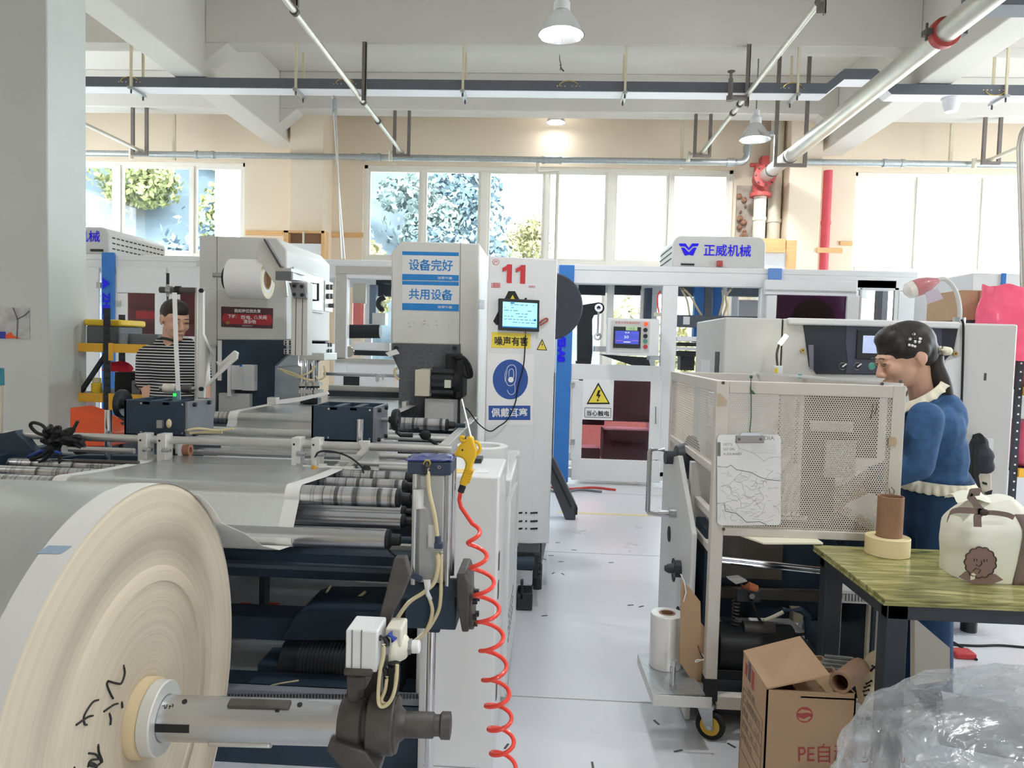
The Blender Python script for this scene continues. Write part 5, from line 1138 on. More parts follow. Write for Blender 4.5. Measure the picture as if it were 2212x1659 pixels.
ns = thing('noise_sign', 'yellow noise warning sign below the tablet', 'sign', p11.p(1104, 752, .006)); p11.slab('panel', signy_m, ns, [(1062, 717), (1146, 721), (1145, 753), (1061, 751)], .001, .0045); p11.text('噪声有害', ink_k, ns, 1068, 1140, 726, 746, .0058, .02, 2)
ls = thing('shock_sign', 'small yellow lightning triangle sticker near the right edge of the number 11 cabinet', 'sign', p11.p(1170, 757, .004)); p11.slab('black_border', ink_k, ls, [(1159, 756), (1182, 757), (1171, 732)], .0008, .0005); p11.slab('yellow_triangle', signy_m, ls, [(1161.5, 754.5), (1179.5, 755.5), (1171, 736)], .0008, .0012); p11.slab('lightning_mark', ink_k, ls, [(1172, 739), (1169, 745), (1171, 745), (1169, 749), (1173, 744), (1171, 743.5)], .0006, .002)
es = thing('ear_protection_sign', 'white sign with blue round ear symbol and navy band on the number 11 cabinet', 'sign', p11.p(1102, 918, .006))
p11.slab('panel', white_m, es, [(1053, 763), (1153, 766), (1150, 919), (1050, 917)], .0012, .0045)
p11.slab('blue_disc', signd_m, es, circ(1102, 819.5, 38, 43, 48), .0008, .0058)
for pts in (((1091, 825), (1094, 805), (1095, 795), (1101, 789), (1109, 789), (1114, 797), (1114, 815), (1111, 828), (1103, 833), (1096, 831), (1092, 822)), ((1099, 816), (1099, 802), (1103, 797), (1108, 799), (1109, 812), (1106, 822)), ((1111, 825), (1112, 845), (1106, 852), (1099, 850), (1095, 842)), ((1092, 800), (1090, 812), (1091, 824))):
    MB().tube(spline([p11.p(x, y, .0072) for x, y in pts], 4), .0016, 6).build('ear_line', ink_w, es)
p11.slab('ear_plug', ink_w, es, circ(1103, 820, 6, 6, 16), .0008, .0068)
p11.slab('navy_band', signd_m, es, [(1055, 876), (1145, 876), (1145, 907), (1055, 907)], .0008, .0058); p11.text('佩戴耳塞', ink_w, es, 1061, 1139, 881, 901, .0068, .015)
b = MB()
for j, yy in enumerate((1106, 1124, 1140)):
    for x0, x1 in ((1120, 1128), (1134, 1138), (1145, 1161)): b.prism([p11.p(x, y, .005) for x, y in ((x0, yy), (x1, yy - 1), (x1, yy + 3), (x0, yy + 4))], n11 * .0006)
b.build('vent_grille', black_m, k11)
# dark drive under the cabinet
dv = thing('floor_drive', 'black drive with rollers standing on the floor under the number 11 cabinet', 'drive', PZ(1145, 1320, 0))
y = 4.0; b = MB(); bx(b, 1116, 1165, 1192, 1224, y + .02, y + .2); b.build('body', black_m, dv, bevel=.005); MB().cyl(PY(1114, 1216, y), PY(1155, 1215, y), .035, n=24).build('roller', deep_m, dv)
b = MB(); bx(b, 1152, 1163, 1197, 1250, y, y + .05); dp = b.build('side_plate', black_m, dv, bevel=.004)
for py in (1200, 1214, 1236, 1245): MB().cyl(PY(1162, py, y - .0), PY(1168, py, y), .012, n=10).build('bolt', black_m, dp)
b = MB(); bx(b, 1116, 1150, 1232, 1262, y + .02, y + .12); b.build('steel_tray', steel_m, dv); b = MB(); bx(b, 1124, 1130, 1255, 1295, y, y + .02); bx(b, 1116, 1150, 1282, 1318, y, y + .14); b.build('foot', black_m, dv, bevel=.004)
# black wheel and leaning panel behind
t = thing('black_reel', 'large black disc reel sticking out behind the number 11 cabinet', 'reel', PY(1186, 735, 5.6))
c = PY(1186, 661, 5.6); MB().lathe([(.245, 0), (.255, .012), (.255, .03), (.245, .042)], c, (0, 1, 0), 64).build('disc', mat('reel_black', (58, 62, 72), .5), t); MB().lathe([(.07, 0), (.062, .03), (.03, .035)], c, (0, -1, 0), 32).build('hub', mat('reel_hub', (82, 88, 98), .5), t)
b = MB(); b.box(c.x - .02, c.x + .02, 5.6, 5.9, 0, c.z); b.build('stand', dark_m, t)
t = thing('leaning_panel', 'dark grey folded panel leaning against the number 11 cabinet on the aisle floor', 'panel', PZ(1235, 1112, 0))
y = 6.2; b = MB(); b.prism([PY(q[0], q[1], y) for q in ((1172, 985), (1181, 976), (1199, 994), (1244, 1090))] + [V(PY(1244, 1100, y).x, y, .0), V(PY(1222, 1100, y).x, y, .0)] + [PY(1172, 1000, y)], (0, .12, 0)); b.build('board', mat('panel_grey', (74, 74, 80), .5), t, bevel=.008)
b = MB(); b.prism([PY(q[0], q[1], y - .004) for q in ((1186, 1000), (1190, 1000), (1236, 1095), (1232, 1097))], (0, .004, 0)); b.build('crease', black_m, t); b = MB(); b.prism([PY(q[0], q[1], y + .0) for q in ((1238, 1080), (1248, 1098), (1247, 1112), (1240, 1113))], (0, .1, 0)); b.build('end_cap', black_m, t)
# ================================================================ PUNCH PRESSES
PYF, PYR = 5.0, 6.0
lp = thing('punch_press', 'grey punch press with white label roll and red notice, beside the man', 'press', PY(530, 880, PYF))
Q = lambda *pts: [PY(x, y, PYF) for x, y in pts]
b = MB(); b.prism(Q((430, 509), (597, 514), (619, 538), (618, 735), (469, 734), (469, 747), (430, 747)), (0, PYR - PYF, 0)); hd = b.build('head_housing', press_m, lp, bevel=.01)
b = MB(); b.prism(Q((468.3, 511), (469.3, 511), (469.3, 735), (468.3, 735)), (0, -.0015, 0)); b.build('panel_seam', iron_m, hd)
b = MB(); b.prism(Q((469, 734), (617, 735), (620, 766), (594, 789), (592, 885), (592, 905), (469, 905)), (0, .06, 0)); b.build('side_plate', deep_m, lp, bevel=.004)
b = MB(); b.prism([p + V(0, .9, 0) for p in Q((469, 734), (617, 735), (620, 766), (594, 789), (592, 885), (592, 905), (469, 905))], (0, .06, 0)); b.build('side_plate', deep_m, lp, bevel=.004)
b = MB(); bx(b, 480, 600, 735, 790, PYF + .06, PYF + .9); bx(b, 480, 590, 790, 905, PYF + .06, PYF + .9); b.build('inner_frame', black_m, lp)
x0 = PY(430, 700, PYF).x; b = MB(); b.box(x0, PY(592, 700, PYF).x, PYF, PYR, 0, PY(500, 905, PYF).z); b.build('lower_frame', rubber_m, lp, bevel=.006); b = MB(); bx(b, 434, 466, 748, 905, PYF + .02, PYF + .3); b.build('grey_side_panel', press_m, lp)
# right hand side of the head: access panel, buttons
xr = PY(619, 600, PYF).x
def side(px, py): return PX(px, py, xr + .001)
def sbox(name, m, parent, px0, px1, py0, py1, t):   # panel on the right face of the press
    a, c = side(px0, py0), side(px1, py1); z1, z0 = side(px0, py0).z, side(px0, py1).z; return MB().box(xr, xr + t, a.y, c.y, z0, z1).build(name, m, parent, bevel=.003)
sbox('access_panel', machine_m, lp, 632, 697, 576, 668, .01); sbox('access_window', mat('lavender_panel', (206, 210, 228), .3), lp, 637, 693, 584, 664, .014)
sbox('button_plate', alup_m, lp, 701, 717, 606, 672, .008)
b = MB()
for py in (620, 640):
    for px in (704, 711): c = side(px, py); b.cyl(c, c + V(.03, 0, 0), .022, n=14)
c = side(709, 660); b.cyl(c, c + V(.05, 0, 0), .018, n=14); b.build('knob', iron_m, lp)
a, c = side(668, 612), side(668, 648); b = MB(); b.tube([a, a + V(.06, .02, 0), c + V(.06, .02, 0), c], .01, 8); b.build('panel_handle', black_m, lp)
sbox('lower_guard', machine_m, lp, 664, 722, 742, 764, .006)
for py in (745, 758):
    b = MB()
    for px in (708, 713): c = side(px, py); b.cyl(c, c + V(.014, 0, 0), .016, n=8)
    b.build('bolt', black_m, lp)
# notice, boxes on the press
nt = thing('red_notice', 'red and black shutdown notice on the left punch press', 'sign', PY(533, 710, PYF - .005)); y = PYF - .003
b = MB(); b.prism([PY(*q, y) for q in ((478, 662), (590, 666), (589, 710), (478, 706))], (0, -.002, 0)); b.build('panel', mat('notice_dark', (84, 54, 62), .5), nt)
b = MB(); b.prism([PY(*q, y - .002) for q in ((486, 677), (584, 680), (588, 686), (588, 698), (582, 703), (486, 699), (480, 693), (480, 683))], (0, -.001, 0)); b.build('red_field', mat('notice_red', (176, 54, 62), .5), nt)
txt('我的岗位我负责', 506, 563, 667, 675, y - .003, ink_w, nt, .02); txt('下班:', 492, 511, 679, 687, y - .004, ink_w, nt, .015); txt('断电、', 521, 545, 681, 690, y - .004, ink_w, nt, .015); txt('凸', 549, 556, 682, 689, y - .004, ink_w, nt); txt('关阀', 558, 576, 681, 690, y - .004, ink_w, nt, .015); txt('清杂物', 526, 553, 690, 699, y - .004, ink_w, nt, .015); txt('佳荣包装有限公司', 523, 545, 702, 705, y - .003, ink_w, nt)
b = MB(); b.prism([PY(*q, y - .003) for q in circ(492, 697, 4, 4, 14)], (0, -.001, 0)); b.build('round_emblem', brass_m, nt)
b = MB(); bx(b, 499, 522, 790, 842, PYF - .1, PYF); bx(b, 522, 549, 788, 844, PYF - .06, PYF); b.build('white_box', machine_w, lp, bevel=.003); bxp('blue_tape', signb_m, lp, 517, 523, 788, 792, PYF - .102, PYF - .1)
b = MB(); bx(b, 491, 499, 789, 856, PYF - .08, PYF - .02); b.build('white_strip', white_m, lp); b = MB(); bx(b, 472, 538, 850, 905, PYF - .06, PYF); b.build('white_plate', machine_m, lp, bevel=.003); bxp('side_plate_small', machine_w, lp, 470, 478, 735, 822, PYF - .01, PYF)
# label roll
ry = 4.75
rl = thing('label_roll', 'roll of white label stock on the left punch press', 'label roll', PY(540, 650, ry))
a, c = PY(500, 602, ry), PY(578, 606, ry); z = a.z; R = .128
b = MB(); b.cyl((a.x, ry, z), (c.x, ry, z), R, n=64, hole=.06); b.build('label_stock', white_m, rl, bevel=.004); MB().cyl((a.x, ry, z), (c.x + .001, ry, z), .066, n=40, hole=.057).build('core', card_m, rl); MB().cyl((a.x + .02, ry, z), (c.x - .02, ry, z), .056, n=40).build('core_inside', core_m, rl)
MB().cyl((c.x + .0006, ry, z), (c.x + .0016, ry, z), R - .004, n=64, hole=.09).build('side_tape', mat('side_cream', (236, 228, 196), .6), rl)
rs = thing('roll_holder', 'aluminium profile stand with slanted plate carrying the white label roll', 'stand', PY(647, 766, 4.6))
b = MB(); b.lathe([(.075, 0), (.08, .01), (.08, .02), (.04, .03)], (a.x - .035, ry, z), (1, 0, 0), 32); b.build('flange', rubber_m, rs); MB().cyl((a.x - .12, ry, z + .02), (a.x - .03, ry, z + .02), .016, n=16).build('axle', steel_m, rs); bxp('stop_block', black_m, rs, 494, 502, 623, 631, ry - .02, ry + .02)
b = MB(); b.prism([PY(x, y, 4.66) for x, y in ((560, 514), (568, 515), (615, 588), (620, 640), (614, 642), (554, 558))], (0, .03, 0)); b.build('slanted_plate', alup_m, rs, bevel=.003)
b = MB(); b.prism([PY(x, y, 4.62) for x, y in ((568, 515), (572, 516), (608, 575), (604, 578))], (0, .05, 0)); b.build('plate_edge', iron_m, rs)
a0, a1 = PY(612, 595, 4.35), PY(648, 600, 4.72); b = MB(); b.bar(a0, a1, .1, .05); b.build('profile_beam', alup_m, rs, bevel=.003)
bxp('beam_end_cap', mat('end_cap_grey', (104, 106, 110), .5), rs, 595, 629, 586, 605, 4.33, 4.36); b = MB(); bx(b, 595, 629, 579, 586, 4.34, 4.6); b.build('profile_lid', alu_m, rs)
b = MB(); bx(b, 629, 664, 609, 768, 4.6, 4.7); pc = b.build('profile_column', alup_m, rs, bevel=.003); b = MB()
for px in (638, 652): bx(b, px, px + 1.4, 640, 767, 4.598, 4.6)
b.build('profile_groove', iron_m, pc); b = MB(); b.prism([PY(x, y, 4.57) for x, y in ((624, 611), (656, 613), (662, 644), (634, 644))], (0, .03, 0)); br = b.build('corner_bracket', mat('bracket_grey', (128, 130, 134), .5), rs)
b = MB()
for px, py in ((636, 618), (652, 619), (636, 636), (653, 637)): c = PY(px, py, 4.57); b.cyl(c, c + V(0, -.01, 0), .011, n=8)
b.build('bracket_bolt', black_m, br)
for py in (735, 754):
    b = MB(); bx(b, 613, 630, py, py + 11, 4.6, 5.0); o = b.build('profile_end', alup_m, rs, bevel=.002); b = MB()
    for px, qy in ((615, 1), (624, 1), (615, 6), (624, 6)): bx(b, px, px + 4, py + qy, py + qy + 4, 4.597, 4.6)
    b.build('profile_hole', black_m, o)
# stamping tools over the web
st = thing('stamping_tool', 'cluster of steel cylinders and clamps over the web beside the left press', 'stamping tool', PY(665, 880, 4.9))
y = 4.85
b = MB(); bx(b, 640, 700, 762, 778, y, y + .3); b.build('carriage', alu_m, st, bevel=.003)
for px, w in ((652, 9), (664, 10), (678, 10)):
    a, c = PY(px, 778, y), PY(px, 832, y); b = MB(); b.cyl(c, a, w * y / 3200, n=18); b.build('cylinder', steel_m, st)
for px in (653, 669, 683):
    b = MB(); bx(b, px - 6, px + 6, 826, 834, y - .03, y + .05); bx(b, px - 8, px + 8, 842, 850, y - .03, y + .05); bx(b, px - 4, px - 2, 834, 868, y, y + .02); bx(b, px + 2, px + 4, 834, 868, y, y + .02); b.build('clamp', alu_m, st)
    c = PY(px, 836, y - .03); b = MB(); b.cyl(PY(px, 838, y), PY(px, 834, y), .022, n=10); b.build('nut', black_m, st)
b = MB(); bx(b, 648, 686, 860, 872, y - .02, y + .06); bx(b, 656, 676, 872, 882, y - .01, y + .04); b.build('punch_head', black_m, st, bevel=.003)
for pts in (((600, 796), (630, 805), (660, 818), (680, 821)), ((606, 800), (640, 813), (672, 822)), ((700, 790), (702, 812), (690, 820), (682, 812)), ((640, 815), (668, 805), (682, 790))): tube(st, pts, y - .05, .006, tube_m)
b = MB(); b.tube([PY(*q, y - .02) for q in ((645, 768), (645, 788), (649, 788))], .008, 8); b.build('bent_rod', white_m, st); bxp('spark_led', bulb_m, st, 646, 650, 786, 790, y - .03, y - .02)
b = MB(); b.prism([PY(*q, 4.75) for q in ((594, 865), (646, 858), (705, 846), (708, 852), (648, 867), (594, 874))], (0, .04, 0)); b.build('web_rail', white_m, st); bxp('rail_block', alup_m, st, 577, 595, 859, 873, 4.73, 4.8)
# right press
rp = thing('punch_press', 'grey punch press with two blue equipment notices left of the number 11 cabinet', 'press', PY(930, 930, PYF))
b = MB(); b.prism(Q((845, 546), (868, 521), (1036, 526), (1030, 1010), (992, 1010), (994, 745), (846, 742)), (0, .8, 0)); b.build('head_housing', mat('press_warm', (224, 224, 219), .5, var=.04), rp, bevel=.01)
b = MB(); b.prism(Q((994.5, 524), (995.5, 524), (993, 745), (992, 745)), (0, -.0015, 0)); b.build('panel_seam', iron_m, rp)
spk = mat('speckled_grey', (92, 94, 100), .6, var=.25, scale=60)
b = MB(); b.prism(Q((846, 742), (994, 745), (990, 1010), (858, 1010), (862, 800), (846, 766)), (0, .08, 0)); b.build('side_plate', spk, rp, bevel=.004); x0, x1 = PY(862, 800, PYF).x, PY(990, 800, PYF).x
b = MB(); b.box(x0 + .02, x1, PYF + .1, PYF + .8, 0, PY(900, 745, PYF).z); b.build('frame', dark_m, rp)
def notice(lab, top, body, tx, sub):
    s = thing('equipment_notice', lab, 'sign', PY(930, body[1], PYF - .004)); y = PYF - .002
    bxp('panel', white_m, s, 869, 991, top[0], body[1] + 1, y - .001, y); bxp('top_band', signb_m, s, 869, 991, top[0], top[1], y - .002, y - .001); bxp('bottom_band', signb_m, s, 869, 991, body[0], body[1], y - .002, y - .001)
    txt(tx, 883, 978, top[1] + 7, body[0] - 9, y - .0022, signb_m, s, .015); txt(sub, 945, 977, body[0] + 4, body[0] + 10, y - .003, ink_w, s, .01)
notice('blue and white equipment notice at the top of the right press', (544, 552), (593, 606), '设备完好', '佳荣包装'); notice('blue and white equipment notice, the lower peeling one on the right press', (608, 616), (656, 671), '共用设备', '佳荣包装')
b = MB(); rr = random.Random(12)
for i in range(16): px = rr.uniform(880, 970); py = rr.uniform(692, 708); bx(b, px, px + rr.uniform(1, 5), py, py + rr.uniform(.5, 2), PYF - .001, PYF)
b.build('glue_marks', mat('glue_mark', (166, 166, 162), .8), rp)
for px in (856, 982): b = MB(); c = PY(px, 752, PYF); b.cyl(c, c + V(0, -.012, 0), .016, n=8); b.build('bolt', black_m, rp)
m_ = MB(); a, c = PY(935, 824, 4.85), PY(984, 824, 4.85); m_.cyl(a, V(c.x, a.y, a.z), .1, n=32); mo = m_.build('servo_motor', black_m, rp, bevel=.006); b = MB()
for k in range(4): b.box(a.x, c.x, 4.748, 4.752, a.z - .07 + k * .045, a.z - .05 + k * .045)
b.build('cooling_rib', dark_m, mo); MB().cyl(V(c.x, a.y, a.z), V(c.x + .04, a.y, a.z), .115, n=32).build('motor_flange', rubber_m, mo, bevel=.003); bxp('motor_sticker', mat('sticker_pale', (226, 230, 210), .5), mo, 960, 974, 821, 838, 4.744, 4.747)
bxp('white_box', cream_m, rp, 896, 928, 799, 856, 4.72, 5.0, .004); bxp('white_cover', machine_m, rp, 917, 980, 862, 930, 4.8, 5.0, .004); bxp('small_bracket', alup_m, rp, 868, 877, 868, 886, 4.9, 5.0)
b = MB(); bx(b, 962, 992, 764, 800, 4.8, 5.0); bx(b, 985, 1000, 780, 860, 4.75, 5.0); b.build('cable_block', rubber_m, rp, bevel=.01)
for pts in (((985, 775), (1000, 772), (1014, 790), (1018, 812), (1005, 812), (995, 800)), ((988, 782), (1004, 780), (1010, 798), (1012, 815), (1000, 806)), ((978, 770), (990, 768), (998, 775))): tube(rp, pts, 4.78, .012, rubber_m, 'black_cable')
b = MB(); b.prism([PY(*q, 4.95) for q in ((832, 762), (856, 754), (863, 764), (840, 770))], (0, .004, 0)); b.build('paper_scrap', white_m, rp); tube(rp, ((858, 795), (852, 800), (854, 812), (862, 820)), 4.93, .008, tube_m)
b = MB(); bx(b, 710, 862, 835, 846, 5.55, 5.65); b.build('rear_rail', alu_m, mc); b = MB(); bx(b, 708, 862, 846, 858, 5.5, 5.6); b.build('rear_guard', dark_m, mc)
tg = MB()
for pts in (((811, 808), (821, 807), (818, 826), (811, 824)), ((823, 808), (830, 808), (829, 822), (823, 816))): tg.prism([PY(*q, 5.96) for q in pts], (0, .003, 0))
tag(tg.build('tape_tabs', white_m), 'white paper tabs hanging from the rear steel rod', 'tabs', kind='stuff')
# ================================================================ BLOW GUN AND SPIRAL HOSE
gy = 2.02
gn = thing('blow_gun', 'yellow air blow gun hanging above the red spiral hose', 'air gun', PY(1000, 1058, gy))
G = lambda *p: [PY(x, y, gy) for x, y in p]
body = [(1006, 950), (1008, 943), (1021, 943), (1024, 955), (1030, 975), (1029, 985), (1021, 1005), (1015, 1030), (1008, 1052), (991, 1047), (995, 1034), (1003, 1014), (1006, 1000), (999, 991), (988, 986), (980, 987), (982, 978), (990, 964), (998, 956)]
b = MB(); b.prism(G(*body), (0, .026, 0)); gb = b.build('gun_body', gun_m, gn, bevel=.006, seg=3)
b = MB(); b.tube(spline(G((1007, 952), (1000, 952), (995, 949), (996, 944), (1004, 945)), 4), .0045, 8); b.build('trigger_hook', gun_m, gn)
b = MB(); b.tube(spline([p + V(0, .013, 0) for p in G((1023, 954), (1031, 958), (1036, 967), (1034, 978), (1028, 983))], 5), .0045, 8); b.build('hanging_ring', gun_m, gn)
b = MB()
for k in range(6): p = PY(1013.5 - k * 1.6 + 1, 1014 + k * 5, gy + .013); b.obox(p, (.0115, 0, -.003), (0, .0145, 0), (.0004, 0, .0016))
b.build('grip_rib', gun_m, gn); c = PY(999, 972, gy); MB().cyl(c, c + V(0, -.0015, 0), .0028, n=10).build('pin', black_m, gn)
MB().cyl(PY(1017, 946, gy + .013), PY(997, 862, gy + .013), .0036, .0026, n=10).build('nozzle', steel_m, gn); MB().cyl(PY(1000, 1049, gy + .013), PY(995, 1063, gy + .013), .0095, n=14).build('coupling', black_m, gn)
hx = []; start = [PY(995, 1060, gy + .013), PY(992, 1080, gy), PY(996, 1096, gy - .01)]
hy = 1.95
mids = [(1018, 1105), (1020, 1130), (1026, 1180), (1039, 1235), (1050, 1295), (1058, 1352), (1065, 1415), (1071, 1478), (1077, 1532), (1082, 1582), (1087, 1635), (1092, 1700)]
NP = 18; th = pi * .75
for k in range(1, len(mids) - 1):
    a, c = PY(*mids[k], hy), PY(*mids[k + 1], hy); Rr = (.018, .026, .03, .032, .0335, .034, .034, .033, .033, .032)[min(k - 1, 9)]
    for i in range(NP):
        t_ = i / NP; q = a.lerp(c, t_); ang = th - 2 * pi * t_; rr_ = Rr; hx.append(q + V(rr_ * cos(ang), rr_ * sin(ang), 0))
hs_ = thing('spiral_hose', 'bright red coiled air hose dangling from the yellow blow gun', 'hose', PY(1080, 1659, hy))
MB().tube(start + hx[2:], .0058, 10).build('coil', hose_m, hs_)
# ================================================================ RACK BEHIND THE COLUMN, ITEMS
ky = 5.75
rk = thing('storage_rack', 'black and yellow boltless rack behind the man', 'rack', PY(230, 1000, ky))
def post(px, y, ytop, m):
    x = PY(px, 700, y).x; zt = PY(px, ytop, y).z; b = MB(); b.box(x - .028, x - .022, y - .02, y + .02, 0, zt); b.box(x - .028, x + .03, y - .022, y - .018, 0, zt); o = b.build('upright', m, rk)
    b = MB(); z = .2
    while z < zt - .05: b.box(x - .006, x + .004, y - .0235, y - .022, z, z + .02); b.box(x + .012, x + .022, y - .0235, y - .022, z, z + .02); z += .06
    b.build('hole_pattern', rubber_m, o); return x
bl = mat('rack_black', (50, 54, 62), .5); xp = post(234, ky, 666, bl); xq = post(266, 6.3, 680, bl); xo = post(330, ky, 760, bl); xz = post(150, ky, 666, bl)
for z in (PY(250, 752, ky).z, PY(250, 860, ky).z):
    b = MB(); b.box(xz, xp - .03, ky - .03, ky + .01, z - .035, z + .035); b.build('shelf_beam', rack_y, rk, bevel=.003); b = MB(); b.box(xp + .03, xo + .1, ky - .03, ky + .01, z - .035, z + .035); b.box(xp + .02, xp + .06, ky - .035, ky - .03, z - .1, z + .04); b.build('shelf_beam', rack_y, rk, bevel=.003)
    b = MB(); b.box(xz, xo + .1, ky + .01, 6.35, z + .01, z + .03); b.build('shelf_board', dark_m, rk)
za, zb = PY(230, 765, ky).z, PY(182, 812, ky).z
MB().bar((xp - .03, ky + .02, za), (xz, ky + .02, zb - .25), .03).build('brace', bl, rk); MB().bar((xp + .2, 6.2, za), (xo, 6.2, zb), .025).build('brace', steel_m, rk)
z1, z2 = PY(250, 752, ky).z + .03, PY(250, 860, ky).z + .03
t = thing('storage_bin', 'grey bin with yellow lid on the upper rack shelf beside the column', 'bin', (PY(213, 740, ky).x, 5.95, z1)); x0, x1 = PY(176, 740, ky).x, PY(254, 740, ky).x; zt = PY(200, 703, ky).z
b = MB(); b.box(x0, x1 - .02, ky + .06, ky + .4, z1, zt); b.build('tub', bgrey_m, t, bevel=.01); b = MB(); b.box(x0 - .01, x1, ky + .04, ky + .42, zt, PY(200, 689, ky).z); b.build('lid', yellow_m, t, bevel=.015)
t = tag(MB().box(xp + .12, xo, ky + .08, 6.2, z1, z1 + .09).build('grey_tray', bgrey_m, bevel=.005), 'flat grey tray on the upper rack shelf behind the man', 'tray')
x = PY(258, 735, ky).x; tag(MB().cyl((x, ky + .05, z1), (x, ky + .05, z1 + .09), .035, n=20).build('grey_can', mat('can_grey', (128, 136, 142), .5)), 'small grey can on the upper rack shelf right of the post', 'can')
x = PY(199, 830, ky).x; t = thing('plastic_jar', 'yellow plastic jar on the lower rack shelf', 'jar', (x, ky + .06, z2)); MB().cyl((x, ky + .06, z2), (x, ky + .06, z2 + .085), .04, n=24).build('body', yellow_m, t, bevel=.006); MB().cyl((x, ky + .06, z2 + .085), (x, ky + .06, z2 + .125), .033, n=24).build('lid', mat('jar_lid', (236, 222, 170), .5), t, bevel=.004)
t = tag(MB().box(x - .0 + .06, xo + .05, ky + .2, 6.25, z2, z2 + .17).build('black_crate', black_m, bevel=.008), 'black crate on the lower rack shelf behind the jar', 'crate')
def clump(nm, m, c, r, sq, lab, cat, seed, kind=None):
    b = MB(); c = V(c)
    def f(u, v):
        a = 2 * pi * u; t_ = pi * v; p = V(sin(t_) * cos(a), sin(t_) * sin(a), cos(t_)); d = 1 + .3 * noise.noise(p * 1.7 + V(seed, 0, 0)) + .15 * noise.noise(p * 5 + V(0, seed, 0))
        q = V(p.x * r[0], p.y * r[1], max(p.z, -sq) * r[2]) * d; q.z = max(q.z, -sq * r[2]); return c + q + V(0, 0, sq * r[2])
    b.grid(f, 36, 20); return tag(b.build(nm, m, ang=80), lab, cat, kind=kind)
clump('red_cloth', mat('red_cloth', (232, 50, 66), .8), (PY(200, 818, ky).x, ky + .34, z2 + .17), (.13, .08, .06), .3, 'crumpled red cloth on the lower rack shelf', 'cloth', 3)
b = MB(); b.box(0, .04, 0, .001, 0, .001)
t = thing('control_module', 'grey module with tangled wires on the lower rack shelf', 'module', (PY(284, 848, ky).x, ky + .1, z2)); x = PY(284, 848, ky).x; MB().box(x - .035, x + .035, ky + .06, ky + .13, z2, z2 + .11).build('case', bgrey_m, t, bevel=.004)
for k in range(5): MB().tube(spline([(x + .05 + .02 * k, ky + .08, z2 + .01), (x + .04 * k, ky + .05, z2 + .08 + .02 * k), (x + .1 + .02 * k, ky + .1, z2 + .05)], 5), .004, 6).build('wire', (rubber_m, white_m, red_m)[k % 3], t)
t = thing('orange_guard', 'orange plastic chute on the floor right of the column', 'chute', PY(200, 940, 5.5)); b = MB(); b.prism([PY(x, y, 5.2) for x, y in ((150, 880), (184, 891), (228, 918), (244, 936), (240, 965), (150, 965))], (0, .25, 0)); b.build('body', orange_m, t, bevel=.01)
b = MB(); p = PY(200, 965, 5.2); b.box(p.x - .15, p.x + .1, 5.25, 5.4, 0, p.z); b.build('stand', dark_m, t)
t = tag(MB().box(PY(170, 890, 5.95).x, PY(199, 890, 5.95).x, 5.9, 6.0, 0.4, PY(190, 866, 5.95).z).build('pink_carton', mat('carton_pink', (226, 200, 200), .7)), 'pale carton under the lower rack shelf', 'carton')
t = tag(MB().box(PY(246, 890, 5.4).x, PY(268, 890, 5.4).x, 5.38, 5.6, 0, PY(256, 912, 5.4).z).build('black_tub', dark_m, bevel=.01), 'dark tub on the floor behind the left black box', 'tub')
# column: plastic pocket and broom
cyf = 5.37
pk = thing('plastic_pocket', 'clear plastic pocket with crumpled sheets stuck on the front column', 'pocket', PY(30, 733, cyf))
b = MB(); bx(b, -30, 64, 664, 732, cyf - .006, cyf - .002); b.build('sheet', mat('pocket_grey', (186, 188, 190), .25, var=.3, scale=9, coat=.6), pk, bevel=.002)
bxp('blue_patch', mat('patch_blue', (52, 60, 170), .4), pk, -30, 12, 716, 731, cyf - .008, cyf - .006); b = MB(); b.prism([PY(x, y, cyf - .006) for x, y in ((12, 724), (24, 717), (28, 724), (44, 731), (12, 731))], (0, -.002, 0)); b.build('orange_patch', orange_m, pk)
b = MB(); b.tube([PY(x, y, cyf - .01) for x, y in ((28, 665), (38, 690), (36, 732))], .004, 6); b.build('fold', ink_g, pk); b = MB(); b.tube([PY(x, y, cyf - .01) for x, y in ((36, 690), (52, 682), (63, 672))], .004, 6); b.build('fold', ink_g, pk)
br = thing('broom', 'broom with teal grip leaning at the left edge', 'broom', PZ(-4, 1300, 0)); y = 4.9
p0, p1, p2 = PY(3, 795, y), PY(4, 832, y), PY(2, 935, y); d = (p2 - p1).normalized(); p3 = p2 + d * (p2.z / -d.z) if d.z < 0 else p2
MB().cyl(p0, p1, .017, n=16).build('grip', teal_m, br, bevel=.004); MB().cyl(p1, p3, .011, n=14).build('pole', cream_m, br)
b = MB(); b.box(p3.x - .15, p3.x + .15, y - .03, y + .03, 0.0, .12); b.build('brush', teal_m, br, bevel=.01)
# ================================================================ RIGHT SIDE: GREY MACHINE BEHIND THE WOMAN
WY = 3.9
wm = thing('printing_machine', 'long pale grey machine with black control panel behind the woman', 'machine', PY(1900, 1400, WY))
x0, xs_, x1 = PY(1567, 690, WY).x, PY(1692, 690, WY).x, PY(2200, 700, WY).x; WZ = 1.63
b = MB(); b.box(x0, xs_ - .004, WY, WY + .75, .08, WZ); b.build('left_housing', machine_m, wm, bevel=.008)
b = MB(); b.box(xs_ + .004, x1, WY, WY + .75, .08, WZ); b.build('main_housing', machine_m, wm, bevel=.01)
b = MB(); b.box(xs_ + .02, PY(2068, 700, WY).x, WY - .03, WY + .02, PY(1900, 706, WY).z, WZ + .004); b.build('top_lip', machine_w, wm, bevel=.008)
MB().box(xs_ - .004, xs_ + .004, WY + .01, WY + .7, .1, WZ - .005).build('seam', rubber_m, wm)
b = MB(); b.box(x0 - .002, x0, WY + .1, WY + .2, .5, 1.45); b.build('side_slot', black_m, wm); b = MB(); b.box(x0 - .004, x0, WY + .3, WY + .55, .9, 1.4); b.build('side_door', machine_w, wm)
b = MB()
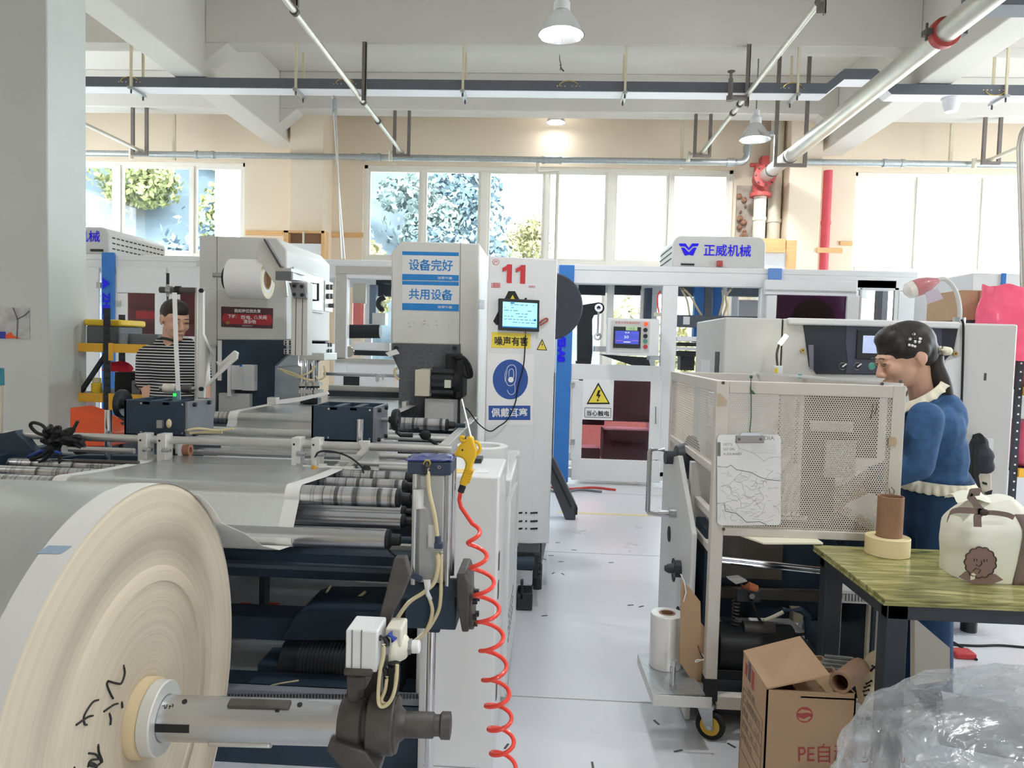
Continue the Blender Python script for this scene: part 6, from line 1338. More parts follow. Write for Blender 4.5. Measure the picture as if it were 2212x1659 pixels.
for x in (x0 + .1, xs_, x1 - .1):
    for y in (WY + .1, WY + .65): b.cyl((x, y, 0), (x, y, .09), .04, n=12)
b.build('levelling_foot', black_m, wm)
Wq = lambda pts, y=WY: [PY(px, py, y) for px, py in pts]
b = MB(); b.prism(Wq(((1735, 702), (2068, 708), (2066, 718), (2057, 763), (2047, 770), (2036, 782), (2030, 812), (1763, 808), (1757, 798), (1747, 792))), (0, -.008, 0)); cp = b.build('control_panel', mat('panel_black', (40, 42, 54), .4, var=.05), wm)
b = MB(); b.prism(Wq(((1829, 705), (2034, 709), (2034, 790), (2026, 808), (1826, 806), (1831, 780), (1826, 740)), WY - .008), (0, -.002, 0)); b.build('panel_inlay', mat('panel_slate', (70, 74, 90), .45), cp)
b = MB(); bx(b, 1851, 1900, 713, 776, WY - .02, WY - .01); b.build('screen_bezel', black_m, cp, bevel=.003); b = MB(); bx(b, 1864, 1896, 725, 763, WY - .0215, WY - .02); b.build('screen', mat('pale_screen', (176, 190, 226), .3, emit=(176, 190, 226), estr=.25, var=.1, scale=30), cp)
for px, m in ((1819, black_m), (1851, black_m), (1882, green_m)):
    c = PY(px, 791, WY - .01); b = MB(); b.cyl(c, c + V(0, -.012, 0), .0165, n=24); k = b.build('push_button', m, cp); b = MB(); b.cyl(c, c + V(0, -.006, 0), .0185, n=24, hole=.0165); b.build('bezel_ring', steel_m, k)
    if m is black_m: b = MB(); b.obox(c + V(.006, -.014, .005), (.01, 0, .008), (0, .004, 0), (-.0015, 0, .002)); b.build('pointer', white_m, k)
for px, py in ((1733, 757), (2062, 764)): c = PY(px, py, WY - .002); b = MB(); b.cyl(c, c + V(0, -.01, 0), .012, n=18, hole=.005); b.build('panel_lock', brass_m, wm)
b = MB(); b.prism(Wq(((1746, 745), (1757, 745), (1757, 797), (1749, 797)), WY - .008), (0, -.003, 0)); b.build('glass_edge', mat('edge_slate', (120, 122, 134), .4), cp)
b = MB(); b.prism(Wq(((2040, 780), (2074, 770), (2074, 868), (2058, 868), (2038, 800))), (0, -.006, 0)); b.build('cover_plate', machine_w, wm, bevel=.003); b = MB(); bx(b, 2126, 2131, 806, 822, WY - .002, WY); b.build('key_slot', iron_m, wm)
b = MB(); bx(b, 2060, 2145, 946, 1008, WY - .004, WY); b.build('lower_hatch', machine_w, wm)
tag(MB().tube(spline([PY(*q, WY - .02) for q in ((2077, 690), (2081, 705), (2080, 780), (2077, 880), (2075, 1010))], 6), .006, 8).build('lamp_cable', rubber_m), 'black cable running down the grey machine from the gooseneck lamp', 'cable')
gl = thing('gooseneck_lamp', 'gooseneck lamp with reddish head and hanging tag on top of the grey machine', 'lamp', PY(2072, 693, WY + .06)); gyv = WY + .06
MB().tube(spline([PY(*q, gyv) for q in ((2073, 690), (2073, 665), (2067, 635), (2055, 614), (2040, 603), (2026, 604), (2014, 610))], 6), .011, 10).build('neck', machine_m, gl); p = PY(2072, 690, gyv); MB().cyl((p.x, gyv, WZ), (p.x, gyv, WZ + .03), .03, n=20).build('base', galv_m, gl)
a, c = PY(2026, 606, gyv), PY(1957, 630, gyv); d = (c - a); L_ = d.length
MB().lathe([(.014, 0), (.022, .02), (.036, .05), (.045, .09), (.044, L_ - .04)], a, d, 24, caps=False).build('lamp_head', mat('lamp_red', (190, 120, 124), .35, var=.15, scale=15, coat=.4), gl)
MB().lathe([(.044, L_ - .045), (.04, L_ - .01), (.02, L_ + .005), (0, L_ + .008)], a, d, 24).build('lens', mat('lamp_lens', (226, 222, 214), .2, coat=.5), gl)
b = MB(); b.prism([PY(*q, gyv - .03) for q in ((1999, 632), (2024, 621), (2038, 645), (2004, 657))], (0, .002, 0)); b.build('tag', mat('tag_lilac', (196, 184, 200), .5), gl)
ol = thing('led_lamp', 'small lit LED gooseneck light on the back rail of the perforated guard', 'lamp', PY(1680, 805, 3.75)); oy = 3.75
MB().tube(spline([PY(*q, oy) for q in ((1681, 800), (1679, 785), (1678, 765), (1682, 748), (1685, 742))], 5), .006, 8).build('neck', iron_m, ol); MB().cyl(PY(1684, 744, oy), PY(1699, 724, oy), .011, n=14).build('light_head', led_m, ol)
bxp('switch_box', machine_w, ol, 1672, 1691, 790, 808, oy - .02, oy + .03, .003); bxp('yellow_label', mat('label_yellow', (232, 200, 60), .5), ol, 1673, 1680, 795, 806, oy - .022, oy - .02)
# hanging bag on the machine
hb2 = thing('hanging_bag', 'black and cream strapped bag hanging on the grey machine behind the woman', 'bag', PY(2110, 1105, WY - .05)); yb = WY - .06
b = MB()
for c, r in (((2115, 960), (.05, .03, .05)), ((2122, 985), (.06, .04, .05)), ((2128, 1008), (.05, .035, .04)), ((2105, 990), (.05, .035, .07)), ((2100, 1030), (.03, .025, .09))): b.ball(PY(*c, yb), *r)
blob('bundle', b, mat('bag_black', (54, 54, 62), .8, bump=.4, bscale=30), hb2, .012)
b = MB(); b.prism([PY(*q, yb - .01) for q in ((2112, 1020), (2142, 1022), (2143, 1060), (2138, 1100), (2120, 1105), (2108, 1060))], (0, .04, 0)); b.build('cream_flap', mat('bag_cream', (206, 196, 180), .8), hb2, bevel=.006)
for pts in (((2104, 948), (2108, 937), (2118, 942), (2124, 958)), ((2096, 960), (2094, 1010), (2096, 1060), (2110, 1098)), ((2112, 950), (2106, 1000), (2112, 1050), (2128, 1100), (2138, 1060)), ((2086, 1000), (2094, 1040), (2102, 1075))):
    b = MB(); b.ribbon(spline([PY(*q, yb - .05) for q in pts], 6), (.012, 0, .004), .004); b.build('strap', rubber_m, hb2)
b = MB(); bx(b, 2094, 2104, 1035, 1046, yb - .062, yb - .055); b.build('buckle', mat('buckle_brown', (96, 78, 70), .5), hb2)
for k, (px, py) in enumerate(((2122, 1040), (2128, 1062), (2126, 1085))): b = MB(); b.prism([PY(px + q[0], py + q[1], yb - .012) for q in ((0, 0), (10, 3), (10, 8), (0, 5))], (0, -.002, 0)); b.build('letter_stripe', ink_k, hb2)
# ================================================================ PERFORATED GUARD ON CASTERS
GX0, GX1, GY0, GY1, GZ0, GZ1 = .612, 1.285, 2.73, 3.77, .775, 1.345
gd = thing('machine_guard', 'tall cream steel guard frame with perforated panels and clipboard beside the woman', 'guard frame', (.95, 2.73, 0))
w = .045
def gbox(name, *a, m=cart_m, bevel=.003): return MB().box(*a).build(name, m, gd, bevel=bevel)
gbox('leg', GX0, GX0 + w, GY0, GY0 + w, .19, GZ1); gbox('leg', GX1 - w, GX1, GY0, GY0 + w, .02, GZ1); gbox('leg', GX0, GX0 + w * .6, GY1 - w, GY1, .02, GZ1); gbox('leg', GX1 - w, GX1, GY1 - w, GY1, .02, GZ1)
for z0, z1 in ((GZ1 - w, GZ1), (GZ0, GZ0 + .03)):
    gbox('front_rail', GX0 + w, GX1 - w, GY0, GY0 + w * .8, z0, z1); gbox('rear_rail', GX0 + w, GX1 - w, GY1 - w, GY1, z0, z1); gbox('side_rail', GX0, GX0 + w * .6, GY0 + w, GY1 - w, z0 + (.05 if z0 < 1 else 0), z1 + (.05 if z0 < 1 else 0)); gbox('side_rail', GX1 - w * .6, GX1, GY0 + w, GY1 - w, z0, z1)
gbox('side_rail', GX0, GX0 + w * .6, GY0 + w, GY1 - w, 1.0, 1.03); gbox('low_rail', GX0 + w, GX1 - w, GY0, GY0 + w, .12, .17); gbox('cross_strip', GX0, GX0 + .02, GY0 + .05, GY1 - .05, .7, .73)
pm = mat('perforated_sheet', (206, 200, 190), .5, var=.05, scale=10)
b = MB(); cell = .0088; perf(b, (GX0 + w - .004, GY0 + .008, GZ0 + .03), (1, 0, 0), (0, 0, 1), int((GX1 - GX0 - 2 * w + .008) / cell), int((GZ1 - w - GZ0 - .03) / (cell * .866)) + 1, cell, 0, .34)
o = b.build('perforated_panel', pm, gd, smooth=False); s_ = o.modifiers.new('thick', 'SOLIDIFY'); s_.thickness = .0012
b = MB(); perf(b, (GX0 + .008, GY0 + w, 1.03), (0, 1, 0), (0, 0, 1), int((GY1 - GY0 - 2 * w) / .012), int((GZ1 - w - 1.03) / (.012 * .866)) + 1, .012, 0, .33)
b.build('perforated_panel', pm, gd, smooth=False)
# caster
cz = V(GX0 + w / 2 - .01, GY0 + w / 2, 0)
cd = V(-.42, -.9, 0).normalized(); cu = V(0, 0, 1).cross(cd); cc_ = cz + cu * .02 + V(0, 0, .055)
ca = MB().cyl(cc_ - cd * .014, cc_ + cd * .014, .055, n=40).build('caster', rubber_m, gd, bevel=.006, label='rubber caster wheel with yellow hub')
MB().cyl(cc_ - cd * .0165, cc_ + cd * .0165, .036, n=32).build('caster_hub', mat('caster_yellow', (214, 176, 70), .45), ca); MB().cyl(cc_ - cd * .03, cc_ + cd * .03, .009, n=12).build('caster_axle', steel_m, ca)
b = MB()
for q in (-1, 1): b.prism([cz + cd * (q * .023) + cu * y + V(0, 0, z) for y, z in ((-.03, .13), (.03, .13), (.034, .045), (.008, .045))], cd * (q * .003))
b.obox(cz + V(0, 0, .13), cd * .03, cu * .035, (0, 0, .005)); b.cyl(cz + V(0, 0, .135), cz + V(0, 0, .15), .028, n=20); b.build('caster_fork', galv_m, ca); b = MB(); b.box(GX0 - .003, GX0 + w + .003, GY0 - .003, GY0 + w + .003, .15, .235); b.build('caster_sleeve', rubber_m, gd, bevel=.002)
cz2 = V(GX1 - w / 2, GY0 + w / 2, 0)
fp = Plane((0, GY0 - .001, 0), (0, -1, 0))
fp.slab('tape_scrap', mat('old_tape', (186, 166, 138), .3, var=.1), gd, [(1549, 851), (1556, 850), (1571, 865), (1569, 876), (1549, 878)], .0008); fp.slab('tape_scrap', MATS['old_tape'], gd, [(1920, 944), (1934, 944), (1938, 955), (1934, 966), (1919, 962)], .0008)
for pts in (((1886, 872), (1884, 888), (1880, 905)), ((1894, 872), (1893, 884), (1890, 895)), ((1925, 1052), (1932, 1060), (1930, 1068), (1922, 1066), (1920, 1055))): MB().tube([fp.p(*q, .0005) for q in pts], .0012, 6).build('pen_mark', ink_k, gd)
for px, py in ((1562, 827), (1905, 829), (1563, 1143), (1945, 824)): c = fp.p(px, py); MB().cyl(c, c + V(0, -.003, 0), .006, n=10).build('screw', iron_m, gd)
c = GZ1; MB().bar((1.02, GY1 - .01, GZ1 + .004), (GX1, GY0 + .03, GZ1 + .004), .008).build('loose_rod', machine_w, gd)
bxp('blue_clip', mat('clip_aqua', (110, 180, 200), .4), gd, 1727, 1732, 808, 818, GY1 - .1, GY1 - .08)
# clipboard and twine
cl = thing('clipboard', 'clipboard with grey map print hanging on the perforated guard', 'clipboard', fp.p(1617, 1135)); cp_ = Plane((0, GY0 - .006, 0), (0, -1, 0))
def rrect(x0, x1, y0, y1, r, n=5):
    o = []
    for cx, cy, a0 in ((x1 - r, y0 + r, -90), (x1 - r, y1 - r, 0), (x0 + r, y1 - r, 90), (x0 + r, y0 + r, 180)): o += [(cx + r * cos(radians(a0 + 90 * i / n)), cy + r * sin(radians(a0 + 90 * i / n))) for i in range(n + 1)]
    return o
cp_.slab('board', mat('clip_white', (228, 228, 230), .35), cl, rrect(1549, 1686, 939, 1134, 9), .004)
cp_.slab('clip', mat('clip_steel', (134, 128, 126), .35, .5, var=.06), cl, [(1589, 940), (1648, 940), (1649, 956), (1588, 956)], .008, .004, .002); cp_.slab('clip_lever', galv_m, cl, [(1600, 934), (1640, 934), (1646, 944), (1592, 944)], .005, .006, .001)
for px in (1595, 1641): c = cp_.p(px, 948, .012); MB().cyl(c, c + V(0, -.002, 0), .005, n=14).build('rivet', iron_m, cl)
cp_.rect('grey_bar', ink_g, cl, 1549, 1556, 955, 985, .0004, .004)
for s, y0, y1, x1_ in (("LET'S", 957, 962, 1581), ('GO ON,', 967, 973, 1587), ('A JOURNEY', 978, 984, 1602)): cp_.text(s, ink_g, cl, 1562, x1_, y0, y1, .0046)
cp_.text('DIA', ink_g, cl, 1650, 1672, 942, 950, .0046)
rr = random.Random(21)
def wander(x, y, ang, n, step, jit):
    o = [(x, y)]
    for _ in range(n): ang += rr.uniform(-jit, jit); x += step * cos(ang); y += step * sin(ang); o.append((min(1684, max(1551, x)), min(1131, max(960, y))))
    return o
ink_l = mat('map_ink', (150, 152, 156), .6); ink_d = mat('map_ink_dark', (84, 88, 92), .6)
mlines = [(((1550, 1007), (1570, 1009), (1578, 1004), (1590, 1014), (1612, 1018), (1622, 1020), (1640, 1030), (1660, 1036), (1685, 1038)), .0011, ink_d), (((1549, 1087), (1564, 1086), (1566, 1104), (1590, 1108), (1600, 1116), (1612, 1128), (1640, 1126), (1655, 1133)), .0011, ink_d),
          (((1588, 955), (1596, 968), (1622, 976), (1636, 984), (1650, 996), (1662, 988), (1685, 986)), .0006, ink_l)]
for pts, r_, m_ in mlines: MB().tube([cp_.p(*q, .0043) for q in pts], r_, 5).build('map_line', m_, cl)
b = MB()
for k in range(70):
    pts = wander(rr.uniform(1552, 1680), rr.uniform(1012, 1130), rr.choice((0, 0, .1, -.1, 1.5)), rr.randrange(2, 7), 4, .5); b.tube([cp_.p(*q, .0042) for q in pts], .0004, 4)
for k in range(5): b.tube([cp_.p(1622, 962 + k * 4, .0042), cp_.p(1676, 962 + k * 4 + .6, .0042)], .0003, 4)
for k in range(10):
    pts = wander(rr.uniform(1552, 1640), rr.uniform(1015, 1120), rr.uniform(-1, 1.6), 14, 4, .8); b.tube([cp_.p(*q, .0042) for q in pts], .0005, 4)
b.build('map_pattern', ink_l, cl)
tw_ = thing('twine', 'dark green twine tying the clipboard to the guard top rail', 'twine', fp.p(1622, 935)); MB().tube([fp.p(*q, .004) for q in ((1622, 814), (1621, 840), (1622, 855), (1622, 900), (1619, 932), (1624, 940))], .0018, 6).build('strand', mat('twine_green', (58, 92, 80), .8), tw_)
b = MB(); b.prism([fp.p(*q, .004) for q in ((1621, 840), (1631, 850), (1626, 852), (1622, 846))], (0, -.002, 0)); b.ball(fp.p(1622, 814, .004), .006); b.build('knot', MATS['twine_green'], tw_)
# machine inside the guard
fm = thing('film_folder', 'dark folding machine with rollers and motor inside and under the perforated guard', 'machine', (.95, 3.2, 0))
fx = .565
b = MB(); b.pyz([(2.84, .02), (3.6, .02), (3.6, .92), (3.2, 1.0), (2.84, .75)], fx, fx + .02); o = b.build('side_plate', machine_m, fm, bevel=.003)
for y, z, r in ((3.35, .62, .035), (3.2, .5, .05), (3.05, .34, .05), (3.3, .25, .04)): MB().cyl((fx - .004, y, z), (fx + .001, y, z), r, n=24).build('plate_hole', rubber_m, o)
for y, z, r, L_ in ((3.05, .55, .035, .05), (3.0, .3, .06, .05), (3.2, .75, .02, .06)):
    k = MB().lathe([(r, 0), (r, L_ * .5), (r * .6, L_ * .55), (r * .55, L_), (r * .3, L_ * 1.3)], (fx, y, z), (-1, 0, 0), 24).build('knob', dark_m if z != .75 else steel_m, fm)
k = MB().lathe([(.1, 0), (.1, .02), (.07, .03), (.055, .08), (.03, .085), (.03, .13)], (.66, 3.35, .97), (-1, -.1, 0), 32).build('handwheel', dark_m, fm)
b = MB(); b.tube([V(.53, 3.36, 1.0), V(.47, 3.36, 1.0), V(.465, 3.36, .99), V(.465, 3.36, .72), V(.47, 3.36, .71), V(.6, 3.3, .71)], .011, 10); b.build('crank', steel_m, fm)
b = MB(); bx(b, 1492, 1552, 1000, 1140, 3.05, 3.1); b.build('grey_cover', machine_m, fm); 
b = MB(); b.box(.66, .95, 3.1, 3.15, .85, 1.28); b.build('white_hopper', white_m, fm); b = MB(); b.box(.985, 1.25, 2.86, 2.9, 1.06, 1.335); b.box(.985, 1.1, 2.86, 2.9, .83, 1.06); b.build('black_body', black_m, fm); b = MB(); b.box(.99, 1.14, 2.82, 2.84, 1.165, 1.2); b.build('white_bar', machine_m, fm); MB().box(1.05, 1.16, 2.83, 2.845, .99, 1.13).build('white_tag', machine_m, fm)
b = MB()
for k in range(9): b.tube(spline([(.84 + .02 * k, 2.9, .82), (.83 + .03 * k, 2.95, .92), (.9 + .035 * k, 3.0, 1.0 + .02 * (k % 3))], 4), .012, 6)
b.build('paper_fan', paper_m, fm); b = MB(); b.prism([(1.1, 2.9, .83), (1.22, 2.9, .95), (1.24, 2.9, 1.02), (1.16, 2.9, .96), (1.04, 2.9, .9)], (0, .05, 0)); b.build('steel_arm', steel_m, fm)
b = MB(); b.prism([PZ(*q, .77) for q in ((1600, 1159), (1748, 1156), (1778, 1176), (1650, 1176))], (0, 0, .006)); b.build('cream_sheet', lace_m, fm)
b = MB(); b.box(.66, 1.28, 3.15, 3.19, .32, .74); b.box(.62, .66, 2.85, 3.6, .1, .77); b.box(1.26, 1.3, 2.85, 3.6, .1, .77); b.build('black_frame', deep_m, fm, bevel=.004)
b = MB(); b.box(.68, 1.0, 3.12, 3.15, .5, .72); b.box(.66, 1.26, 3.1, 3.14, .42, .46); b.build('brown_panel', mat('oily_panel', (92, 86, 80), .5, var=.2), fm)
for z in (.615, .6): MB().cyl((.67, 3.02, z), (1.25, 2.98, z - .03), .008, n=10).build('chrome_bar', chrome_m, fm)
MB().tube([V(1.1, 2.87, .76), V(1.2, 2.86, .62)], .005, 6).build('bright_edge', chrome_m, fm)
c = PY(1600, 1395, 2.95); b = MB(); b.cyl(c + V(-.1, 0, 0), c + V(.2, 0, 0), .09, n=28); b.box(c.x - .12, c.x + .25, 2.9, 3.1, c.z - .12, c.z - .08); mo = b.build('motor', black_m, fm, bevel=.004); MB().cyl(c + V(.0, -.02, .08), c + V(.12, -.02, .08), .03, n=18).build('motor_box', cast_m, mo)
b = MB()
for k in range(40): pass
spx = [PY(1590, 1296, 2.93) + V(.014 * cos(k * .8), .014 * sin(k * .8), -.0018 * k) for k in range(60)]; MB().tube(spx, .003, 6).build('spring', iron_m, fm)
b = MB(); b.tube([PY(*q, 2.9) for q in ((1602, 1268), (1618, 1266), (1636, 1272))], [.012, .017, .013], 10); b.build('orange_handle', mat('handle_orange', (190, 110, 76), .5), fm); bxp('lever_plate', dark_m, fm, 1592, 1642, 1276, 1300, 2.93, 2.94); c = PY(1623, 1286, 2.92); MB().cyl(c, c + V(0, -.012, 0), .012, n=6).build('bolt', steel_m, fm)
b = MB(); b.prism([PY(*q, 2.91) for q in ((1572, 1250), (1598, 1247), (1615, 1256), (1590, 1262))], (0, .03, 0)); b.build('pale_wedge', machine_m, fm)
tube(fm, ((1622, 1292), (1632, 1320), (1650, 1350), (1690, 1371), (1740, 1370)), 2.92, .006, rubber_m, 'black_cable'); tube(fm, ((1648, 1341), (1665, 1335), (1692, 1322)), 2.94, .008, cream_m, 'white_cable')
b = MB(); b.prism([PY(*q, 3.0) for q in ((1622, 1342), (1712, 1344), (1745, 1370), (1745, 1385), (1705, 1352), (1622, 1350))], (0, .04, 0)); b.build('white_bracket', machine_w, fm); b = MB(); b.tube([PY(*q, 2.95) for q in ((1690, 1318), (1730, 1318), (1744, 1330), (1746, 1380))], .014, 8); b.build('dark_pipe', deep_m, fm); b = MB(); bx(b, 1713, 1735, 1318, 1345, 3.05, 3.1); b.build('pale_block', cream_m, fm)
b = MB(); b.box(.62, 1.3, 2.85, 3.6, .05, .1); b.build('bottom_tray', dark_m, fm)
b = MB(); b.lathe([(.12, 0), (.12, .02), (.05, .03)], (.61, 3.1, .42), (-1, 0, 0), 30); b.build('belt_wheel', rubber_m, fm)
# film shelf with film roll, cardboard sheet
sz = .215
fs = thing('film_shelf', 'thin grey steel shelf plate bolted to the left of the guard', 'shelf', (.47, 2.8, sz)); b = MB(); q = [PZ(1411, 1500, sz), PZ(1378, 1412, sz), PZ(1470, 1412, sz), PZ(1523, 1500, sz)]
b.prism([(p.x, p.y, sz) for p in q], (0, 0, -.006)); b.build('plate', galv_m, fs); a, c = q[0], q[3]; b = MB(); b.box(a.x, c.x + .02, a.y - .003, a.y, sz - .04, sz); b.build('front_lip', machine_m, fs); b = MB(); b.bar((q[1].x, q[1].y, sz - .02), (q[0].x, q[0].y, sz - .02), .003, .04); b.build('side_lip', machine_m, fs)
c = PZ(1454, 1490, sz); b = MB(); b.cyl((c.x, c.y, sz), (c.x, c.y, sz + .1), .007, n=10); b.cyl((c.x, c.y, sz + .09), (c.x, c.y, sz + .11), .012, n=6); b.cyl((c.x, c.y, sz), (c.x, c.y, sz + .015), .013, n=6); b.build('bolt', steel_m, fs); MB().tube([V(c.x - .012, c.y, sz + .01), V(c.x - .012, c.y, sz + .085), V(c.x - .004, c.y, sz + .095)], .002, 6).build('wire_loop', steel_m, fs)
MB().box(.455, .61, 2.74, 2.76, sz - .03, sz - .008).build('shelf_bracket', galv_m, fs)
c = PZ(1437, 1437, sz); fr = thing('film_roll', 'upright shiny roll of clear film on the grey shelf plate', 'film roll', (c.x, c.y, sz)); H_ = .21; MB().cyl((c.x, c.y, sz), (c.x, c.y, sz + H_), .064, n=56, hole=.03).build('film', film_m, fr, bevel=.003); MB().cyl((c.x, c.y, sz), (c.x, c.y, sz + H_ + .001), .031, n=36, hole=.024).build('core', core_m, fr)
cs = thing('cardboard_sheet', 'brown cardboard sheet tied with white string to the guard leg', 'cardboard', PY(1500, 1500, 2.76)); b = MB(); y = 2.775
b.prism([PY(*q, y) for q in ((1471, 1254), (1490, 1270), (1513, 1300), (1514, 1345), (1528, 1362), (1532, 1420), (1530, 1462), (1520, 1466), (1514, 1500), (1468, 1430))], (0, .005, 0)); b.build('sheet', card_m, cs)
for pts in (((1508, 1395), (1513, 1412), (1520, 1424)), ): MB().tube([PY(*q, y - .006) for q in pts], .002, 6).build('black_mark', ink_k, cs)
MB().tube(spline([PY(*q, y - .012) for q in ((1516, 1412), (1521, 1422), (1510, 1428), (1502, 1430), (1506, 1425), (1521, 1426), (1535, 1428), (1550, 1433), (1540, 1440), (1524, 1432), (1545, 1426))], 6), .0016, 6).build('string_bow', white_m, cs); MB().tube([PY(*q, y - .01) for q in ((1474, 1245), (1470, 1240), (1478, 1256), (1482, 1280), (1476, 1300))], .002, 6).build('string', white_m, cs)
# ================================================================ TABLE
TZ = .765; tx0, tx1, ty0, ty1 = .968, 2.25, 2.12, 2.69
tbm = thing('work_table', 'low table of stacked green marbled boards on a dark steel frame', 'table', (1.6, 2.4, 0))
for k in range(3): MB().box(tx0 + .002 * (k % 2), tx1, ty0 + .002 * ((k + 1) % 2), ty1, TZ - .0075 * (k + 1), TZ - .0075 * k - .0006).build('board', board_m, tbm, bevel=.0008)
fz = TZ - .0226
for x, y in ((tx0 + .02, ty0 + .02), (tx0 + .02, ty1 - .08), (tx1 - .08, ty0 + .02), (tx1 - .08, ty1 - .08)): MB().box(x, x + .06, y, y + .06, 0, fz).build('leg', dark_m, tbm, bevel=.003)
for a in ((tx0 + .02, tx1 - .02, ty0 + .02, ty0 + .06), (tx0 + .02, tx1 - .02, ty1 - .06, ty1 - .02)): MB().box(*a, fz - .045, fz).build('apron', dark_m, tbm, bevel=.002)
for a in ((tx0 + .02, tx0 + .06, ty0 + .08, ty1 - .08), (tx1 - .06, tx1 - .02, ty0 + .08, ty1 - .08)): MB().box(*a, fz - .045, fz).build('apron', dark_m, tbm, bevel=.002)
c = V(PZ(1883, 1176, TZ).x, 2.605, TZ); tr_ = thing('masking_tape', 'wide cream roll of masking tape on the table edge', 'tape', c); MB().cyl(c, c + V(0, 0, .062), .072, n=56, hole=.04).build('tape', tape_m, tr_, bevel=.002); MB().cyl(c, c + V(0, 0, .0615), .041, n=40, hole=.036).build('core', core_m, tr_)
c2 = c + V(.004, .0, .0625); ct = tag(MB().cyl(c2, c2 + V(0, 0, .14), .042, n=48, hole=.037).build('cardboard_core', core_m, bevel=.001), 'brown cardboard core standing on the masking tape roll', 'cardboard tube')
# drawstring bag
bgc = V(1.398, 2.4, TZ); dbg = thing('drawstring_bag', 'white drawstring bag with brown flap and brown patch on the green table', 'bag', bgc)
def bagf(u, v):
    a = 2 * pi * u; z = v; k = .97 + .05 * sin(pi * z) - .5 * (max(0, z - .66) / .34) ** 1.5
    cx, sx = cos(a), sin(a); e = .62; px = math.copysign(abs(cx) ** e, cx); py = math.copysign(abs(sx) ** e, sx)
    w_ = .012 * noise.noise(V(cx * 2, sx * 2, z * 3 + 5))
    return bgc + V((.115 * k + w_) * px + .012 * z, (.1 * k + w_) * py, .245 * z + .01 * px * z)
b = MB(); b.grid(bagf, 56, 22)
top_ = [bagf(i / 56, 1) for i in range(56)]; b.add(top_ + [sum(top_, V(0, 0, 0)) / 56 + V(0, 0, .006)], [(i, (i + 1) % 56, 56) for i in range(56)]); bot = [bagf(i / 56, 0) for i in range(56)]; b.add(bot, [tuple(range(55, -1, -1))])
b.build('bag_body', bagw_m, dbg, ang=70)
b = MB()
def flapf(u, v):
    a = radians(-82 + 99 * u); p = bagf((a / (2 * pi)) % 1, .0 + .86 * v); d = (p - bgc); d.z = 0; return p + d * (.05 + .25 * u * v) + V(0, -.002, 0)
b.grid(flapf, 14, 16); o = b.build('brown_flap', bagb_m, dbg); s_ = o.modifiers.new('thick', 'SOLIDIFY'); s_.thickness = .004
bp_ = Plane((0, bgc.y - .112, 0), (0, -1, 0))
cloud = []
for k in range(13):
    a0 = 2 * pi * k / 13 + pi * .62
    for i in range(4): a = a0 + 2 * pi / 13 * i / 4; r_ = 1 + .1 * sin(pi * i / 4); cloud.append((2116 + 32 * r_ * cos(a), 1214 + 31 * r_ * sin(a)))
bp_.slab('brown_patch', mat('patch_brown', (136, 112, 104), .8), dbg, cloud, .004)
MB().tube([bp_.p(x, y, .005) for x, y in cloud + cloud[:1]], .0016, 6).build('patch_outline', mat('outline_brown', (70, 58, 54), .8), dbg)
bp_.slab('brown_patch', MATS['patch_brown'], dbg, [(2070, 1246), (2085, 1234), (2150, 1240), (2166, 1252), (2140, 1262), (2100, 1260)], .003)
for pts in (((2103, 1206), (2102, 1211)), ((2108, 1206), (2108, 1211)), ((2124, 1207), (2124, 1213)), ((2130, 1207), (2130, 1212)), ((2107, 1219), (2113, 1223), (2119, 1217), (2117, 1210)), ((2100, 1232), (2106, 1226), (2116, 1230), (2112, 1238))): MB().tube([bp_.p(*q, .0055) for q in pts], .0011, 6).build('stitched_line', MATS['outline_brown'], dbg)
bp_.slab('white_bone', lace_m, dbg, [(2094, 1240), (2100, 1236), (2106, 1240), (2103, 1250), (2094, 1252)], .001, .0045)
fl_ = Plane((0, bgc.y - .122, 0), (.25, -1, 0)); fl_.text('Lucky', MATS['outline_brown'], dbg, 2166, 2188, 1170, 1178, .004, 0, 16)
for pts, w_ in (((2048, 1122), (2052, 1108), (2070, 1102), (2110, 1104), (2130, 1107)), .009), (((2118, 1062), (2092, 1066), (2104, 1082), (2114, 1098), (2124, 1108)), .012), (((2130, 1107), (2150, 1108), (2175, 1112), (2190, 1118)), .007), (((2122, 1108), (2112, 1114), (2112, 1138)), .011):
    b = MB(); b.ribbon(spline([PY(*q, bgc.y - .118) for q in pts], 6), (.003, .0, w_) if pts[0][0] != 2122 else (w_, 0, 0), .003); b.build('strap', bagb_m, dbg)
c = PY(2126, 1107, bgc.y - .12); MB().ball(c, .014, .008, .01).build('strap_knot', MATS['outline_brown'], dbg)
b = MB(); b.grid(lambda u, v: PY(2050, 1080, bgc.y).lerp(PY(2140, 1092, bgc.y), u) + V(0, -.05 + .08 * v, .02 * sin(pi * u) + .02 * sin(pi * v) + .006 * noise.noise(V(u * 4, v * 4, 2))), 14, 8); b.build('top_fold', bagw_m, dbg)
# ================================================================ CARDBOARD BOX WITH ODDMENTS
bz = .44; cbx = thing('cardboard_box', 'open brown cardboard box with red print on the floor below the table', 'box', (.8, 2.35, 0)); X0, X1, Y0, Y1 = .682, .945, 2.215, 2.49; th_ = .005
b = MB(); b.box(X0, X1, Y0, Y0 + th_, 0, bz); b.box(X0, X1, Y1 - th_, Y1, 0, bz); b.box(X0, X0 + th_, Y0, Y1, 0, bz); b.box(X1 - th_, X1, Y0, Y1, 0, bz); b.box(X0, X1, Y0, Y1, 0, .006); b.box(X0 + .1, X1, Y0, Y1, bz - .02, bz - .015); b.build('box_body', card_m, cbx)
p = [V(X0, Y0, bz), V(X0, Y1, bz), PY(1728, 1377, 2.42), PY(1793, 1461, 2.19)]; b = MB(); b.prism([p[0], p[1], p[2], p[3]], (0, .0005, .005)); b.build('top_flap', card_m, cbx)
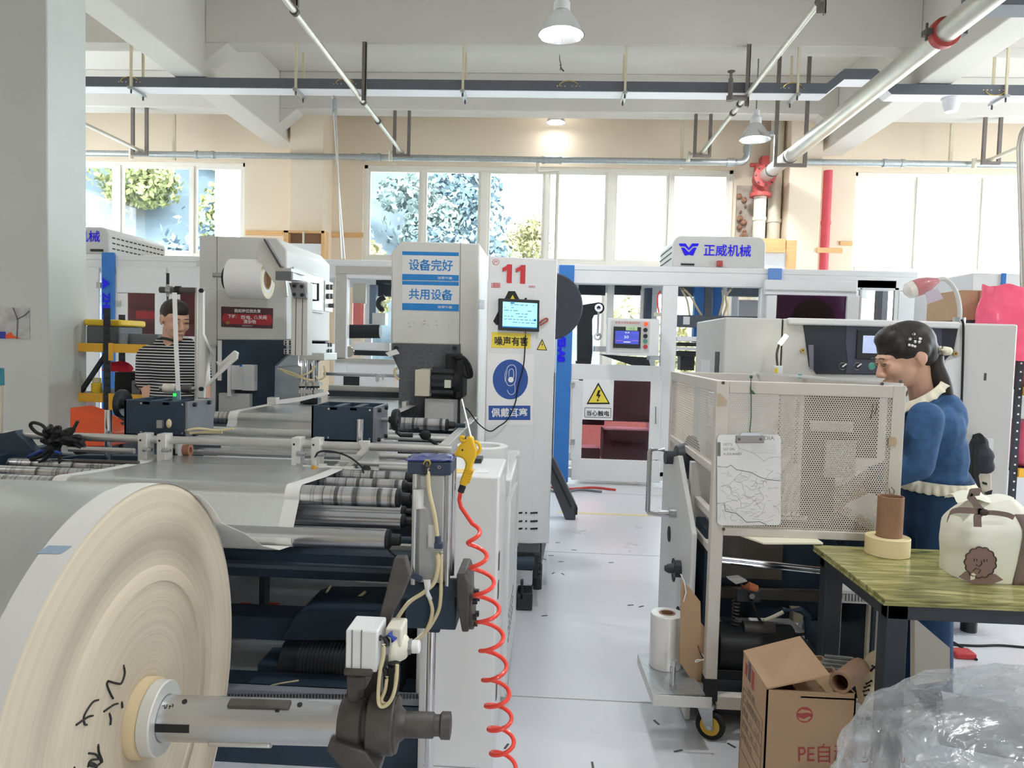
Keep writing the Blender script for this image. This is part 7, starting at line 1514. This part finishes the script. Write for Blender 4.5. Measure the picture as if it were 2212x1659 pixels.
bf = Plane((0, Y0, 0), (0, -1, 0)); bs = Plane((X0, 0, 0), (-1, 0, 0)); prn = mat('print_red', (164, 74, 74), .85)
bf.slab('red_logo', prn, cbx, circ(1738, 1544, 18, 17), .0006); sw = MATS['cardboard']
bf.slab('logo_swirl', sw, cbx, [(1722, 1540), (1732, 1532), (1748, 1535), (1754, 1541), (1742, 1539), (1732, 1540)], .0009); bf.slab('logo_swirl', sw, cbx, [(1724, 1549), (1736, 1553), (1748, 1547), (1752, 1550), (1742, 1558), (1728, 1556)], .0009)
bf.text('PE自动包装机', prn, cbx, 1724, 1966 - 12, 1606, 1648, .0008); bf.text('台州', mat('print_black', (90, 78, 70), .85), cbx, 1847, 1875, 1540, 1554, .0008)
pb_ = MATS['print_black']
for k, (st_, y0, w_) in enumerate((('12包/箱', .06, .1), ('产品规格型号', .03, .2), ('重量  21  公斤', .03, .2), ('数量  50  只', .03, .18), ('合格证号', .03, .12))):
    text(st_, 'lettering', pb_, cbx, V(X0 - .0009, Y1 - y0, .335 - k * .042), (0, -1, 0), (0, 0, 1), .02, w_)
b = MB()
for k in range(6): z_ = .328 - k * .042; b.box(X0 - .0008, X0, Y0 + .03, Y1 - .02, z_, z_ + .0015)
for y_ in (Y0 + .03, Y1 - .0215): b.box(X0 - .0008, X0, y_, y_ + .0015, .328 - 5 * .042, .3295)
b.build('print_pattern', pb_, cbx)
b = MB(); b.box(X0 - .0008, X0, Y1 - .1, Y1 - .07, .38, bz); b.build('packing_tape', mat('tape_dark', (84, 70, 78), .3), cbx); b = MB(); b.box(X0 - .0006, X0, Y1 - .14, Y1 - .11, .37, .43); b.box(X0 - .0006, X0, Y1 - .06, Y1 - .035, .38, .42); b.build('fragile_mark', prn, cbx)
a, c = PY(1814, 1475, 2.22), PY(1856, 1442, 2.42); ob = MB().cyl(a, c, .031, n=40, hole=.023); tag(ob.build('cardboard_tube', core_m, bevel=.001), 'short brown cardboard tube lying on the open cardboard box', 'cardboard tube')
for k in range(4):
    a, c = PY(1770 + 4 * k, 1441 - 8 * k, 2.4 + .015 * k), PY(1838 + 2 * k, 1450 - 9 * k, 2.4 + .015 * k)
    tag(MB().bar(a, c, .012, .008).build('steel_strip', galv_m, bevel=.001), ('lowest', 'second lowest', 'second highest', 'highest')[k] + ' of the steel strips stacked on the cardboard box', 'steel strip', 'steel strips on the cardboard box')
fb = thing('fabric_bag', 'cream fabric bag with black printed strokes between the box and the table leg', 'bag', PY(1895, 1500, 2.3)); fy = 2.45
b = MB(); b.ball(PY(1895, 1450, fy), .05, .04, .07); b.ball(PY(1875, 1480, fy), .04, .04, .06); b.ball(PY(1910, 1425, fy), .035, .03, .05); b.ball(PY(1885, 1505, fy), .05, .04, .05); blob('cloth', b, mat('bag_canvas', (222, 210, 180), .85, bump=.3, bscale=20), fb, .008)
fpp = Plane((0, fy - .046, 0), (0, -1, 0))
for pts in (((1880, 1450), (1900, 1430)), ((1884, 1438), (1898, 1452)), ((1905, 1418), (1915, 1432)), ((1898, 1432), (1912, 1420)), ((1912, 1412), (1924, 1420)), ((1870, 1478), (1884, 1470)), ((1866, 1486), (1880, 1480)), ((1864, 1494), (1878, 1490)), ((1866, 1502), (1880, 1500))): MB().tube([fpp.p(*q) for q in pts], .004, 6).build('black_stroke', ink_k, fb)
# under the table
rk2 = thing('plastic_basket', 'white slotted plastic basket under the table', 'basket', (1.15, 3.0, 0)); y = 2.78
b = MB(); bx(b, 1820, 1900, 1278, 1284, y, y + .15); bx(b, 1820, 1900, 1300, 1304, y, y + .15)
for k in range(11): bx(b, 1822 + k * 7, 1825 + k * 7, 1284, 1300, y, y + .01)
b.build('slotted_wall', white_m, rk2); b = MB(); bx(b, 1822, 1898, 1284, 1303, y + .01, y + .15); b.build('contents', bgrey_m, rk2)
b = MB(); p = PY(1860, 1305, y); b.box(p.x - .06, p.x - .05, y + .05, y + .07, 0, p.z); b.box(p.x + .05, p.x + .06, y + .05, y + .07, 0, p.z); b.build('stand', cream_m, rk2)
tag(MB().box(PY(1897, 1350, 2.5).x, PY(1921, 1350, 2.5).x, 2.48, 2.52, 0, .72).build('cream_panel', cart_m, bevel=.003), 'narrow cream panel standing under the table behind the front leg', 'panel')
b = MB(); b.prism([PY(*q, 2.4) for q in ((1976, 1335), (2052, 1400), (2052, 1470), (1976, 1480))], (0, .03, 0)); tag(b.build('beige_panel', cart_m), 'slanted beige panel under the table right of the front leg', 'panel')
ps = thing('power_strip', 'white power strip with plugs on the floor under the table', 'power strip', PZ(1845, 1402, .0)); p = PZ(1845, 1402, 0); b = MB(); b.box(p.x - .07, p.x + .07, p.y - .03, p.y + .03, 0, .035); b.build('body', white_m, ps, bevel=.006); b = MB(); b.box(p.x + .0, p.x + .05, p.y - .02, p.y + .02, .035, .075); b.build('plug', white_m, ps, bevel=.006)
tube(ps, ((1868, 1392), (1885, 1400), (1905, 1408), (1930, 1412)), p.y, .006, rubber_m, 'cord')
for k, pts in enumerate((((1830, 1340), (1870, 1370), (1910, 1375)), ((2050, 1392), (2110, 1395), (2160, 1394), (2212, 1398)), ((2055, 1385), (2080, 1400), (2110, 1425)))):
    tag(MB().tube(spline([PZ(*q, .006) for q in pts], 6), .006, 6).build('floor_cable', rubber_m), ('black cable on the floor behind the power strip', 'long black cable on the floor right of the beige panel', 'black cable crossing beside the red tray under the table')[k], 'cable')
p = PZ(2078, 1418, 0); tag(MB().box(p.x - .05, p.x + .05, p.y - .04, p.y + .04, 0, .03).build('red_tray', red_m, bevel=.008), 'small red tray on the floor under the table', 'tray')
# clear plastic bag of rolls in the corner
plastic_m = bpy.data.materials.new('clear_plastic'); plastic_m.use_nodes = True; N, L = plastic_m.node_tree.nodes, plastic_m.node_tree.links; N.clear()
o_ = N.new('ShaderNodeOutputMaterial'); m1 = N.new('ShaderNodeMixShader'); m2 = N.new('ShaderNodeMixShader'); tp = N.new('ShaderNodeBsdfTransparent'); df = N.new('ShaderNodeBsdfTranslucent'); gl_ = N.new('ShaderNodeBsdfGlossy'); fr_ = N.new('ShaderNodeFresnel')
tp.inputs[0].default_value = (.96, .97, .98, 1); df.inputs[0].default_value = (.86, .88, .9, 1); gl_.inputs['Roughness'].default_value = .16; fr_.inputs[0].default_value = 1.22
tc_ = N.new('ShaderNodeTexCoord'); nz1 = N.new('ShaderNodeTexNoise'); nz1.inputs['Scale'].default_value = 9; nz1.inputs['Detail'].default_value = 6; nz1.inputs['Distortion'].default_value = 1.5; L.new(tc_.outputs['Object'], nz1.inputs['Vector'])
bp1 = N.new('ShaderNodeBump'); bp1.inputs['Strength'].default_value = .45; bp1.inputs['Distance'].default_value = .03; L.new(nz1.outputs['Fac'], bp1.inputs['Height'])
L.new(bp1.outputs[0], gl_.inputs['Normal'])
mr_ = N.new('ShaderNodeMapRange'); L.new(nz1.outputs['Fac'], mr_.inputs[0]); mr_.inputs[1].default_value = .4; mr_.inputs[2].default_value = .75; mr_.inputs[3].default_value = .14; mr_.inputs[4].default_value = .6
L.new(mr_.outputs[0], m1.inputs[0]); L.new(tp.outputs[0], m1.inputs[1]); L.new(df.outputs[0], m1.inputs[2]); m2.inputs[0].default_value = .13; L.new(m1.outputs[0], m2.inputs[1]); L.new(gl_.outputs[0], m2.inputs[2]); L.new(m2.outputs[0], o_.inputs[0])
pb = thing('plastic_bundle', 'large crumpled clear plastic bag over rolls in the lower right corner', 'plastic bag', (1.2, 1.7, 0))
def bun(u, v):
    a = 2 * pi * u; t_ = pi * (.02 + .98 * v); p = V(math.copysign(abs(cos(a)) ** .7, cos(a)) * sin(t_) ** .55, math.copysign(abs(sin(a)) ** .7, sin(a)) * sin(t_) ** .55, cos(t_))
    rg = lambda q: 1 - abs(noise.noise(q)) * 2
    d = 1 + .06 * noise.noise(p * 2.3) + .03 * rg(p * 2.4 + V(3, 0, 0)) ** 3 + .01 * rg(p * 6) ** 3; return V(1.19 + .48 * p.x * d, 1.68 + .34 * p.y * d, max(.004, .36 + (.335 + .05 * p.x) * p.z * d))
b = MB(); b.grid(bun, 200, 100); o = b.build('plastic_sheet', plastic_m, pb, ang=180)
rl2 = mat('grey_roll', (150, 152, 156), .5, var=.05)
g0, g1 = PY(2190, 1580, 1.72), V(1.16, 1.76, .56)
for c, r, nm, L2, m_ in ((g0, .06, 'grey_roll', .28, rl2), (V(1.3, 1.66, .2), .17, 'grey_roll', .42, rl2), (V(.96, 1.66, .17), .13, 'white_roll', .26, film_m), (g1, .045, 'cream_roll', .22, lace_m)):
    MB().cyl(c + V(-L2 / 2, .05, 0), c + V(L2 / 2, -.05, 0), r, n=40, hole=r * .35).build(nm, m_, pb)
# ================================================================ RACK AND GOODS AT THE RIGHT EDGE
ry_ = 5.4; rr_k = thing('storage_rack', 'black and yellow rack at the right edge carrying the large carton', 'rack', (3.7, ry_, 0)); px_ = PY(2199, 900, ry_).x
b = MB(); b.box(px_ - .02, px_ + .02, ry_, ry_ + .03, 0, 1.72); o = b.build('upright', bl, rr_k); b = MB(); z = .1
while z < 1.7: b.box(px_ - .006, px_ + .006, ry_ - .0015, ry_, z, z + .012); z += .06
b.build('hole_pattern', white_m, o); xL = PY(2064, 700, 5.6).x
MB().box(px_ - .02 + .9, px_ + .02 + .9, ry_, ry_ + .03, 0, 1.72).build('upright', bl, rr_k); MB().box(xL, xL + .04, ry_ + .6, ry_ + .63, 0, 1.72).build('upright', bl, rr_k)
for z in (.62, 1.2, 1.66):
    MB().box(px_ + .02, px_ + .88, ry_ - .02, ry_ + .02, z, z + .06).build('shelf_beam', rack_y, rr_k); MB().box(xL if z > 1.5 else px_ - .02, px_ + .92, ry_ + .02, ry_ + .63, z + .04, z + .06).build('shelf_board', dark_m, rr_k)
ctn = thing('carton', 'large taped cardboard carton on the right rack', 'carton', (3.45, 5.7, 1.722)); xa_, xb_ = PY(2076, 660, 5.42).x, PY(2300, 660, 5.42).x; zt = PY(2150, 628, 5.42).z; b = MB(); b.box(xa_, xb_, 5.42, 5.9, 1.722, zt); b.build('box_body', card_m, ctn, bevel=.004)
b = MB(); bx(b, 2113, 2116, 629, 692, 5.417, 5.42); b.build('corner_line', core_m, ctn); b = MB(); bx(b, 2117, 2300, 634, 656, 5.416, 5.42); b.build('packing_tape', mat('tape_clear', (190, 156, 120), .2, coat=.5), ctn)
b = MB()
def pbag(u, v):
    a = 2 * pi * u; p = V(cos(a), sin(a), 0); r_ = (.12 + .12 * (1 - v) ** .8) * (1 + .12 * noise.noise(V(p.x * 2, p.y * 2, v * 4))); t0 = PY(2152, 660, 5.3); return V(t0.x + .16 + r_ * p.x * 1.3 - .13 * v, 5.25 + r_ * p.y * .55, 1.45 + .5 * v + .02 * noise.noise(V(u * 9, v, 2)))
b.grid(pbag, 40, 20); t_ = tag(b.build('pink_plastic_bag', pinkbag_m, ang=180), 'bright pink plastic bag hanging in front of the carton at right', 'plastic bag')
for k, (z, cc) in enumerate(((.9, (200, 84, 110)), (1.26, (226, 70, 96)))):
    tag(MB().box(px_ + .05, px_ + .5, ry_ + .05, ry_ + .5, z if k else .682, z + .3 if k else 1.0).build('red_bundle', mat('bundle_red_%d' % k, cc, .6, var=.2), bevel=.04, seg=4), ('pinkish red bundle on the middle shelf of the right rack', 'red bundle on the upper shelf of the right rack')[k], 'bundle')
tag(MB().box(3.715, 3.735, 7.2, 7.45, PX(2000, 664, 3.73).z, PX(2000, 634, 3.73).z).build('orange_cloth', orange_m, bevel=.004), 'orange cloth hanging beside the gooseneck lamp head', 'cloth')
for k, (pts, m_, lab) in enumerate(((((1185, 1052), (1230, 1056), (1280, 1053), (1330, 1058)), mat('cable_red', (190, 60, 56), .5), 'red cable lying along the foot of the carton machine'), (((1190, 1060), (1215, 1064), (1250, 1058), (1300, 1062)), bgrey_m, 'grey cable lying along the foot of the carton machine'))):
    tag(MB().tube(spline([PZ(*q, .012) for q in pts], 6), .012, 6).build('floor_cable', m_), lab, 'cable')
# scraps on the floor
rr = random.Random(31); b = MB()
for px, py in ((1190, 1200), (1212, 1213), (1195, 1238), (1216, 1240), (1176, 1330), (1362, 1307), (1385, 1310), (1176, 1208), (1465, 1622), (1580, 1610), (1418, 1560), (1205, 1172), (1280, 1652), (1085, 1573), (1094, 1612), (1240, 1188), (1320, 1215)):
    c = PZ(px, py, .001); a = rr.uniform(0, 3); b.obox(c, (.018 * cos(a), .018 * sin(a), 0), (-.004 * sin(a), .004 * cos(a), 0), (0, 0, .001))
tag(b.build('floor_scraps', iron_m), 'scattered dark paper offcuts on the aisle floor', 'scraps', kind='stuff')
# ================================================================ PEOPLE
def head_frame(c, f, roll=0.0, k=1.0):
    f = V(f).normalized(); l = V(0, 0, 1).cross(f).normalized(); u = f.cross(l); M = Matrix((f, l, u)).transposed()
    if roll: M = M @ Matrix.Rotation(roll, 3, 'X')
    return M.to_4x4() * k, V(c), M, k
class HB(MB):                              # builder in head space: x forward, y left, z up
    def __init__(s, hf): MB.__init__(s); s.hf = hf
    def w(s, p): return s.hf[1] + s.hf[2] @ (V(p) * s.hf[3])
    def b(s, c, rx, ry=None, rz=None): return s.ball(s.w(c), rx * s.hf[3], (ry or rx) * s.hf[3], (rz or rx) * s.hf[3], 18, s.hf[2])
    def c(s, a, b, r0, r1): return s.cap(s.w(a), s.w(b), r0 * s.hf[3], r1 * s.hf[3], 12)
    def t(s, pts, r): return s.tube([s.w(p) for p in pts], r, 6)
def make_head(root, hf, neck_to, male, ear=-.012):
    h = HB(hf)
    h.b((-.01, 0, .02), .095, .075, .087); h.b((.028, 0, -.028), .06, .062, .083); h.b((.04, 0, -.078), .045, .046 if male else .04, .034)
    for s in (-1, 1):
        h.b((.058, s * .034, -.03), .03, .026, .03); h.b((ear, s * .078, -.008), .02, .009, .031); h.b((ear + .004, s * .076, -.034), .01, .007, .011); h.b((.097, s * .011, -.043), .0095)
        h.b((.079, s * .03, .0), .014, .018, .0095)
    h.b((.078, 0, .018), .017, .048, .013); h.c((.086, 0, .004), (.106, 0, -.036), .008, .0125); h.b((.089, 0, -.0665), .013, .021, .0065); h.b((.086, 0, -.078), .013, .0185, .0075); h.b((.076, 0, -.102), .021, .024, .018)
    n0 = h.w((-.03, 0, -.06)); h.cap(n0, V(neck_to), .056 if male else .047, .062 if male else .052)
    return h
def face_marks(root, head, hf, closed=True):
    lip = MATS.get('lip') or mat('lip', (186, 112, 104), .5)
    for s in (-1, 1):
        HB(hf).t([(.0925, s * (.03 + .015 * q), -.0035 - .002 * (1 - q * q)) for q in (-1, -.5, 0, .5, 1)], .0016).build('eyelid_line', hair_m, head); HB(hf).b((.0885, s * .03, .001), .0045, .012, .0035).build('eye', mat('eye_dark', (70, 56, 50), .3) if 'eye_dark' not in MATS else MATS['eye_dark'], head)
        HB(hf).t([(.0935, s * (.03 + .019 * q), .021 + .003 * (1 - q * q)) for q in (-1, -.4, .3, 1)], .0026).build('eyebrow', hair_m, head)
    HB(hf).t([(.1, s * .019 / 1, -.0722) for s in (-1, -.4, .4, 1)], .0016).build('lip_line', lip, head)
def hand(b, wrist, palm_dir, finger_dir, side, L=.085):
    """palm, four bent fingers of different length and a thumb leaving the side of the palm"""
    w_ = V(wrist); d = V(palm_dir).normalized(); f = V(finger_dir).normalized(); s = V(side).normalized()
    p1 = w_ + d * L; b.cap(w_, w_ + d * L * .5, .026, .03); 
    for k, ln_ in enumerate((.9, 1.0, .95, .75)):
        k0 = p1 + s * (.030 - .02 * k) - d * .01; b.cap(w_ + d * .03 + s * (.02 - .013 * k), k0, .016, .0115)
        m_ = k0 + (d * .6 + f * .4).normalized() * .036 * ln_; e_ = m_ + (d * .2 + f * .8).normalized() * .026 * ln_; t_ = e_ + (f * .95 - d * .2).normalized() * .02 * ln_
        b.cap(k0, m_, .0098, .009); b.cap(m_, e_, .009, .0083); b.cap(e_, t_, .0083, .0073)
    t0 = w_ + d * .025 + s * .03; t1 = t0 + (d * .6 + s * .6 + f * .2).normalized() * .036; b.cap(w_ + d * .015 + s * .012, t0, .018, .0135); b.cap(t0, t1, .0125, .0105); b.cap(t1, t1 + (d * .8 + f * .5).normalized() * .03, .0105, .0085)
# ---------------------------------------------------------------- man
MY = 4.6
W = lambda px, py, y=MY: PY(px, py, y)
man = thing('person', 'man in a black and white striped T-shirt standing behind the left black box, looking down', 'person', V(W(375, 800).x, MY, 0))
hf = head_frame(W(379, 689, MY - .02), (.74, -.62, -.26), 0, 1.04)
h = make_head(man, hf, W(372, 745), True)
MH = h
hb = HB(hf); hb.b((-.022, 0, .034), .098, .081, .085); hb.b((-.055, 0, -.005), .055, .066, .06); hb.b((.01, 0, .06), .075, .066, .056); b = MB(); c = W(377, 800); b.ball(W(378, 792), .17, .125, .15); b.ball(W(376, 860), .165, .13, .19); b.cap(W(328, 768), W(424, 763, MY + .05), .072, .068); b.cap(W(352, 748), W(404, 747), .06, .055); b.cap(W(376, 900), W(376, 950), .16, .165)
b.cap(W(322, 772), W(317, 822, MY - .03), .078, .068); b.cap(W(428, 768, MY + .06), W(436, 822, MY + .0), .072, .064)
blob('t_shirt', b, stripe_m, man, .008, 5)
MB().tube([V(*(W(376, 741) + V(.078 * cos(q), .066 * sin(q), -.03 * cos(q - .9)))) for q in [2 * pi * i / 24 for i in range(25)]], .008, 8).build('neckband', mat('neckband', (44, 45, 50), .8), man)
for a, q, e in ((W(318, 815, MY - .03), W(325, 862, MY - .05), W(336, 925, MY - .12)), (W(436, 815), W(440, 862, MY - .05), W(428, 920, MY - .2))):
    h.cap(a, q, .05, .043); h.cap(q, e, .043, .029); hand(h, e, e - q, V(.3, -.2, -1), V(.2, -1, 0))
hx_ = W(376, 900).x
h.ball(W(378, 792), .15, .1, .12); h.ball(W(376, 860), .14, .105, .16); h.cap(W(328, 768), W(424, 763, MY + .05), .055, .052); h.ball((hx_, MY, .95), .15, .105, .13)
for q, p_ in ((W(322, 772), W(318, 818, MY - .03)), (W(428, 768, MY + .06), W(436, 818))): h.cap(q, p_, .055, .05)
for s in (-1, 1): h.cap((hx_ + s * .09, MY, .88), (hx_ + s * .1, MY - .01, .48), .07, .05); h.cap((hx_ + s * .1, MY - .01, .48), (hx_ + s * .1, MY + .02, .09), .05, .04)
sk = blob('body', h, skin_m, man, .005, 3); face_marks(man, sk, hf); hr = blob('hair', hb, hair_m, man, .006, 2)
b = MB(); hx_ = W(376, 900).x
b.ball((hx_, MY, .93), .175, .13, .13)
for s in (-1, 1): b.cap((hx_ + s * .09, MY, .88), (hx_ + s * .1, MY - .01, .48), .09, .066); b.cap((hx_ + s * .1, MY - .01, .48), (hx_ + s * .1, MY + .02, .09), .066, .055)
blob('trousers', b, trouser_m, man, .01, 4)
for s in (-1, 1):
    b = MB(); b.ball((hx_ + s * .1, MY - .05, .04), .048, .13, .045); b.ball((hx_ + s * .1, MY + .02, .06), .045, .06, .055); blob('shoe', b, rubber_m, man, .008, 2)
# ---------------------------------------------------------------- woman
FYW = 3.02
W2 = lambda px, py, y=FYW: PY(px, py, y)
wo = thing('person', 'woman with ponytail in a blue denim jacket looking down beside the perforated guard', 'person', V(W2(2020, 1000).x, FYW, 0))
hf = head_frame(W2(1953, 769), (-.94, -.02, -.36), 0, 1.09)
h = make_head(wo, hf, W2(1996, 868, FYW + .02), False, -.022)
hb = HB(hf); hb.b((-.02, 0, .036), .104, .085, .088); hb.b((-.06, 0, -.0), .06, .07, .065); hb.b((.018, 0, .078), .064, .066, .045); hb.b((.02, .058, .045), .035, .024, .034); hb.b((.02, -.058, .045), .035, .024, .034); hb.b((-.03, .068, .012), .036, .018, .034)
WR = [W2(1885, 1046, FYW - .1), W2(1880, 1030, FYW + .14)]
for y, el, wr in ((-.15, W2(1984, 1005, FYW - .18), WR[0]), (.15, W2(1975, 1000, FYW + .2), WR[1])):
    d = (wr - el).normalized(); h.cap(W2(2000, 905, FYW + y), el, .05, .04); h.cap(el, wr, .04, .029); h.cap(wr, wr + d * .04, .03, .026); hand(h, wr + d * .04, d, V(-.4, 0, -1), V(-.2, 1 if y < 0 else -1, .2))
h.ball(W2(2006, 925), .1, .13, .1); h.ball(W2(2024, 990), .085, .11, .15); h.cap(W2(1998, 905, FYW - .13), W2(2004, 905, FYW + .14), .045, .045); hp = W2(2020, 1085); h.ball(hp + V(.012, 0, .03), .11, .13, .13)
for s in (-1, 1): h.cap(hp + V(0, s * .08, -.08), (hp.x - .03, FYW + s * .09, .46), .08, .055); h.cap((hp.x - .03, FYW + s * .09, .46), (hp.x, FYW + s * .09, .09), .055, .04)
sk = blob('body', h, skin_m, wo, .005, 3); face_marks(wo, sk, hf); hr = blob('hair', hb, hair_m, wo, .006, 3)
t0 = hf[1] + hf[2] @ V(-.128, 0, -.012)
pts = [t0, W2(2019, 792, FYW - .0), W2(2034, 830, FYW - .02), W2(2046, 868, FYW + .0), W2(2058, 905, FYW + .04)]
pt = MB(); sp_ = spline(pts, 6); n = len(sp_); pt.tube(sp_, [.024 + .018 * sin(pi * min(1, i / n * 1.3)) * (1 - .4 * i / n) - .02 * max(0, i / n - .7) for i in range(n)], 12); pt.build('ponytail', hair_m, hr, ang=180)
rr = random.Random(6); b = MB()
for k in range(30):
    a = W2(1900 + rr.uniform(0, 60), 735 + rr.uniform(-22, 8), FYW - .02 + rr.uniform(-.06, .06)); b.tube([a, a + V(rr.uniform(-.04, .0), rr.uniform(-.01, .01), rr.uniform(-.04, .03))], .0008, 4)
b.build('stray_hair', hair_m, hr)
b = MB(); ax = (pts[1] - pts[0]).normalized(); u_, w_ = b.frame_of(ax)
b.tube([t0 + ax * .01 + (u_ * cos(q) + w_ * sin(q)) * (.036 + .006 * sin(7 * q)) for q in [2 * pi * i / 40 for i in range(41)]], .017, 10); b.build('scrunchie', lace_m, hr, ang=180)
hc = HB(hf)
for k, (dx, dz) in enumerate(((0, 0), (.012, .014), (-.006, .026), (.022, -.004), (-.014, -.006), (.004, -.016), (-.02, .004), (.012, -.01))): hc.b((-.012 + dx, .0855 - abs(dz) * .2, .05 + dz), .006, .0035, .006)
hc.t([(-.012, .087, .05), (-.016, .086, .085)], .0022); hc.t([(-.012, .087, .05), (.014, .087, .065)], .0022); hc.t([(-.012, .087, .05), (-.03, .087, .04)], .0022); hc.build('hair_clip', chrome_m, hr)
b = MB(); b.ball(W2(2006, 925), .125, .16, .125); b.ball(W2(2024, 990), .108, .14, .17); b.cap(W2(1998, 902, FYW - .13), W2(2004, 902, FYW + .14), .062, .062); b.cap(W2(2004, 880), W2(2006, 905), .055, .09); b.ball(W2(2022, 1028), .112, .145, .06)
b.ball(W2(2026, 905, FYW + .02), .1, .13, .12)
for y, el, wr in ((-.15, W2(1984, 1005, FYW - .18), W2(1885, 1046, FYW - .1)), (.15, W2(1975, 1000, FYW + .2), W2(1880, 1030, FYW + .14))):
    b.cap(W2(2000, 905, FYW + y), el, .066, .056); b.cap(el, wr, .055, .04)
blob('denim_jacket', b, denim_m, wo, .008, 5)
for y, el, wr in ((-.15, W2(1984, 1005, FYW - .18), W2(1885, 1046, FYW - .1)), (.15, W2(1975, 1000, FYW + .2), W2(1880, 1030, FYW + .14))):
    d = (wr - el).normalized(); b = MB(); b.tube([wr + (b.frame_of(d)[0] * cos(q) + b.frame_of(d)[1] * sin(q)) * .041 for q in [2 * pi * i / 20 for i in range(21)]], .007, 8); b.build('cuff', denim_d, wo)
nc = W2(1986, 850); b = MB()
def coll(u, v):
    a = 2 * pi * u; d = V(cos(a), sin(a), 0); r_ = 1 + .42 * v + .06 * sin(15 * a) * v; return nc + V(d.x * .066 * r_, d.y * .082 * r_, .05 * d.x * (1 + .35 * v) + .012 - .03 * v + .004 * sin(15 * a + 1) * v)
b.grid(coll, 120, 5); o = b.build('lace_collar', lace_m, wo, ang=180); s_ = o.modifiers.new('thick', 'SOLIDIFY'); s_.thickness = .003
hcx = W2(2026, 1030); b = MB()
def hem(u, v):
    a = 2 * pi * u; d = V(cos(a), sin(a), 0); r_ = 1 + .16 * v + .05 * v * sin(28 * a + 2 * noise.noise(V(a * 2, 0, 0))); return hcx + V(d.x * .118 * r_, d.y * .15 * r_, -.008 - .042 * v + .003 * sin(28 * a + 1) * v)
b.grid(hem, 168, 4); o = b.build('frilled_hem', lace_m, wo, ang=180); s_ = o.modifiers.new('thick', 'SOLIDIFY'); s_.thickness = .002
b = MB(); hp = W2(2020, 1085); b.ball(hp + V(.012, 0, .03), .135, .155, .15); b.ball(hp + V(.02, 0, -.06), .135, .15, .12)
for s in (-1, 1): b.cap(hp + V(0, s * .08, -.08), (hp.x - .03, FYW + s * .09, .46), .1, .07); b.cap((hp.x - .03, FYW + s * .09, .46), (hp.x, FYW + s * .09, .09), .07, .06)
blob('denim_trousers', b, denim_d, wo, .01, 4)
for s in (-1, 1): b = MB(); b.ball((hp.x - .045, FYW + s * .09, .038), .12, .043, .04); b.ball((hp.x + .015, FYW + s * .09, .055), .055, .042, .05); blob('shoe', b, white_m, wo, .008, 2)
